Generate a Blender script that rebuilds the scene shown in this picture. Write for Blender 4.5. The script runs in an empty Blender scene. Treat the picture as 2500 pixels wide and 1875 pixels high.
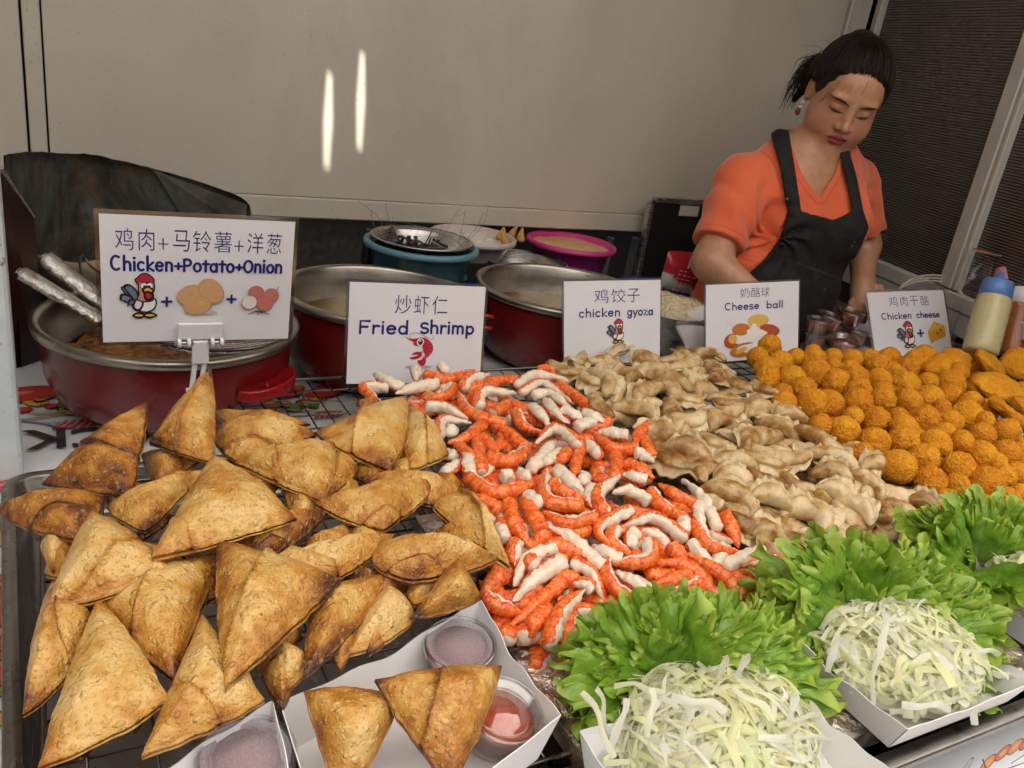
import bpy, math, random
import numpy as np
from mathutils import Matrix, Vector, geometry as mgeo
random.seed(7)
RNG = np.random.default_rng(11)
SC = bpy.context.scene
COL = SC.collection
# ------------------------------------------------------------------ camera (photo pixels are 2500 x 1875)
FPX, PITCH, ROLL, YAW = 2038.05, math.radians(21.358), math.radians(8.6634), math.radians(30.4346)
_d = np.array([-math.sin(ROLL)*math.cos(PITCH), math.cos(ROLL)*math.cos(PITCH), math.sin(PITCH)])
_h = np.array([0, 0, 1.0]) - _d*_d[2]; _h /= np.linalg.norm(_h)
_r = np.cross(_d, _h)
RC = np.array([math.cos(YAW)*_r+math.sin(YAW)*_h, -math.sin(YAW)*_r+math.cos(YAW)*_h, -_d])
CAM = np.array([0.0, 0.0, 1.35])
def ray(px, py): return RC @ np.array([px-1250.0, py-937.5, FPX]) / FPX
def onz(px, py, z):
    v = ray(px, py); return CAM + v*(z-CAM[2])/v[2]
def ony(px, py, y):
    v = ray(px, py); return CAM + v*(y-CAM[1])/v[1]
def atd(px, py, dep): return CAM + ray(px, py)*dep
def proj(P):
    v = (np.asarray(P, float)-CAM) @ RC
    return np.stack([1250+FPX*v[..., 0]/v[..., 2], 937.5+FPX*v[..., 1]/v[..., 2], v[..., 2]], -1)
cd = bpy.data.cameras.new('camera'); cam = bpy.data.objects.new('camera', cd); COL.objects.link(cam)
cd.sensor_width = 36.0; cd.lens = 36.0*FPX/2500; cd.clip_start = 0.02; cd.clip_end = 300
M = Matrix.Identity(4)
for i in range(3):
    M[i][0] = RC[i][0]; M[i][1] = -RC[i][1]; M[i][2] = -RC[i][2]; M[i][3] = CAM[i]
cam.matrix_world = M
SC.camera = cam
# ------------------------------------------------------------------ sky, sun, exposure
SUN_EL, SUN_AZ = math.radians(52), math.radians(205)      # azimuth of the sun, measured from +Y towards +X
SUND = np.array([math.sin(SUN_AZ)*math.cos(SUN_EL), math.cos(SUN_AZ)*math.cos(SUN_EL), math.sin(SUN_EL)])
wd = bpy.data.worlds.new('World'); SC.world = wd; wd.use_nodes = True
wn = wd.node_tree.nodes; wn.clear()
sk = wn.new('ShaderNodeTexSky'); sk.sky_type = 'NISHITA'; sk.sun_disc = False
sk.sun_elevation = SUN_EL; sk.sun_rotation = SUN_AZ; sk.air_density = 1.0; sk.dust_density = 3.0; sk.ozone_density = 1.0
bg = wn.new('ShaderNodeBackground'); bg.inputs[1].default_value = 0.13
wo = wn.new('ShaderNodeOutputWorld')
wd.node_tree.links.new(sk.outputs[0], bg.inputs[0]); wd.node_tree.links.new(bg.outputs[0], wo.inputs[0])
sl = bpy.data.lights.new('sun', 'SUN'); sl.energy = 4.0; sl.angle = math.radians(0.5); sl.color = (1.0, 0.93, 0.82)
so = bpy.data.objects.new('sun', sl); COL.objects.link(so); so.location = (0, -4, 6)
so.rotation_euler = Vector(SUND.tolist()).to_track_quat('Z', 'Y').to_euler()
SC.view_settings.view_transform = 'Standard'; SC.view_settings.look = 'None'
SC.view_settings.gamma = 1.0; SC.view_settings.exposure = 2.0
SC.cycles.max_bounces = 8; SC.cycles.diffuse_bounces = 4; SC.cycles.glossy_bounces = 4
SC.cycles.transparent_max_bounces = 12; SC.cycles.transmission_bounces = 6
SC.cycles.sample_clamp_indirect = 6.0; SC.cycles.caustics_reflective = False; SC.cycles.caustics_refractive = False
SC.cycles.use_denoising = True
# ------------------------------------------------------------------ node helpers
class NT:
    def __init__(s, name, **kw):
        s.m = bpy.data.materials.new(name); s.m.use_nodes = True
        s.t = s.m.node_tree; s.t.nodes.clear()
        s.out = s.n('ShaderNodeOutputMaterial')
    def n(s, typ, ins=None, **kw):
        nd = s.t.nodes.new(typ)
        for k, v in kw.items(): setattr(nd, k, v)
        for k, v in (ins or {}).items(): s.set(nd.inputs[k], v)
        return nd
    def set(s, sock, v):
        if isinstance(v, bpy.types.NodeSocket): s.t.links.new(v, sock)
        elif isinstance(v, bpy.types.Node): s.t.links.new(v.outputs[0], sock)
        else:
            if isinstance(v, (tuple, list)) and len(v) == 3 and sock.type == 'RGBA': v = (*v, 1.0)
            sock.default_value = v
    def co(s, which='Object', scale=None):
        o = s.n('ShaderNodeTexCoord').outputs[which]
        if scale is not None:
            o = s.n('ShaderNodeMapping', {0: o, 3: scale}).outputs[0]
        return o
    def noise(s, scale, detail=3, rough=.55, co=None, dist=0.0):
        return s.n('ShaderNodeTexNoise', {'Vector': co if co is not None else s.co(), 'Scale': scale, 'Detail': detail, 'Roughness': rough, 'Distortion': dist}).outputs[0]
    def vor(s, scale, co=None, feature='F1', rnd=1.0):
        return s.n('ShaderNodeTexVoronoi', {'Vector': co if co is not None else s.co(), 'Scale': scale, 'Randomness': rnd}, feature=feature)
    def attr(s, name): return s.n('ShaderNodeAttribute', attribute_name=name)
    def ramp(s, fac, stops, interp='LINEAR'):
        nd = s.n('ShaderNodeValToRGB', {0: fac}); cr = nd.color_ramp; cr.interpolation = interp
        while len(cr.elements) < len(stops): cr.elements.new(0.5)
        for e, (p, c) in zip(cr.elements, stops):
            e.position = p; e.color = (*c, 1.0) if len(c) == 3 else c
        return nd.outputs[0]
    def mix(s, fac, a, b, mode='MIX'):
        nd = s.n('ShaderNodeMix', data_type='RGBA', blend_type=mode)
        s.set(nd.inputs[0], fac); s.set(nd.inputs[6], a); s.set(nd.inputs[7], b)
        return nd.outputs[2]
    def math(s, op, a, b=0.0, c=0.0, clamp=False):
        nd = s.n('ShaderNodeMath', operation=op, use_clamp=clamp)
        s.set(nd.inputs[0], a); s.set(nd.inputs[1], b); s.set(nd.inputs[2], c)
        return nd.outputs[0]
    def rng(s, v, a, b, c=0.0, d=1.0):
        nd = s.n('ShaderNodeMapRange', {0: v, 1: a, 2: b, 3: c, 4: d}); return nd.outputs[0]
    def bump(s, h, strength=.3, dist=.001, normal=None):
        nd = s.n('ShaderNodeBump', {'Height': h, 'Strength': strength, 'Distance': dist})
        if normal is not None: s.set(nd.inputs['Normal'], normal)
        return nd.outputs[0]
    def pbr(s, col, rough=.5, metal=0.0, normal=None, spec=.5, **kw):
        nd = s.n('ShaderNodeBsdfPrincipled')
        s.set(nd.inputs['Base Color'], col); s.set(nd.inputs['Roughness'], rough); s.set(nd.inputs['Metallic'], metal)
        s.set(nd.inputs['Specular IOR Level'], spec)
        if normal is not None: s.set(nd.inputs['Normal'], normal)
        for k, v in kw.items(): s.set(nd.inputs[k.replace('_', ' ')], v)
        return nd.outputs[0]
    def mixs(s, fac, a, b):
        nd = s.n('ShaderNodeMixShader'); s.set(nd.inputs[0], fac); s.set(nd.inputs[1], a); s.set(nd.inputs[2], b); return nd.outputs[0]
    def done(s, sh):
        s.set(s.out.inputs[0], sh); return s.m
def plain(name, col, rough=.5, metal=0.0, var=.12, vscale=30, bump=0.0, bscale=200, spec=.5):
    t = NT(name)
    f = t.noise(vscale, 4, .6)
    c = t.mix(t.rng(f, .3, .7), tuple(x*(1-var) for x in col), tuple(min(1, x*(1+var)) for x in col))
    nrm = t.bump(t.noise(bscale, 3), bump, .001) if bump else None
    r = t.rng(t.noise(vscale*1.7, 3), .3, .7, max(.02, rough-.08), min(1, rough+.1))
    return t.done(t.pbr(c, r, metal, nrm, spec))
# ------------------------------------------------------------------ mesh helpers
def npnoise(P, seed=0):
    P = np.asarray(P, float); i = np.floor(P).astype(np.int64); f = P-i
    u = f*f*f*(f*(f*6-15)+10)
    def g(dx, dy, dz):
        x = (i[..., 0]+dx)*374761393 + (i[..., 1]+dy)*668265263 + (i[..., 2]+dz)*2147483647 + seed*1274126177
        x = (x ^ (x >> 13))*1274126177 & 0x7fffffff
        x = (x ^ (x >> 16)) & 0xffff
        a = x/65536.0*6.2831853; b = ((x*7919) & 0xffff)/32768.0-1.0
        c = np.sqrt(np.maximum(0, 1-b*b))
        return (f[..., 0]-dx)*c*np.cos(a)+(f[..., 1]-dy)*c*np.sin(a)+(f[..., 2]-dz)*b
    r = 0
    ux, uy, uz = u[..., 0], u[..., 1], u[..., 2]
    for dx in (0, 1):
        for dy in (0, 1):
            for dz in (0, 1):
                r = r + g(dx, dy, dz)*(ux if dx else 1-ux)*(uy if dy else 1-uy)*(uz if dz else 1-uz)
    return r*1.4
def unit(v):
    v = np.asarray(v, float); return v/np.maximum(1e-9, np.linalg.norm(v, axis=-1, keepdims=True))
def add_attr(me, name, data):
    data = np.asarray(data, np.float32)
    if data.ndim == 1:
        a = me.attributes.new(name, 'FLOAT', 'POINT'); a.data.foreach_set('value', data)
    else:
        a = me.attributes.new(name, 'FLOAT_COLOR', 'POINT')
        if data.shape[1] == 3: data = np.concatenate([data, np.ones((len(data), 1), np.float32)], 1)
        a.data.foreach_set('color', np.ascontiguousarray(data).ravel())
def mk(name, V, F, mat, parent=None, smooth=True, attrs=None, loc=None, mats=None, midx=None):
    """one mesh object; V in world coordinates; origin at loc, at the parent, or at the base centre"""
    V = np.asarray(V, float)
    if parent is not None: o0 = np.array(parent['_o'])
    elif loc is not None: o0 = np.array(loc, float)
    else: o0 = np.array([*(V[:, :2].min(0)+V[:, :2].max(0))/2, V[:, 2].min()])
    me = bpy.data.meshes.new(name)
    me.from_pydata((V-o0).tolist(), [], [list(map(int, f)) for f in F])
    if smooth: me.polygons.foreach_set('use_smooth', [True]*len(me.polygons))
    for k, v in (attrs or {}).items(): add_attr(me, k, v)
    for m in (mats or [mat]): me.materials.append(m)
    if midx is not None: me.polygons.foreach_set('material_index', np.asarray(midx, np.int32))
    me.update()
    ob = bpy.data.objects.new(name, me); COL.objects.link(ob)
    if parent is not None:
        ob.parent = parent
        ob.location = o0 - np.array(parent['_w'])
    else: ob.location = o0
    ob['_o'] = tuple(o0); ob['_w'] = tuple(o0)
    return ob
def thing(name, label, cat, loc, group=None):
    o = bpy.data.objects.new(name, None); COL.objects.link(o); o.location = [float(x) for x in loc]
    o.empty_display_size = .03
    o['_o'] = tuple(float(x) for x in loc); o['_w'] = o['_o']
    return tag(o, label, cat, group)
def tag(o, label, cat, group=None, kind=None):
    o['label'] = label; o['category'] = cat
    if group: o['group'] = group
    if kind: o['kind'] = kind
    return o
class MB:
    """collects several shapes that become ONE mesh"""
    def __init__(s): s.V = []; s.F = []; s.n = 0; s.A = []
    def add(s, V, F, a=None):
        V = np.asarray(V, float); s.V.append(V); s.F += [[i+s.n for i in f] for f in F]; s.n += len(V)
        if a is not None: s.A.append(np.tile(np.asarray(a, float), (len(V), 1)) if np.ndim(a) == 1 and np.size(a) == 3 else np.asarray(a, float))
        return s
    def box(s, c, size, rot=None, bev=0.0):
        x, y, z = np.array(size)/2
        if bev <= 0:
            V = np.array([[i*x, j*y, k*z] for i in (-1, 1) for j in (-1, 1) for k in (-1, 1)])
            F = [[0, 1, 3, 2], [4, 6, 7, 5], [0, 4, 5, 1], [2, 3, 7, 6], [0, 2, 6, 4], [1, 5, 7, 3]]
        else:
            V, F = rbox(x, y, z, bev)
        if rot is not None: V = V @ np.array(rot).T
        return s.add(V+np.array(c), F)
    def tube(s, pts, r, n=8, cap=True, closed=False):
        V, F = tube(pts, r, n, cap, closed); return s.add(V, F)
    def lathe(s, prof, c, n=48, axis=None, cap=False):
        V, F = lathe(prof, n, cap)
        if axis is not None: V = V @ frame(axis).T
        return s.add(V+np.array(c), F)
    def build(s, name, mat, parent=None, smooth=False, **kw):
        at = kw.pop('attrs', {}) or {}
        if s.A: at['Col'] = np.concatenate(s.A)
        return mk(name, np.concatenate(s.V), s.F, mat, parent, smooth, attrs=at, **kw)
def rbox(x, y, z, b):
    V = []; F = []
    for sx in (-1, 1):
        for sy in (-1, 1):
            for sz in (-1, 1):
                V += [[sx*x, sy*(y-b), sz*(z-b)], [sx*(x-b), sy*y, sz*(z-b)], [sx*(x-b), sy*(y-b), sz*z]]
    V = np.array(V)
    def idx(sx, sy, sz, k): return ((sx > 0)*4+(sy > 0)*2+(sz > 0))*3+k
    def face(keys):
        P = V[keys]; nrm = np.cross(P[1]-P[0], P[2]-P[0])
        return keys if nrm @ P.mean(0) > 0 else keys[::-1]
    q = [(-1, -1), (1, -1), (1, 1), (-1, 1)]
    for sgn in (-1, 1):
        F.append(face([idx(sgn, a, b2, 0) for a, b2 in q])); F.append(face([idx(a, sgn, b2, 1) for a, b2 in q])); F.append(face([idx(a, b2, sgn, 2) for a, b2 in q]))
    for a in (-1, 1):
        for b2 in (-1, 1):
            F.append(face([idx(a, b2, -1, 0), idx(a, b2, 1, 0), idx(a, b2, 1, 1), idx(a, b2, -1, 1)]))
            F.append(face([idx(a, -1, b2, 0), idx(a, 1, b2, 0), idx(a, 1, b2, 2), idx(a, -1, b2, 2)]))
            F.append(face([idx(-1, a, b2, 1), idx(1, a, b2, 1), idx(1, a, b2, 2), idx(-1, a, b2, 2)]))
            for c in (-1, 1): F.append(face([idx(a, b2, c, 0), idx(a, b2, c, 1), idx(a, b2, c, 2)]))
    return V, F
def frame(z, up=(0, 0, 1)):
    z = unit(z); u = np.array(up, float)
    if abs(z @ u) > .98: u = np.array([1.0, 0, 0])
    x = unit(np.cross(u, z)); y = np.cross(z, x)
    return np.stack([x, y, z], 1)
def resample(pts, n):
    P = np.asarray(pts, float); d = np.r_[0, np.cumsum(np.linalg.norm(np.diff(P, axis=0), axis=1))]
    t = np.linspace(0, d[-1], n)
    return np.stack([np.interp(t, d, P[:, k]) for k in range(P.shape[1])], 1)
def spline(pts, n):
    """Catmull-Rom through the points, resampled evenly"""
    P = np.asarray(pts, float)
    if len(P) == 2: return resample(P, n)
    Q = np.vstack([2*P[0]-P[1], P, 2*P[-1]-P[-2]]); out = []
    for i in range(1, len(Q)-2):
        t = np.linspace(0, 1, 12, endpoint=False)[:, None]
        a, b, c, d = Q[i-1], Q[i], Q[i+1], Q[i+2]
        out.append(.5*((2*b)+(c-a)*t+(2*a-5*b+4*c-d)*t*t+(-a+3*b-3*c+d)*t**3))
    return resample(np.vstack(out+[P[-1:]]), n)
def tube(pts, r, n=8, cap=True, closed=False):
    P = np.asarray(pts, float); m = len(P); r = np.broadcast_to(np.asarray(r, float), (m,))
    T = unit(np.roll(P, -1, 0)-np.roll(P, 1, 0)) if closed else unit(np.gradient(P, axis=0))
    X = frame(T[0])[:, 0]; V = []
    a = np.linspace(0, 2*np.pi, n, endpoint=False)
    for i in range(m):
        X = unit(X-T[i]*(X @ T[i])); Y = np.cross(T[i], X)
        V.append(P[i]+r[i]*(np.cos(a)[:, None]*X+np.sin(a)[:, None]*Y))
    V = np.concatenate(V); F = []
    for i in range(m if closed else m-1):
        for j in range(n):
            k = (j+1) % n; i2 = (i+1) % m
            F.append([i*n+j, i*n+k, i2*n+k, i2*n+j])
    if cap and not closed:
        F.append(list(range(n))[::-1]); F.append(list(range((m-1)*n, m*n)))
    return V, F
def lathe(prof, n=48, cap=False):
    prof = np.asarray(prof, float); m = len(prof); a = np.linspace(0, 2*np.pi, n, endpoint=False)
    V = np.stack([prof[:, 0][:, None]*np.cos(a), prof[:, 0][:, None]*np.sin(a), np.repeat(prof[:, 1][:, None], n, 1)], -1).reshape(-1, 3)
    F = []
    for i in range(m-1):
        for j in range(n):
            k = (j+1) % n; F.append([i*n+j, i*n+k, (i+1)*n+k, (i+1)*n+j])
    if cap: F.append(list(range(n))[::-1]); F.append(list(range((m-1)*n, m*n)))
    return V, F
def gridF(nu, nv, wrapv=False):
    F = []
    for i in range(nu-1):
        for j in range(nv if wrapv else nv-1):
            k = (j+1) % nv; F.append([i*nv+j, i*nv+k, (i+1)*nv+k, (i+1)*nv+j])
    return F
def rotz(a): return np.array([[math.cos(a), -math.sin(a), 0], [math.sin(a), math.cos(a), 0], [0, 0, 1.0]])
# ================================================================== materials of the setting
def m_wall():
    t = NT('painted_panel'); c = t.co()
    n = t.noise(3, 5, .6, c); sp = t.noise(140, 2, .5, c)
    col = t.mix(t.rng(n, .3, .7), (.50, .455, .38), (.54, .495, .415))
    col = t.mix(t.rng(sp, .64, .74, 0, .4), col, (.20, .165, .12))
    scr = t.noise(9, 7, .8, t.co('Object', (1, 1, 5)), .8)
    col = t.mix(t.rng(scr, .66, .74, 0, .6), col, (.16, .14, .12))
    gr = t.noise(2.2, 6, .7, t.co('Object', (1.4, 1, .7)), .4); col = t.mix(t.rng(gr, .48, .72, 0, .30), col, (.27, .215, .15))
    return t.done(t.pbr(col, t.rng(n, .3, .7, .28, .45), 0, t.bump(t.math('ADD', t.noise(60, 3, .5, c), t.math('MULTIPLY', t.noise(4, 3, .5, c), 2.0)), .08, .002)))
def m_ribbed():
    t = NT('ribbed_sheet'); c = t.co()
    w = t.n('ShaderNodeTexWave', {'Vector': c, 'Scale': 44.0, 'Distortion': 0.0, 'Phase Offset': 1.0}, wave_type='BANDS', bands_direction='Z').outputs[1]
    col = t.mix(t.rng(w, .25, .6), (.016, .013, .012), (.11, .088, .072))
    return t.done(t.pbr(col, .16, 0, t.bump(w, .25, .002), .5))
def m_steel(name, col=(.62, .61, .59), rough=.28, streak=True, dirt=.0):
    t = NT(name); c = t.co()
    n = t.noise(18, 5, .6, c); b = t.noise(40, 3, .6, t.co('Object', (1, 1, 14)) if streak else c)
    cc = t.mix(t.rng(n, .35, .7), col, tuple(x*.78 for x in col))
    if dirt: cc = t.mix(t.rng(t.noise(26, 6, .7, c), .58, .72, 0, dirt), cc, (.09, .055, .03))
    return t.done(t.pbr(cc, t.rng(b, .3, .7, rough-.07, rough+.12), 1.0, t.bump(b, .06, .001)))
def m_cloth():
    t = NT('printed_cloth'); a = t.attr('Col').outputs[0]
    n = t.noise(30, 4)
    return t.done(t.pbr(t.mix(t.rng(n, .35, .7, 0, .12), a, (.35, .3, .25)), .45, 0, t.bump(t.noise(25, 3), .25, .004)))
def m_foil():
    t = NT('kitchen_foil'); c = t.co()
    n = t.noise(55, 5, .65, c, .4); v = t.vor(42, c).outputs[0]
    col = t.mix(t.rng(t.noise(14, 3, .5, c), .4, .65), (.90, .86, .78), (.82, .66, .50))
    return t.done(t.pbr(col, .22, .92, t.bump(t.math('ADD', n, t.math('MULTIPLY', v, .8)), 1.0, .006)))
def m_burnt():
    t = NT('scorched_sheet_steel'); c = t.co()
    a = t.noise(6, 6, .7, c, .5); b = t.noise(14, 5, .7, c); st = t.noise(12, 4, .7, t.co('Object', (3, 3, .5)))
    col = t.ramp(a, [(.3, (.010, .008, .006)), (.44, (.045, .045, .036)), (.58, (.12, .135, .12)), (.75, (.07, .05, .028))])
    col = t.mix(t.rng(b, .52, .68, 0, .8), col, (.11, .052, .012))
    col = t.mix(t.rng(st, .5, .7, 0, .5), col, (.02, .017, .014))
    return t.done(t.pbr(col, t.rng(b, .3, .7, .35, .65), .35, t.bump(b, .3, .003)))
WALL = m_wall(); RIB = m_ribbed(); STEEL = m_steel('brushed_steel'); WIRE = m_steel('rack_wire', (.20, .185, .17), .32, False, .6); OLDST = m_steel('greasy_steel', (.30, .28, .26), .3, True, .9)
ALU = plain('aluminium_profile', (.46, .44, .40), .38, .0, .08, 12)
BLACK = plain('black_board', (.012, .011, .010), .45)
CLOTH = m_cloth(); FOIL = m_foil(); BURNT = m_burnt()
POLE = None
def m_pole():
    t = NT('chipped_pale_paint'); n = t.noise(40, 5, .65); e = t.noise(12, 6, .75)
    col = t.mix(t.rng(n, .3, .7), (.50, .56, .60), (.60, .65, .68))
    col = t.mix(t.rng(e, .60, .64), col, (.28, .2, .14)); col = t.mix(t.rng(t.vor(70).outputs[0], .0, .16, .7, 0), col, (.12, .09, .07))
    return t.done(t.pbr(col, .5, 0, t.bump(n, .15, .002)))
POLE = m_pole()
# ================================================================== ground, sky is the world
def ground():
    t = NT('paving'); c = t.co()
    n = t.noise(2, 6, .6, c); col = t.mix(t.rng(n, .3, .7), (.16, .15, .14), (.24, .225, .20))
    g = mk('ground', [[-60, -60, 0], [60, -60, 0], [60, 60, 0], [-60, 60, 0]], [[0, 1, 2, 3]], t.done(t.pbr(col, .8)), smooth=False, loc=(0, 0, 0))
    g['kind'] = 'structure'
ground()
WY = 1.95                                   # the plane of the panel behind the stall
def X_at(px, py, Y=WY): return ony(px, py, Y)[0]
def wall():
    xs1, xs2, xr = X_at(60, 180), X_at(108, 180), 2.085
    zb = .925; D = .035
    w = thing('back_wall', 'large beige metal panel wall with scuffed lower edge behind the stall', 'wall', (1.0, WY, 0))
    MB().box((.5*(xs2+.002+xr), WY+D/2, (zb+.0496+2.6)/2), (xr-xs2-.002, D, 2.6-zb-.0496), bev=.002).build('main_panel', WALL, w)
    MB().box((.5*(xs2+.002+xr), WY+D/2-.001, zb+.0245), (xr-xs2-.002, D+.002, .049), bev=.003).build('bottom_rail', WALL, w)
    MB().box((.5*(xs1+xs2), WY+D/2, 1.3), (xs2-xs1-.003, D-.004, 2.6), bev=.002).build('joint_strip', WALL, w)
    MB().box((xs1-.8, WY+D/2, 1.3), (1.594, D, 2.6), bev=.002).build('side_panel', WALL, w)
    # jamb to the right of the big panel
    x0 = xr+.008
    MB().box((x0+.02, WY+D/2, 1.3), (.036, D+.01, 2.6), bev=.003).build('jamb', ALU, w)
    MB().box((x0+.065, WY+D/2, 1.3), (.05, D, 2.6), bev=.003).build('jamb', ALU, w)
    MB().box((x0+.5, WY+D+.02, 1.3), (1.2, .02, 2.6)).build('gap_filler', BLACK, w)
    MB().box((.2, WY+D+.02, 1.8), (4.2, .02, 1.7)).build('light_leak_backing', BLACK, w)  # unseen plate added to stop sun leaking through the panel seams
    MB().box((.9, WY+.42, .6), (5.2, .02, 1.2)).build('dark_space_sheet', BLACK, w)  # black sheet standing in for the unlit space under the panel
wall()
def ribbed_panel():
    A = np.array([2.215, 1.95]); B = np.array([2.215-.27*1.3, .65])
    dirv = unit(np.r_[B-A, 0]); nrm = np.array([dirv[1], -dirv[0], 0]);
    if nrm[0] > 0: nrm = -nrm
    L = np.linalg.norm(B-A); ang = math.atan2(dirv[1], dirv[0]); Rz = rotz(ang)
    t = thing('sliding_door', 'dark ribbed translucent door with pale aluminium frame beside the woman', 'door', (*((A+B)/2), .0))
    def bar(s0, s1, z0, z1, th=.03, off=0.0):
        c = np.r_[A+dirv[:2]*(s0+s1)/2, (z0+z1)/2]+nrm*off
        return MB().box(c, (s1-s0, th, z1-z0), Rz, bev=.003)
    m = MB()
    V = [np.r_[A+dirv[:2]*s, z]+nrm*-.004 for s, z in ((.03, .93), (L, .93), (L, 2.5), (.03, 2.5))]
    m.add(V, [[0, 1, 2, 3]]); m.add([v-nrm*.006 for v in V], [[3, 2, 1, 0]])
    m.build('ribbed_sheet', RIB, t)
    bar(.0, .028, .86, 2.5).build('frame', ALU, t)
    sp = .62
    bar(sp, sp+.045, .95, 2.5, .034, .004).build('frame', ALU, t)
    bar(sp+.047, sp+.062, .95, 2.5, .024, .004).build('frame', ALU, t)
    bar(.03, L, .905, .945, .036, .002).build('bottom_rail', ALU, t)
    bar(.03, L, .845, .9025, .03, .0).build('bottom_rail', ALU, t)
    bar(.03, L, .765, .843, .01, -.02).build('kick_plate', BLACK, t)
    a = bar(.13, .136, .95, 2.5, .008, -.012); a.build('seam', BLACK, t)
ribbed_panel()
def pole():
    e = onz(51, 1130, .78)
    x1, y0 = e[0], e[1]+.02
    t = thing('stall_pole', 'pale blue painted square pole with chipped edge at the left border', 'pole', (x1-.03, y0+.03, 0))
    MB().box((x1-.03, y0+.03, 1.25), (.06, .06, 2.5), bev=.004).build('shaft', POLE, t)
    MB().box((x1-.03, y0+.03, .01), (.14, .14, .02), bev=.003).build('foot_plate', POLE, t)
pole()
def roofs():
    # added unseen roof shading the back; two slits throw sun strips on the panel
    z = 2.62
    holes = []
    for px, y0, y1, wd_ in ((797, 180, 410, .0185), (877, 130, 364, .0175)):
        a, b = ony(px+8, y0, WY), ony(px, y1, WY)
        pa = a+SUND*(z-a[2])/SUND[2]; pb = b+SUND*(z-b[2])/SUND[2]
        holes.append((min(pa[0], pb[0]), pa, pb, wd_))
    holes.sort(key=lambda h: h[0])
    y0, y1 = .76, 2.5; xs = [-2.6]
    V = []; F = []
    def quad(P):
        n = len(V); V.extend([[p[0], p[1], z] for p in P]); F.append(list(range(n, n+len(P))))
    px0 = -2.6
    prev = [(px0, y0), (px0, y1)]
    for _, pa, pb, w in holes:
        far, near = (pa, pb) if pa[1] < pb[1] else (pb, pa)
        h = w*.5; yl, yh = far[1], near[1]; xl, xh = far[0], near[0]; xm, ym = (xl+xh)/2, (yl+yh)/2
        L = [(xl-h*.45, yl), (xm-h, ym), (xh-h*.45, yh)]; Rr = [(xl+h*.45, yl), (xm+h, ym), (xh+h*.45, yh)]
        quad([prev[0], (L[0][0], y0), L[0], L[1], L[2], (L[2][0], y1), prev[1]])
        quad([(L[0][0], y0), (Rr[0][0], y0), Rr[0], L[0]]); quad([L[2], Rr[2], (Rr[2][0], y1), (L[2][0], y1)])
        prev = [(Rr[0][0], y0), (Rr[2][0], y1)]
        prevmid = [Rr[2], Rr[1], Rr[0]]
        # right side fan back to a straight edge
        e = max(p[0] for p in Rr)+.004
        quad([(Rr[0][0], y0), (e, y0), (e, y1), (Rr[2][0], y1), Rr[2], Rr[1], Rr[0]])
        prev = [(e, y0), (e, y1)]
    quad([prev[0], (4.2, y0), (4.2, y1), prev[1]])
    r = mk('shade_roof', V, F, plain('roof_sheet', (.33, .31, .28), .6), smooth=False)
    tag(r, 'unseen opaque roof added to shade the back, slit for sun streaks', 'roof')
    t = NT('soft_light_cloth')  # unseen awning, added as a broad translucent top light
    tr = t.n('ShaderNodeBsdfTranslucent', {0: (.72, .69, .63, 1)}); df = t.n('ShaderNodeBsdfDiffuse', {0: (.6, .58, .54, 1)})
    am = t.done(t.mixs(.45, tr, df))
    n = 12; V = []; ys = np.linspace(-1.6, .85, n)
    for x in (-2.6, 4.2):
        for y in ys: V.append([x, y, 2.585-.16*(.85-y)/2.45-.05*math.sin((y+1.6)/2.45*math.pi)])
    aw = mk('awning', V, [[i, i+1, n+i+1, n+i] for i in range(n-1)], am)
    tag(aw, 'unseen pale awning added over the front as soft top light', 'awning')
roofs()
def street():
    f = mk('sky_block_building', [[-14, -9, 0], [16, -9, 0], [16, -9, 6.5], [-14, -9, 6.5], [-14, -11, 0], [16, -11, 0], [16, -11, 6.5], [-14, -11, 6.5]], [[3, 2, 1, 0], [4, 5, 6, 7], [0, 1, 5, 4], [2, 3, 7, 6], [1, 2, 6, 5], [0, 4, 7, 3]], plain('street_render', (.20, .17, .14), .8), smooth=False)  # out of view, added to keep low sky light off the stall
    tag(f, 'unseen plain building added across the street to block low sky light', 'building')
    for x, n in ((-1.5, 'unseen dark screen added on the left to cut side light'), (3.3, 'unseen dark screen added on the right to cut side light')):  # unseen side screens, added to cut skylight from left and right
        o = MB().box((x, .2, 1.25), (.02, 3.2, 2.3)).build('side_light_screen', plain('canvas', (.13, .11, .09), .8), None); tag(o, n, 'screen')
street()
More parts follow.
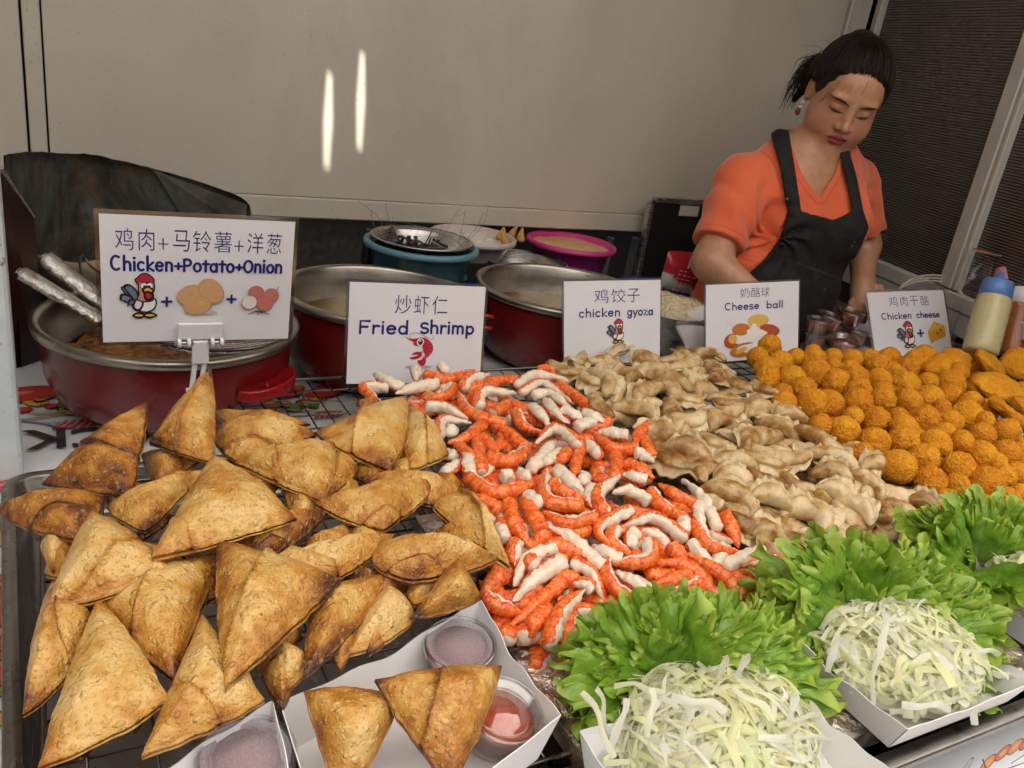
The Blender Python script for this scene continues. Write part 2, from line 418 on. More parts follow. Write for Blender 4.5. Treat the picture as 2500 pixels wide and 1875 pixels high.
# ================================================================== table, cloth, trays, racks
TZ = .742
def table():
    t = thing('stall_table', 'long trestle table carrying the food under a printed cloth', 'table', (1.1, 1.0, 0))
    MB().box((1.0, 1.07, TZ-.02), (2.9, 1.5, .03), bev=.003).build('table_top', plain('ply', (.2, .13, .07), .6), t)
    for x in (-.3, 2.3):
        for y in (.42, 1.7): MB().box((x, y, (TZ-.036)/2), (.04, .04, TZ-.036)).build('leg', BLACK, t)
table()
INK = (.012, .012, .016)
class Pr:
    """flat coloured print: polygons in 2-D that are laid on a sheet, each a hair above the one before"""
    def __init__(s, step=.000012, mod=10**6): s.P = []; s.step = step; s.mod = mod
    def poly(s, pts, col): s.P.append((np.asarray(pts, float), col)); return s
    def ell(s, c, rx, ry, col, rot=0, n=28, a0=0, a1=360):
        a = np.radians(np.linspace(a0, a1, n, endpoint=(a1-a0 < 360))); x, y = rx*np.cos(a), ry*np.sin(a); r = math.radians(rot)
        return s.poly(np.stack([c[0]+x*math.cos(r)-y*math.sin(r), c[1]+x*math.sin(r)+y*math.cos(r)], 1), col)
    def line(s, pts, w, col, round_=True, closed=False, n=None):
        P = np.asarray(pts, float)
        if n: P = spline(P, n)
        if closed: P = np.vstack([P, P[:1]])
        T = np.gradient(P, axis=0); T /= np.maximum(1e-9, np.linalg.norm(T, axis=1, keepdims=True)); N = np.stack([-T[:, 1], T[:, 0]], 1)
        w = np.broadcast_to(np.asarray(w, float), (len(P),))[:, None]/2
        for i in range(len(P)-1):
            s.P.append((np.array([P[i]+N[i]*w[i], P[i]-N[i]*w[i], P[i+1]-N[i+1]*w[i+1], P[i+1]+N[i+1]*w[i+1]]), col, i > 0))
        if round_ and not closed:
            for q, ww in ((P[0], w[0, 0]), (P[-1], w[-1, 0])): s.ell(q, ww, ww, col, n=12)
        return s
    def blob(s, pts, col, n=40):
        P = np.asarray(pts, float); Q = np.vstack([P[-1:], P, P[:2]]); out = []
        for i in range(1, len(Q)-2):
            t = np.linspace(0, 1, 6, endpoint=False)[:, None]; a, b, c, d = Q[i-1], Q[i], Q[i+1], Q[i+2]
            out.append(.5*((2*b)+(c-a)*t+(2*a-5*b+4*c-d)*t*t+(-a+3*b-3*c+d)*t**3))
        return s.poly(np.vstack(out), col)
    def mesh(s, place, base=.0003):
        """place(xy, height) -> world points"""
        V = []; F = []; C = []; n = 0; k = 0
        for it in s.P:
            pts, col = it[0], it[1]
            if not (len(it) > 2 and it[2]): k += 1
            if len(pts) > 4:
                tri = mgeo.tessellate_polygon([[Vector((p[0], p[1], 0)) for p in pts]])
                fs = [list(q) for q in tri]
            else: fs = [list(range(len(pts)))]
            for f in fs:
                a, b, c = pts[f[0]], pts[f[1]], pts[f[2]]
                if (b[0]-a[0])*(c[1]-a[1])-(b[1]-a[1])*(c[0]-a[0]) < 0: f.reverse()
                F.append([q+n for q in f])
            V.append(place(pts, base+(k % s.mod)*s.step)); C.append(np.tile(col, (len(pts), 1))); n += len(pts)
        return np.concatenate(V), F, np.concatenate(C)
def cloth():
    # sheet over the table with the front and left edges hanging down
    xs = np.linspace(-.62, 2.5, 90); ys = np.r_[np.linspace(.30, 1.84, 60)]
    V = []; W = len(xs)
    rows = [('h', .60), ('h', .66), ('h', .70), ('h', .73)]+[('t', y) for y in ys]
    for k, v in rows:
        for x in xs:
            wv = .004*math.sin(x*23)+.003*math.sin(x*41+1)
            if k == 'h': V.append([x, .293+wv*(1+(.73-v)*9)-.004, v+.01*math.sin(x*9)*(v < .61)])
            else: V.append([x, v, TZ+.0015+.0022*npnoise(np.array([[x*9, v*9, 0]]))[0]])
    V = np.array(V); F = gridF(len(rows), W)
    base = np.tile((.62, .64, .66), (len(V), 1))
    pr = Pr(.00002, 150)
    R_, Y_, O_, B_ = (.55, .03, .02), (.62, .33, .03), (.60, .16, .03), (.25, .42, .58)
    def tomato(x, y, s, a=0):
        pr.ell((x, y), s, s*.62, INK, a); pr.ell((x, y), s*.93, s*.56, R_, a); pr.ell((x-.2*s, y+.1*s), s*.3, s*.12, (.72, .22, .16), a)
    def veg(x, y, s, k):
        rr = random.Random(k)
        for i in range(5):
            a = rr.uniform(0, 6.3); q = (x+math.cos(a)*s*.8, y+math.sin(a)*s*.5)
            pr.ell(q, s*.5, s*.36, INK, rr.uniform(0, 180)); pr.ell(q, s*.45, s*.31, rr.choice([R_, Y_, O_, (.1, .25, .03), Y_]), rr.uniform(0, 180))
    def spoon(x, y, L, a, col):
        c, s_ = math.cos(a), math.sin(a)
        pr.line([(x-c*L, y-s_*L), (x+c*L*.4, y+s_*L*.4)], L*.09, INK); pr.line([(x-c*L, y-s_*L), (x+c*L*.4, y+s_*L*.4)], L*.06, col)
        pr.ell((x+c*L*.7, y+s_*L*.7), L*.36, L*.15, INK, math.degrees(a)); pr.ell((x+c*L*.7, y+s_*L*.7), L*.33, L*.125, col, math.degrees(a))
    def stripes(x, y, s, a):
        for i in range(5):
            u = (i-2)*s*.4; pr.line([(x+u-s*.3, y-s*.5), (x+u+s*.3, y+s*.5)], s*.2, R_, False)
        pr.line([(x-s*1.2, y-s*.5), (x+s*.8, y-s*.55), (x+s*1.2, y+s*.5), (x-s*.8, y+s*.55)], s*.05, INK, closed=True)
    def at(px, py, z=TZ+.002): q = onz(px, py, z); return q[0], q[1]
    tomato(*at(75, 965), .05, 10); veg(*at(95, 985), .018, 3); veg(*at(145, 1000), .022, 4); spoon(*at(120, 1020), .055, .2, Y_); spoon(*at(90, 1035), .05, -.5, B_)
    stripes(*at(190, 1040), .028, 0); spoon(*at(185, 1008), .06, 0.0, (.5, .42, .2))
    for i, (px, py) in enumerate([(720, 960), (770, 985), (800, 930), (690, 1000), (640, 950)]): veg(*at(px, py), .028, 20+i)
    spoon(*at(760, 1010), .05, -.3, Y_); tomato(*at(690, 965), .035); tomato(*at(800, 960), .04, 30)
    for i, (px, py) in enumerate([(2, 1440), (15, 1560), (8, 1490), (20, 1620)]): tomato(*at(px, py), .035, i*40); veg(*at(px+4, py+60), .02, 40+i)
    for i, (px, py) in enumerate([(5, 1690), (20, 1740), (25, 1800)]): spoon(*at(px, py), .04, i, B_ if i % 2 else Y_)
    rr_ = random.Random(77)
    for gx in np.arange(-.36, 1.4, .105):
        for gy in (.93, 1.02, 1.11, 1.19, 1.27, 1.36):
            x_, y_ = gx+rr_.uniform(-.03, .03), gy+rr_.uniform(-.03, .03); k_ = rr_.randrange(5)
            if abs(x_-at(110, 1095)[0]) < .10 and abs(y_-at(110, 1095)[1]) < .09: continue
            if k_ == 0: tomato(x_, y_, rr_.uniform(.014, .026), rr_.uniform(0, 90))
            elif k_ == 1: veg(x_, y_, rr_.uniform(.014, .024), rr_.randrange(999))
            elif k_ == 2: spoon(x_, y_, rr_.uniform(.035, .055), rr_.uniform(0, 6.3), rr_.choice([Y_, B_, O_, (.4, .38, .34)]))
            elif k_ == 3: stripes(x_, y_, rr_.uniform(.016, .026), 0)
            else: pr.line(spline([(x_, y_), (x_+.02, y_+.02), (x_+.045, y_+.005), (x_+.06, y_+.025)], 14), .0022, INK)
    # letters of the print, upside down as seen here
    fnt = text_poly('SNACK', .088)
    wt_ = max(p_[:, 0].max() for p_ in fnt); ox, oy = at(50, 1095)[0]+wt_, at(100, 1058)[1]
    for poly in fnt:
        q = -poly+np.array([ox, oy]); pr.poly(q, INK)
    V2, F2, C2 = pr.mesh(lambda p, h: np.c_[p, np.full(len(p), TZ+.0048+h)], 0)
    # drawings on the hanging front
    pf = Pr(.00002)
    def atf(px, py):
        q = ony(px, py, .286); return q[0], q[2]
    for k, (px, py) in enumerate([(2385, 1838), (2420, 1815), (2450, 1800), (2478, 1790)]):
        x, z = atf(px, py); pf.ell((x, z), .011, .009, INK, 20); pf.ell((x, z), .0095, .0075, (.55, .05, .02) if k % 2 else (.6, .17, .03), 20); pf.ell((x, z), .005, .004, (.62, .3, .04), 20)
    x, z = atf(2330, 1850); pf.ell((x, z), .005, .012, INK, -20); pf.ell((x, z), .004, .01, (.3, .31, .33), -20)
    for a, b in (((2370, 1830), (2385, 1868)), ((2385, 1868), (2500, 1830)), ((2440, 1840), (2480, 1815)), ((2255, 1872), (2280, 1866))): pf.line([atf(*a), atf(*b)], .0016, INK)
    V3, F3, C3 = pf.mesh(lambda p, h: np.c_[p[:, 0], np.full(len(p), .2745)-h, p[:, 1]], 0)
    m = MB(); m.add(V, F, base); m.add(V2, F2, C2); m.add(V3, F3[:], C3)
    o = m.build('tablecloth', CLOTH, smooth=True); tag(o, 'white tablecloth printed with drawings of food and spoons', 'tablecloth')
def text_mesh(body, size, off=0.0, extrude=0.0):
    cu = bpy.data.curves.new('tmp', 'FONT'); cu.body = body; cu.size = size; cu.offset = off; cu.resolution_u = 4; cu.extrude = extrude
    o = bpy.data.objects.new('tmp', cu); COL.objects.link(o)
    dg = bpy.context.evaluated_depsgraph_get(); me = bpy.data.meshes.new_from_object(o.evaluated_get(dg))
    V = np.array([v.co[:] for v in me.vertices]); F = [list(p.vertices) for p in me.polygons]
    bpy.data.objects.remove(o); bpy.data.curves.remove(cu); bpy.data.meshes.remove(me)
    return V, F
def text_poly(body, size):
    V, F = text_mesh(body, size, size*.018)
    return [V[f][:, :2] for f in F]
cloth()
def steel_tray(name, label, quad, zb, zr, flange=.014, mat=None, r=.03):
    """open tray: quad = four plan corners (counter-clockwise)"""
    Q = np.array(quad, float); c = Q.mean(0)
    def ring(off, z, rad):
        P = []
        for i in range(4):
            p, a, b = Q[i], Q[i-1], Q[(i+1) % 4]
            u, v = unit(a-p), unit(b-p); cor = p+(u+v)*(-off)
            rr = max(.002, rad+off)
            s0, s1 = cor+u*rr, cor+v*rr
            for t in np.linspace(0, 1, 7): P.append((1-t)**2*s0+2*t*(1-t)*cor+t*t*s1)
        return np.c_[np.array(P), np.full(28, z)]
    rings = [ring(flange, zr-.006, r), ring(flange, zr, r), ring(flange-.002, zr+.0012, r), ring(.001, zr+.0012, r), ring(0, zr, r), ring(-.012, zb+.006, r), ring(-.018, zb, r)]
    V = np.concatenate(rings); F = gridF(len(rings), 28, True); F.append(list(range(6*28, 7*28)))
    o = mk(name, V, F, mat or OLDST); tag(o, label, 'tray'); return o
def wire_rack(label, x0, x1, y0, y1, z, sp=.034, group='wire cooling racks under the food', feet=True, rot=0.0, sx=.034):
    t = thing('cooling_rack', label, 'rack', ((x0+x1)/2, (y0+y1)/2, z-.03), group)
    c = np.array([(x0+x1)/2, (y0+y1)/2, 0]); R = rotz(rot)
    def pt(P): return (np.array(P, float)-c)@R.T+c
    m = MB(); r = .02; P = []
    for cx, cy, a0 in ((x1-r, y1-r, 0), (x0+r, y1-r, 90), (x0+r, y0+r, 180), (x1-r, y0+r, 270)):
        for a in np.radians(np.linspace(a0, a0+90, 6)): P.append([cx+r*math.cos(a), cy+r*math.sin(a), z])
    m.tube(pt(P), .0028, 8, closed=True); m.build('rim', WIRE, t, True)
    m = MB()
    for x in np.arange(x0+sx*.6, x1-.005, sx): m.tube(pt([[x, y0, z-.0015], [x, y1, z-.0015]]), .0013, 6)
    for y in np.arange(y0+sp*.6, y1-.005, sp): m.tube(pt([[x0, y, z-.004], [x1, y, z-.004]]), .0015, 6)
    m.build('wire_grid', WIRE, t, True)
    if feet:
        for x, y in ((x0+.05, y0+.03), (x1-.05, y0+.03), (x0+.05, y1-.03), (x1-.05, y1-.03)):
            MB().tube(pt([[x-.014, y, z-.003], [x-.012, y, z-.03], [x+.012, y, z-.03], [x+.014, y, z-.003]]), .0016, 6).build('foot', WIRE, t, True)
    return t
RZ = .80
steel_tray('serving_tray', 'deep steel tray with rounded corner and rolled rim under the samosas', [(-.038, .42), (.43, .42), (.42, 1.022), (-.058, 1.022)], TZ+.008, RZ+.002)
wire_rack('wire rack inside the deep steel tray under the samosas', -.03, .40, .44, 1.005, RZ-.008, .05, sx=.05)
wire_rack('wire rack with a bare back corner behind the samosas', .215, .86, .66, 1.268, RZ+.006, .045, sx=.03)
wire_rack('wire rack under the back of the dumpling heap', .88, 1.47, .66, 1.30, RZ-.012)
wire_rack('wire rack under the orange cheese balls', 1.49, 2.2, .55, 1.31, RZ-.012)
steel_tray('serving_tray', 'long steel tray with a flat front rim under the foil', [(.39, .334), (1.80, .334), (1.80, .76), (.39, .76)], TZ+.008, RZ+.0, .018)
steel_tray('serving_tray', 'shallow steel tray under the fried shrimp rack', [(.50, .80), (.88, .80), (.88, 1.24), (.50, 1.24)], TZ+.006, RZ-.03, .012)
def foil_board():
    nx, ny = 150, 60
    xs = np.linspace(.372, 1.78, nx); ys = np.linspace(.352, .82, ny); X, Y = np.meshgrid(xs, ys, indexing='ij')
    P = np.stack([X*44, Y*44, X*0], -1)
    ridge = np.maximum(0, 1-np.abs(((X*1.0+Y*.12) % .042)-.021)/.002)+np.maximum(0, 1-np.abs(((Y-.1*X) % .05)-.025)/.002)
    Z = RZ+.008+.0040*npnoise(P*1.3, 3)+.0022*npnoise(P*2.6, 4)+.0012*ridge
    V = np.stack([X, Y, Z], -1).reshape(-1, 3); F = gridF(nx, ny)
    idx = np.arange(nx*ny).reshape(nx, ny); n0 = len(V); B = []
    border = np.r_[idx[:, 0], idx[-1, 1:], idx[-2::-1, -1], idx[0, -2:0:-1]]
    lo = V[border].copy(); lo[:, 2] = RZ-.012; V = np.vstack([V, lo]); k = len(border)
    for i in range(k): F.append([border[i], n0+i, n0+(i+1) % k, border[(i+1) % k]])
    o = mk('foil_sheet', V, F, FOIL, smooth=False); tag(o, 'creased foil covering the board under the salad boxes and shrimp', 'foil')
foil_board()
# ================================================================== vessels behind the food
def m_enamel(name, c1, c2):
    t = NT(name); n = t.noise(6, 4); e = t.noise(17, 6, .75)
    col = t.mix(t.rng(n, .3, .7), c1, c2); col = t.mix(t.rng(e, .63, .69, 0, .85), col, (.03, .022, .018))
    return t.done(t.pbr(col, t.rng(n, .3, .7, .22, .38), 0, None, .5, Coat_Weight=.3, Coat_Roughness=.15))
def m_potal():
    t = NT('greasy_aluminium'); c = t.co(); n = t.noise(14, 5, .65, c); s = t.vor(160, c).outputs[0]; b = t.noise(9, 4, .6, t.co('Object', (1, 1, 8)))
    col = t.mix(t.rng(n, .3, .75), (.46, .43, .38), (.27, .235, .185))
    col = t.mix(t.rng(s, .10, .16, .75, 0), col, (.10, .06, .03))
    return t.done(t.pbr(col, t.rng(b, .3, .7, .26, .42), 1.0, t.bump(n, .08, .002)))
def m_oil():
    t = NT('dark_oil'); n = t.noise(12, 4)
    return t.done(t.pbr(t.mix(t.rng(n, .35, .65), (.12, .068, .016), (.20, .115, .028)), .10, 0, t.bump(t.noise(20, 2), .04, .002), .22))
def m_crumb():
    t = NT('fried_crumbs'); n = t.noise(60, 5, .7); v = t.vor(120).outputs[0]
    return t.done(t.pbr(t.ramp(n, [(.34, (.03, .012, .004)), (.5, (.20, .075, .014)), (.68, (.42, .19, .04))]), .6, 0, t.bump(t.math('ADD', n, v), .8, .004)))
RED = m_enamel('red_enamel', (.125, .004, .005), (.165, .006, .006)); REDP = plain('red_plastic', (.27, .006, .008), .3)
POTAL = m_potal(); OIL = m_oil(); CRUMB = m_crumb()
def pot(label, cx, cy, R, zr, z0=TZ+.006, tilt=None):
    t = thing('frying_pot', label, 'pot', (cx, cy, z0), 'red frying pots with aluminium lining')
    T = np.eye(3) if tilt is None else frame(tilt, (0, 1, 0))
    def put(prof):
        V, F = lathe(prof, 72); return (V-np.array([0, 0, z0]))@T.T+np.array([cx, cy, z0]), F
    V, F = put([(0, z0), (R*.70, z0), (R*.79, z0+.006), (R*.90, z0+.026), (R*.965, z0+.06), (R*.985, zr-.012)])
    mk('body', V, F, RED, t)
    V, F = put([(R*.985, zr-.014), (R*1.035, zr-.012), (R*1.045, zr-.004), (R*1.035, zr+.001), (R*.985, zr+.002), (R*.965, zr-.004), (R*.95, zr-.03), (R*.86, z0+.04), (R*.7, z0+.014), (0, z0+.012)])
    mk('lining', V, F, POTAL, t)
    return t, T
def disc(cx, cy, z, R, n=64, amp=0.0, seed=0, T=None, z0=0):
    rs = np.linspace(.0, R, 16); V = []
    for r in rs:
        a = np.linspace(0, 2*np.pi, n, endpoint=False)
        V.append(np.stack([r*np.cos(a), r*np.sin(a), np.zeros(n)], 1))
    V = np.concatenate(V)
    if amp: V[:, 2] += amp*npnoise(V*40+seed*7.7)+.5*amp*npnoise(V*110+seed*3.3)
    V += np.array([0, 0, z-z0])
    if T is not None: V = V@T.T
    return V+np.array([cx, cy, z0]), gridF(16, n, True)
P1 = (.155, 1.352, .190, .888); P2 = (.535, 1.435, .182, .905); P3 = (.955, 1.468, .185, .905)
t1, _ = pot('wide red frying pot full of crumbs behind the chicken potato onion sign', *P1)
t2, T2 = pot('red frying pot half full of oil with chipped enamel behind the fried shrimp sign', *P2)
t3, T3 = pot('red frying pot with oil splashed lining behind the chicken gyoza sign', *P3)
# handle of the first pot, an enamelled half-moon lip
hq = onz(590, 925, .818); hd = unit(np.r_[hq[:2]-np.array(P1[:2]), 0]); hs = np.array([-hd[1], hd[0], 0])
hb = np.array([*P1[:2], .822])+hd*P1[2]*.93
a = np.linspace(-math.pi/2, math.pi/2, 25)
def lip(z, s): return np.array([hb+hs*math.sin(x)*.066*s+hd*(math.cos(x)*.036*s)+np.array([0, 0, z]) for x in a])
Vh = np.concatenate([lip(-.004, .93), lip(-.010, .98), lip(-.006, 1.0), lip(.006, 1.0), lip(.010, .97), lip(.008, .9)])
Fh = gridF(6, 25)+[list(range(125, 150)), list(range(24, -1, -1))]
mk('handle', Vh, Fh, REDP, t1)
for sgn in (-1, 1):
    q = np.array([P2[0]+.18, P2[1]-.05, .86+.012*sgn])
    MB().tube([q, q+np.array([.028, -.012, 0])], [.006, .0045], 10).build('handle_stud', REDP, t2, True)
V, F = disc(P1[0], P1[1], .822, P1[2]*.86, amp=.010, seed=1); tag(mk('fried_crumbs', V, F, CRUMB), 'bed of orange brown fried crumbs and grease inside the wide red pot', 'crumbs', kind='stuff')
V, F = disc(P2[0], P2[1], .845, P2[2]*.875); tag(mk('frying_oil', V, F, OIL), 'dark oil in the red pot behind the fried shrimp sign', 'oil')
V, F = disc(P3[0], P3[1], .845, P3[2]*.875); tag(mk('frying_oil', V, F, OIL), 'dark oil in the red pot behind the chicken gyoza sign', 'oil')
def basket():
    c = onz(700, 835, .885); t = thing('frying_basket', 'wire frying basket resting inside the wide red pot', 'basket', (*c[:2], .86))
    m = MB(); R = .118; cx, cy = .215, 1.315
    a = np.linspace(0, 2*np.pi, 40, endpoint=False)
    m.tube(np.c_[cx+R*np.cos(a), cy+R*np.sin(a), np.full(40, .889)], .0028, 8, closed=True); m.build('rim', WIRE, t, True)
    m = MB()
    for k in np.arange(-R+.006, R, .0095):
        h = math.sqrt(R*R-k*k); s = np.linspace(-h, h, 9)
        m.tube(np.c_[cx+s, np.full(9, cy+k), .889-.026*np.sqrt(np.maximum(0, 1-(s*s+k*k)/R/R))], .0011, 5)
    for k in np.arange(-R+.01, R, .022):
        h = math.sqrt(R*R-k*k); s = np.linspace(-h, h, 9)
        m.tube(np.c_[np.full(9, cx+k), cy+s, .888-.026*np.sqrt(np.maximum(0, 1-(s*s+k*k)/R/R))], .0014, 5)
    m.build('mesh', STEEL, t, True)
    b = atd(195, 630, 1.46)
    MB().tube(spline([np.array([cx-.10, cy+.06, .889]), atd(215, 690, 1.42), b, atd(205, 625, 1.47), atd(235, 660, 1.47), np.array([cx-.07, cy+.09, .889])], 40), .0022, 7).build('handle', WIRE, t, True)
basket()
def m_foilwrap():
    t = NT('foil_wrapped'); c = t.co(); n = t.noise(120, 4, .7, c, .5)
    return t.done(t.pbr(t.mix(t.rng(t.noise(40, 4), .55, .72, 0, .7), (.66, .64, .61), (.35, .22, .12)), .26, 1.0, t.bump(n, .9, .004)))
FOILW = m_foilwrap()
def ladle(label, pa, da, pb, db, r):
    A, B = atd(*pa, da), atd(*pb, db); t = thing('foil_handled_ladle', label, 'ladle', B, 'ladles with foil wrapped handles')
    P = resample([A, B], 40); V, F = tube(P, r, 20)
    ax = unit(B-A); fl = frame(ax)
    d = V-np.repeat(P, 20, 0); u = d@fl[:, 0]; v = d@fl[:, 1]
    V = np.repeat(P, 20, 0)+np.outer(u*1.25, fl[:, 0])+np.outer(v*.75, fl[:, 1])
    V += .0016*npnoise(V*110)[:, None]*unit(d)
    e = np.repeat(np.clip(np.linspace(0, 1, 40)*20, .55, 1), 20)[:, None]
    V = np.repeat(P, 20, 0)+(V-np.repeat(P, 20, 0))*e
    mk('handle', V, F, FOILW, t)
    C = B+ax*.035; Vb, Fb = lathe([(.034, .0), (.0335, -.006), (.028, -.02), (.016, -.028), (0, -.03), (0, -.028), (.015, -.026), (.026, -.019), (.032, -.005)], 32)
    mk('bowl', Vb@frame(unit(np.array([-.3, -.5, .8]))).T+C, Fb, STEEL, t)
ladle('nearer ladle handle wrapped in crinkled foil leaning out of the wide red pot', (42, 660), 1.30, (245, 782), 1.36, .0145)
ladle('farther ladle handle wrapped in crinkled foil leaning out of the wide red pot', (104, 624), 1.36, (262, 748), 1.40, .0165)
# ------------------------------------------------------------------ wok burner with its tall scorched shield
def burner():
    pts = [(8, 378, 1.52), (45, 372, 1.66), (90, 371, 1.78), (150, 374, 1.86), (225, 378, 1.895), (350, 405, 1.90), (460, 435, 1.90), (560, 468, 1.90), (598, 490, 1.885), (612, 508, 1.87), (614, 530, 1.86)]
    top = np.array([ony(*p) for p in pts]); top = spline(top, 60)
    top[:, 2] += .0025*npnoise(top*60)
    t = thing('wok_burner_shield', 'tall scorched curved sheet metal shield around a wok burner', 'burner shield', (*top[:, :2].mean(0), TZ))
    n = 14; V = []; c = np.array([.2, 1.6])
    for side in (0, 1):
        for k in range(n):
            f = k/(n-1); P = top.copy(); P[:, 2] = TZ+.002+(top[:, 2]-TZ-.002)*f
            o = unit(np.c_[c-P[:, :2], np.zeros(60)]); P += o*(.0 if side == 0 else .0025)
            P[:, :2] += (o*(.006*npnoise(P*7)+.003*npnoise(P*19))[:, None])[:, :2]
            V.append(P)
    V = np.concatenate(V); F = [f[::-1] for f in gridF(n, 60)]; F += [[q+n*60 for q in f] for f in gridF(n, 60)]
    for i in range(59): F.append([(n-1)*60+i, (n-1)*60+i+1, (2*n-1)*60+i+1, (2*n-1)*60+i])
    mk('shield', V, F, BURNT, t)
    # patch riveted at the right
    A, B, C_, D_ = ony(375, 415, 1.89), ony(440, 520, 1.885), ony(600, 560, 1.865), ony(602, 500, 1.873)
    MB().add([A, B, C_, D_], [[0, 1, 2, 3]]).build('patch', BURNT, t)
    # left front panel, dark red, its edge folded bright
    a, b = ony(6, 480, 1.46), ony(82, 500, 1.56)
    V = [[a[0]-.1, a[1]-.02, TZ], [b[0], b[1], TZ], [b[0], b[1], b[2]-.02], [a[0], a[1], ony(6, 410, 1.46)[2]], [a[0]-.1, a[1]-.02, ony(6, 400, 1.46)[2]]]
    V = np.array(V); W = V+np.array([-.004, .004, 0])
    m = MB().add(np.vstack([V, W]), [[0, 1, 2, 3, 4], [9, 8, 7, 6, 5], [1, 6, 7, 2], [2, 7, 8, 3]])
    m.build('front_panel', m_enamel('soot_red', (.018, .007, .006), (.035, .008, .007)), t)
    MB().tube([V[3]+[0, -.002, 0], V[2]+[0, -.002, 0]], [.004, .0018], 6).build('edge_strip', STEEL, t)
    w = atd(262, 600, 1.64); R = .140
    k = thing('wok', 'old dark wok with worn brown inside sitting in the burner shield', 'wok', (*w[:2], w[2]-.1))
    prof = [(R*math.sin(a), -.095*(1-math.cos(a))/1.0+.0-.095*0) for a in np.linspace(math.pi/2, 0, 12)]; prof = [(r_, -.095-z_-.0) for r_, z_ in prof]; prof = prof+[(r_*1.03, z_-.003) for r_, z_ in prof[::-1]]+[prof[0]]
    wm = NT('seasoned_iron'); n1 = wm.noise(8, 5, .65)
    wm = wm.done(wm.pbr(wm.ramp(n1, [(.3, (.14, .10, .065)), (.55, (.36, .275, .18)), (.75, (.22, .14, .08))]), .5, .0, wm.bump(n1, .2, .003)))
    MB().lathe(prof, (*w[:2], w[2])).build('bowl', wm, k, True)
    for s in (-1, 1):
        q = np.array([w[0]+s*R, w[1]-.01, w[2]-.004]); MB().tube(spline([q+[0, -.03, 0], q+[s*.03, -.02, .012], q+[s*.03, .02, .012], q+[0, .03, 0]], 16), .004, 8).build('ear', BLACK, k, True)
    MB().lathe([(.0, 0), (.12, 0), (.12, .02), (.09, .06), (0, .06)], (*w[:2], TZ+.003)).build('stand', BLACK, k, True)
burner()
# ------------------------------------------------------------------ tubs and bowls at the back
def tub(name, label, c, R, zr, z0, mat, taper=.78, lip=.012, cat='tub', group=None, n=56):
    h = zr-z0
    prof = [(0, z0), (R*taper, z0), (R*(taper+.03), z0+.004), (R*.955, zr-.014), (R+lip*.7, zr-.013), (R+lip, zr-.009), (R+lip*.9, zr-.001), (R+lip*.4, zr+.0015), (R*.97, zr-.002), (R*(taper+.01), z0+.008), (0, z0+.006)]
    o = MB().lathe(prof, (*c, 0), n).build(name, mat, None, True); tag(o, label, cat, group); return o
SHZ = TZ+.06
crate_m = plain('blue_crate_plastic', (.012, .022, .14), .35)
def crate():
    t = thing('plastic_crate', 'dark blue plastic crate turned over under the tubs at the back', 'crate', (1.0, 1.72, TZ))
    MB().box((.98, 1.765, TZ+.03), (1.05, .26, .058), bev=.006).build('shell', crate_m, t)
    for x in np.arange(.52, 1.5, .12): MB().box((x, 1.634, TZ+.03), (.012, .006, .05), bev=.002).build('rib', crate_m, t)
    t2_ = thing('plastic_crate', 'low blue plastic bin below the red snack bag', 'crate', (1.36, 1.50, TZ))
    q = onz(1680, 745, .83)
    MB().box((q[0]+.03, q[1]+.10, TZ+.05), (.22, .16, .1), bev=.01).build('shell', crate_m, t2_)
    MB().box((q[0]+.03, q[1]+.10, TZ+.104), (.235, .175, .01), bev=.003).build('rim', crate_m, t2_)
crate()
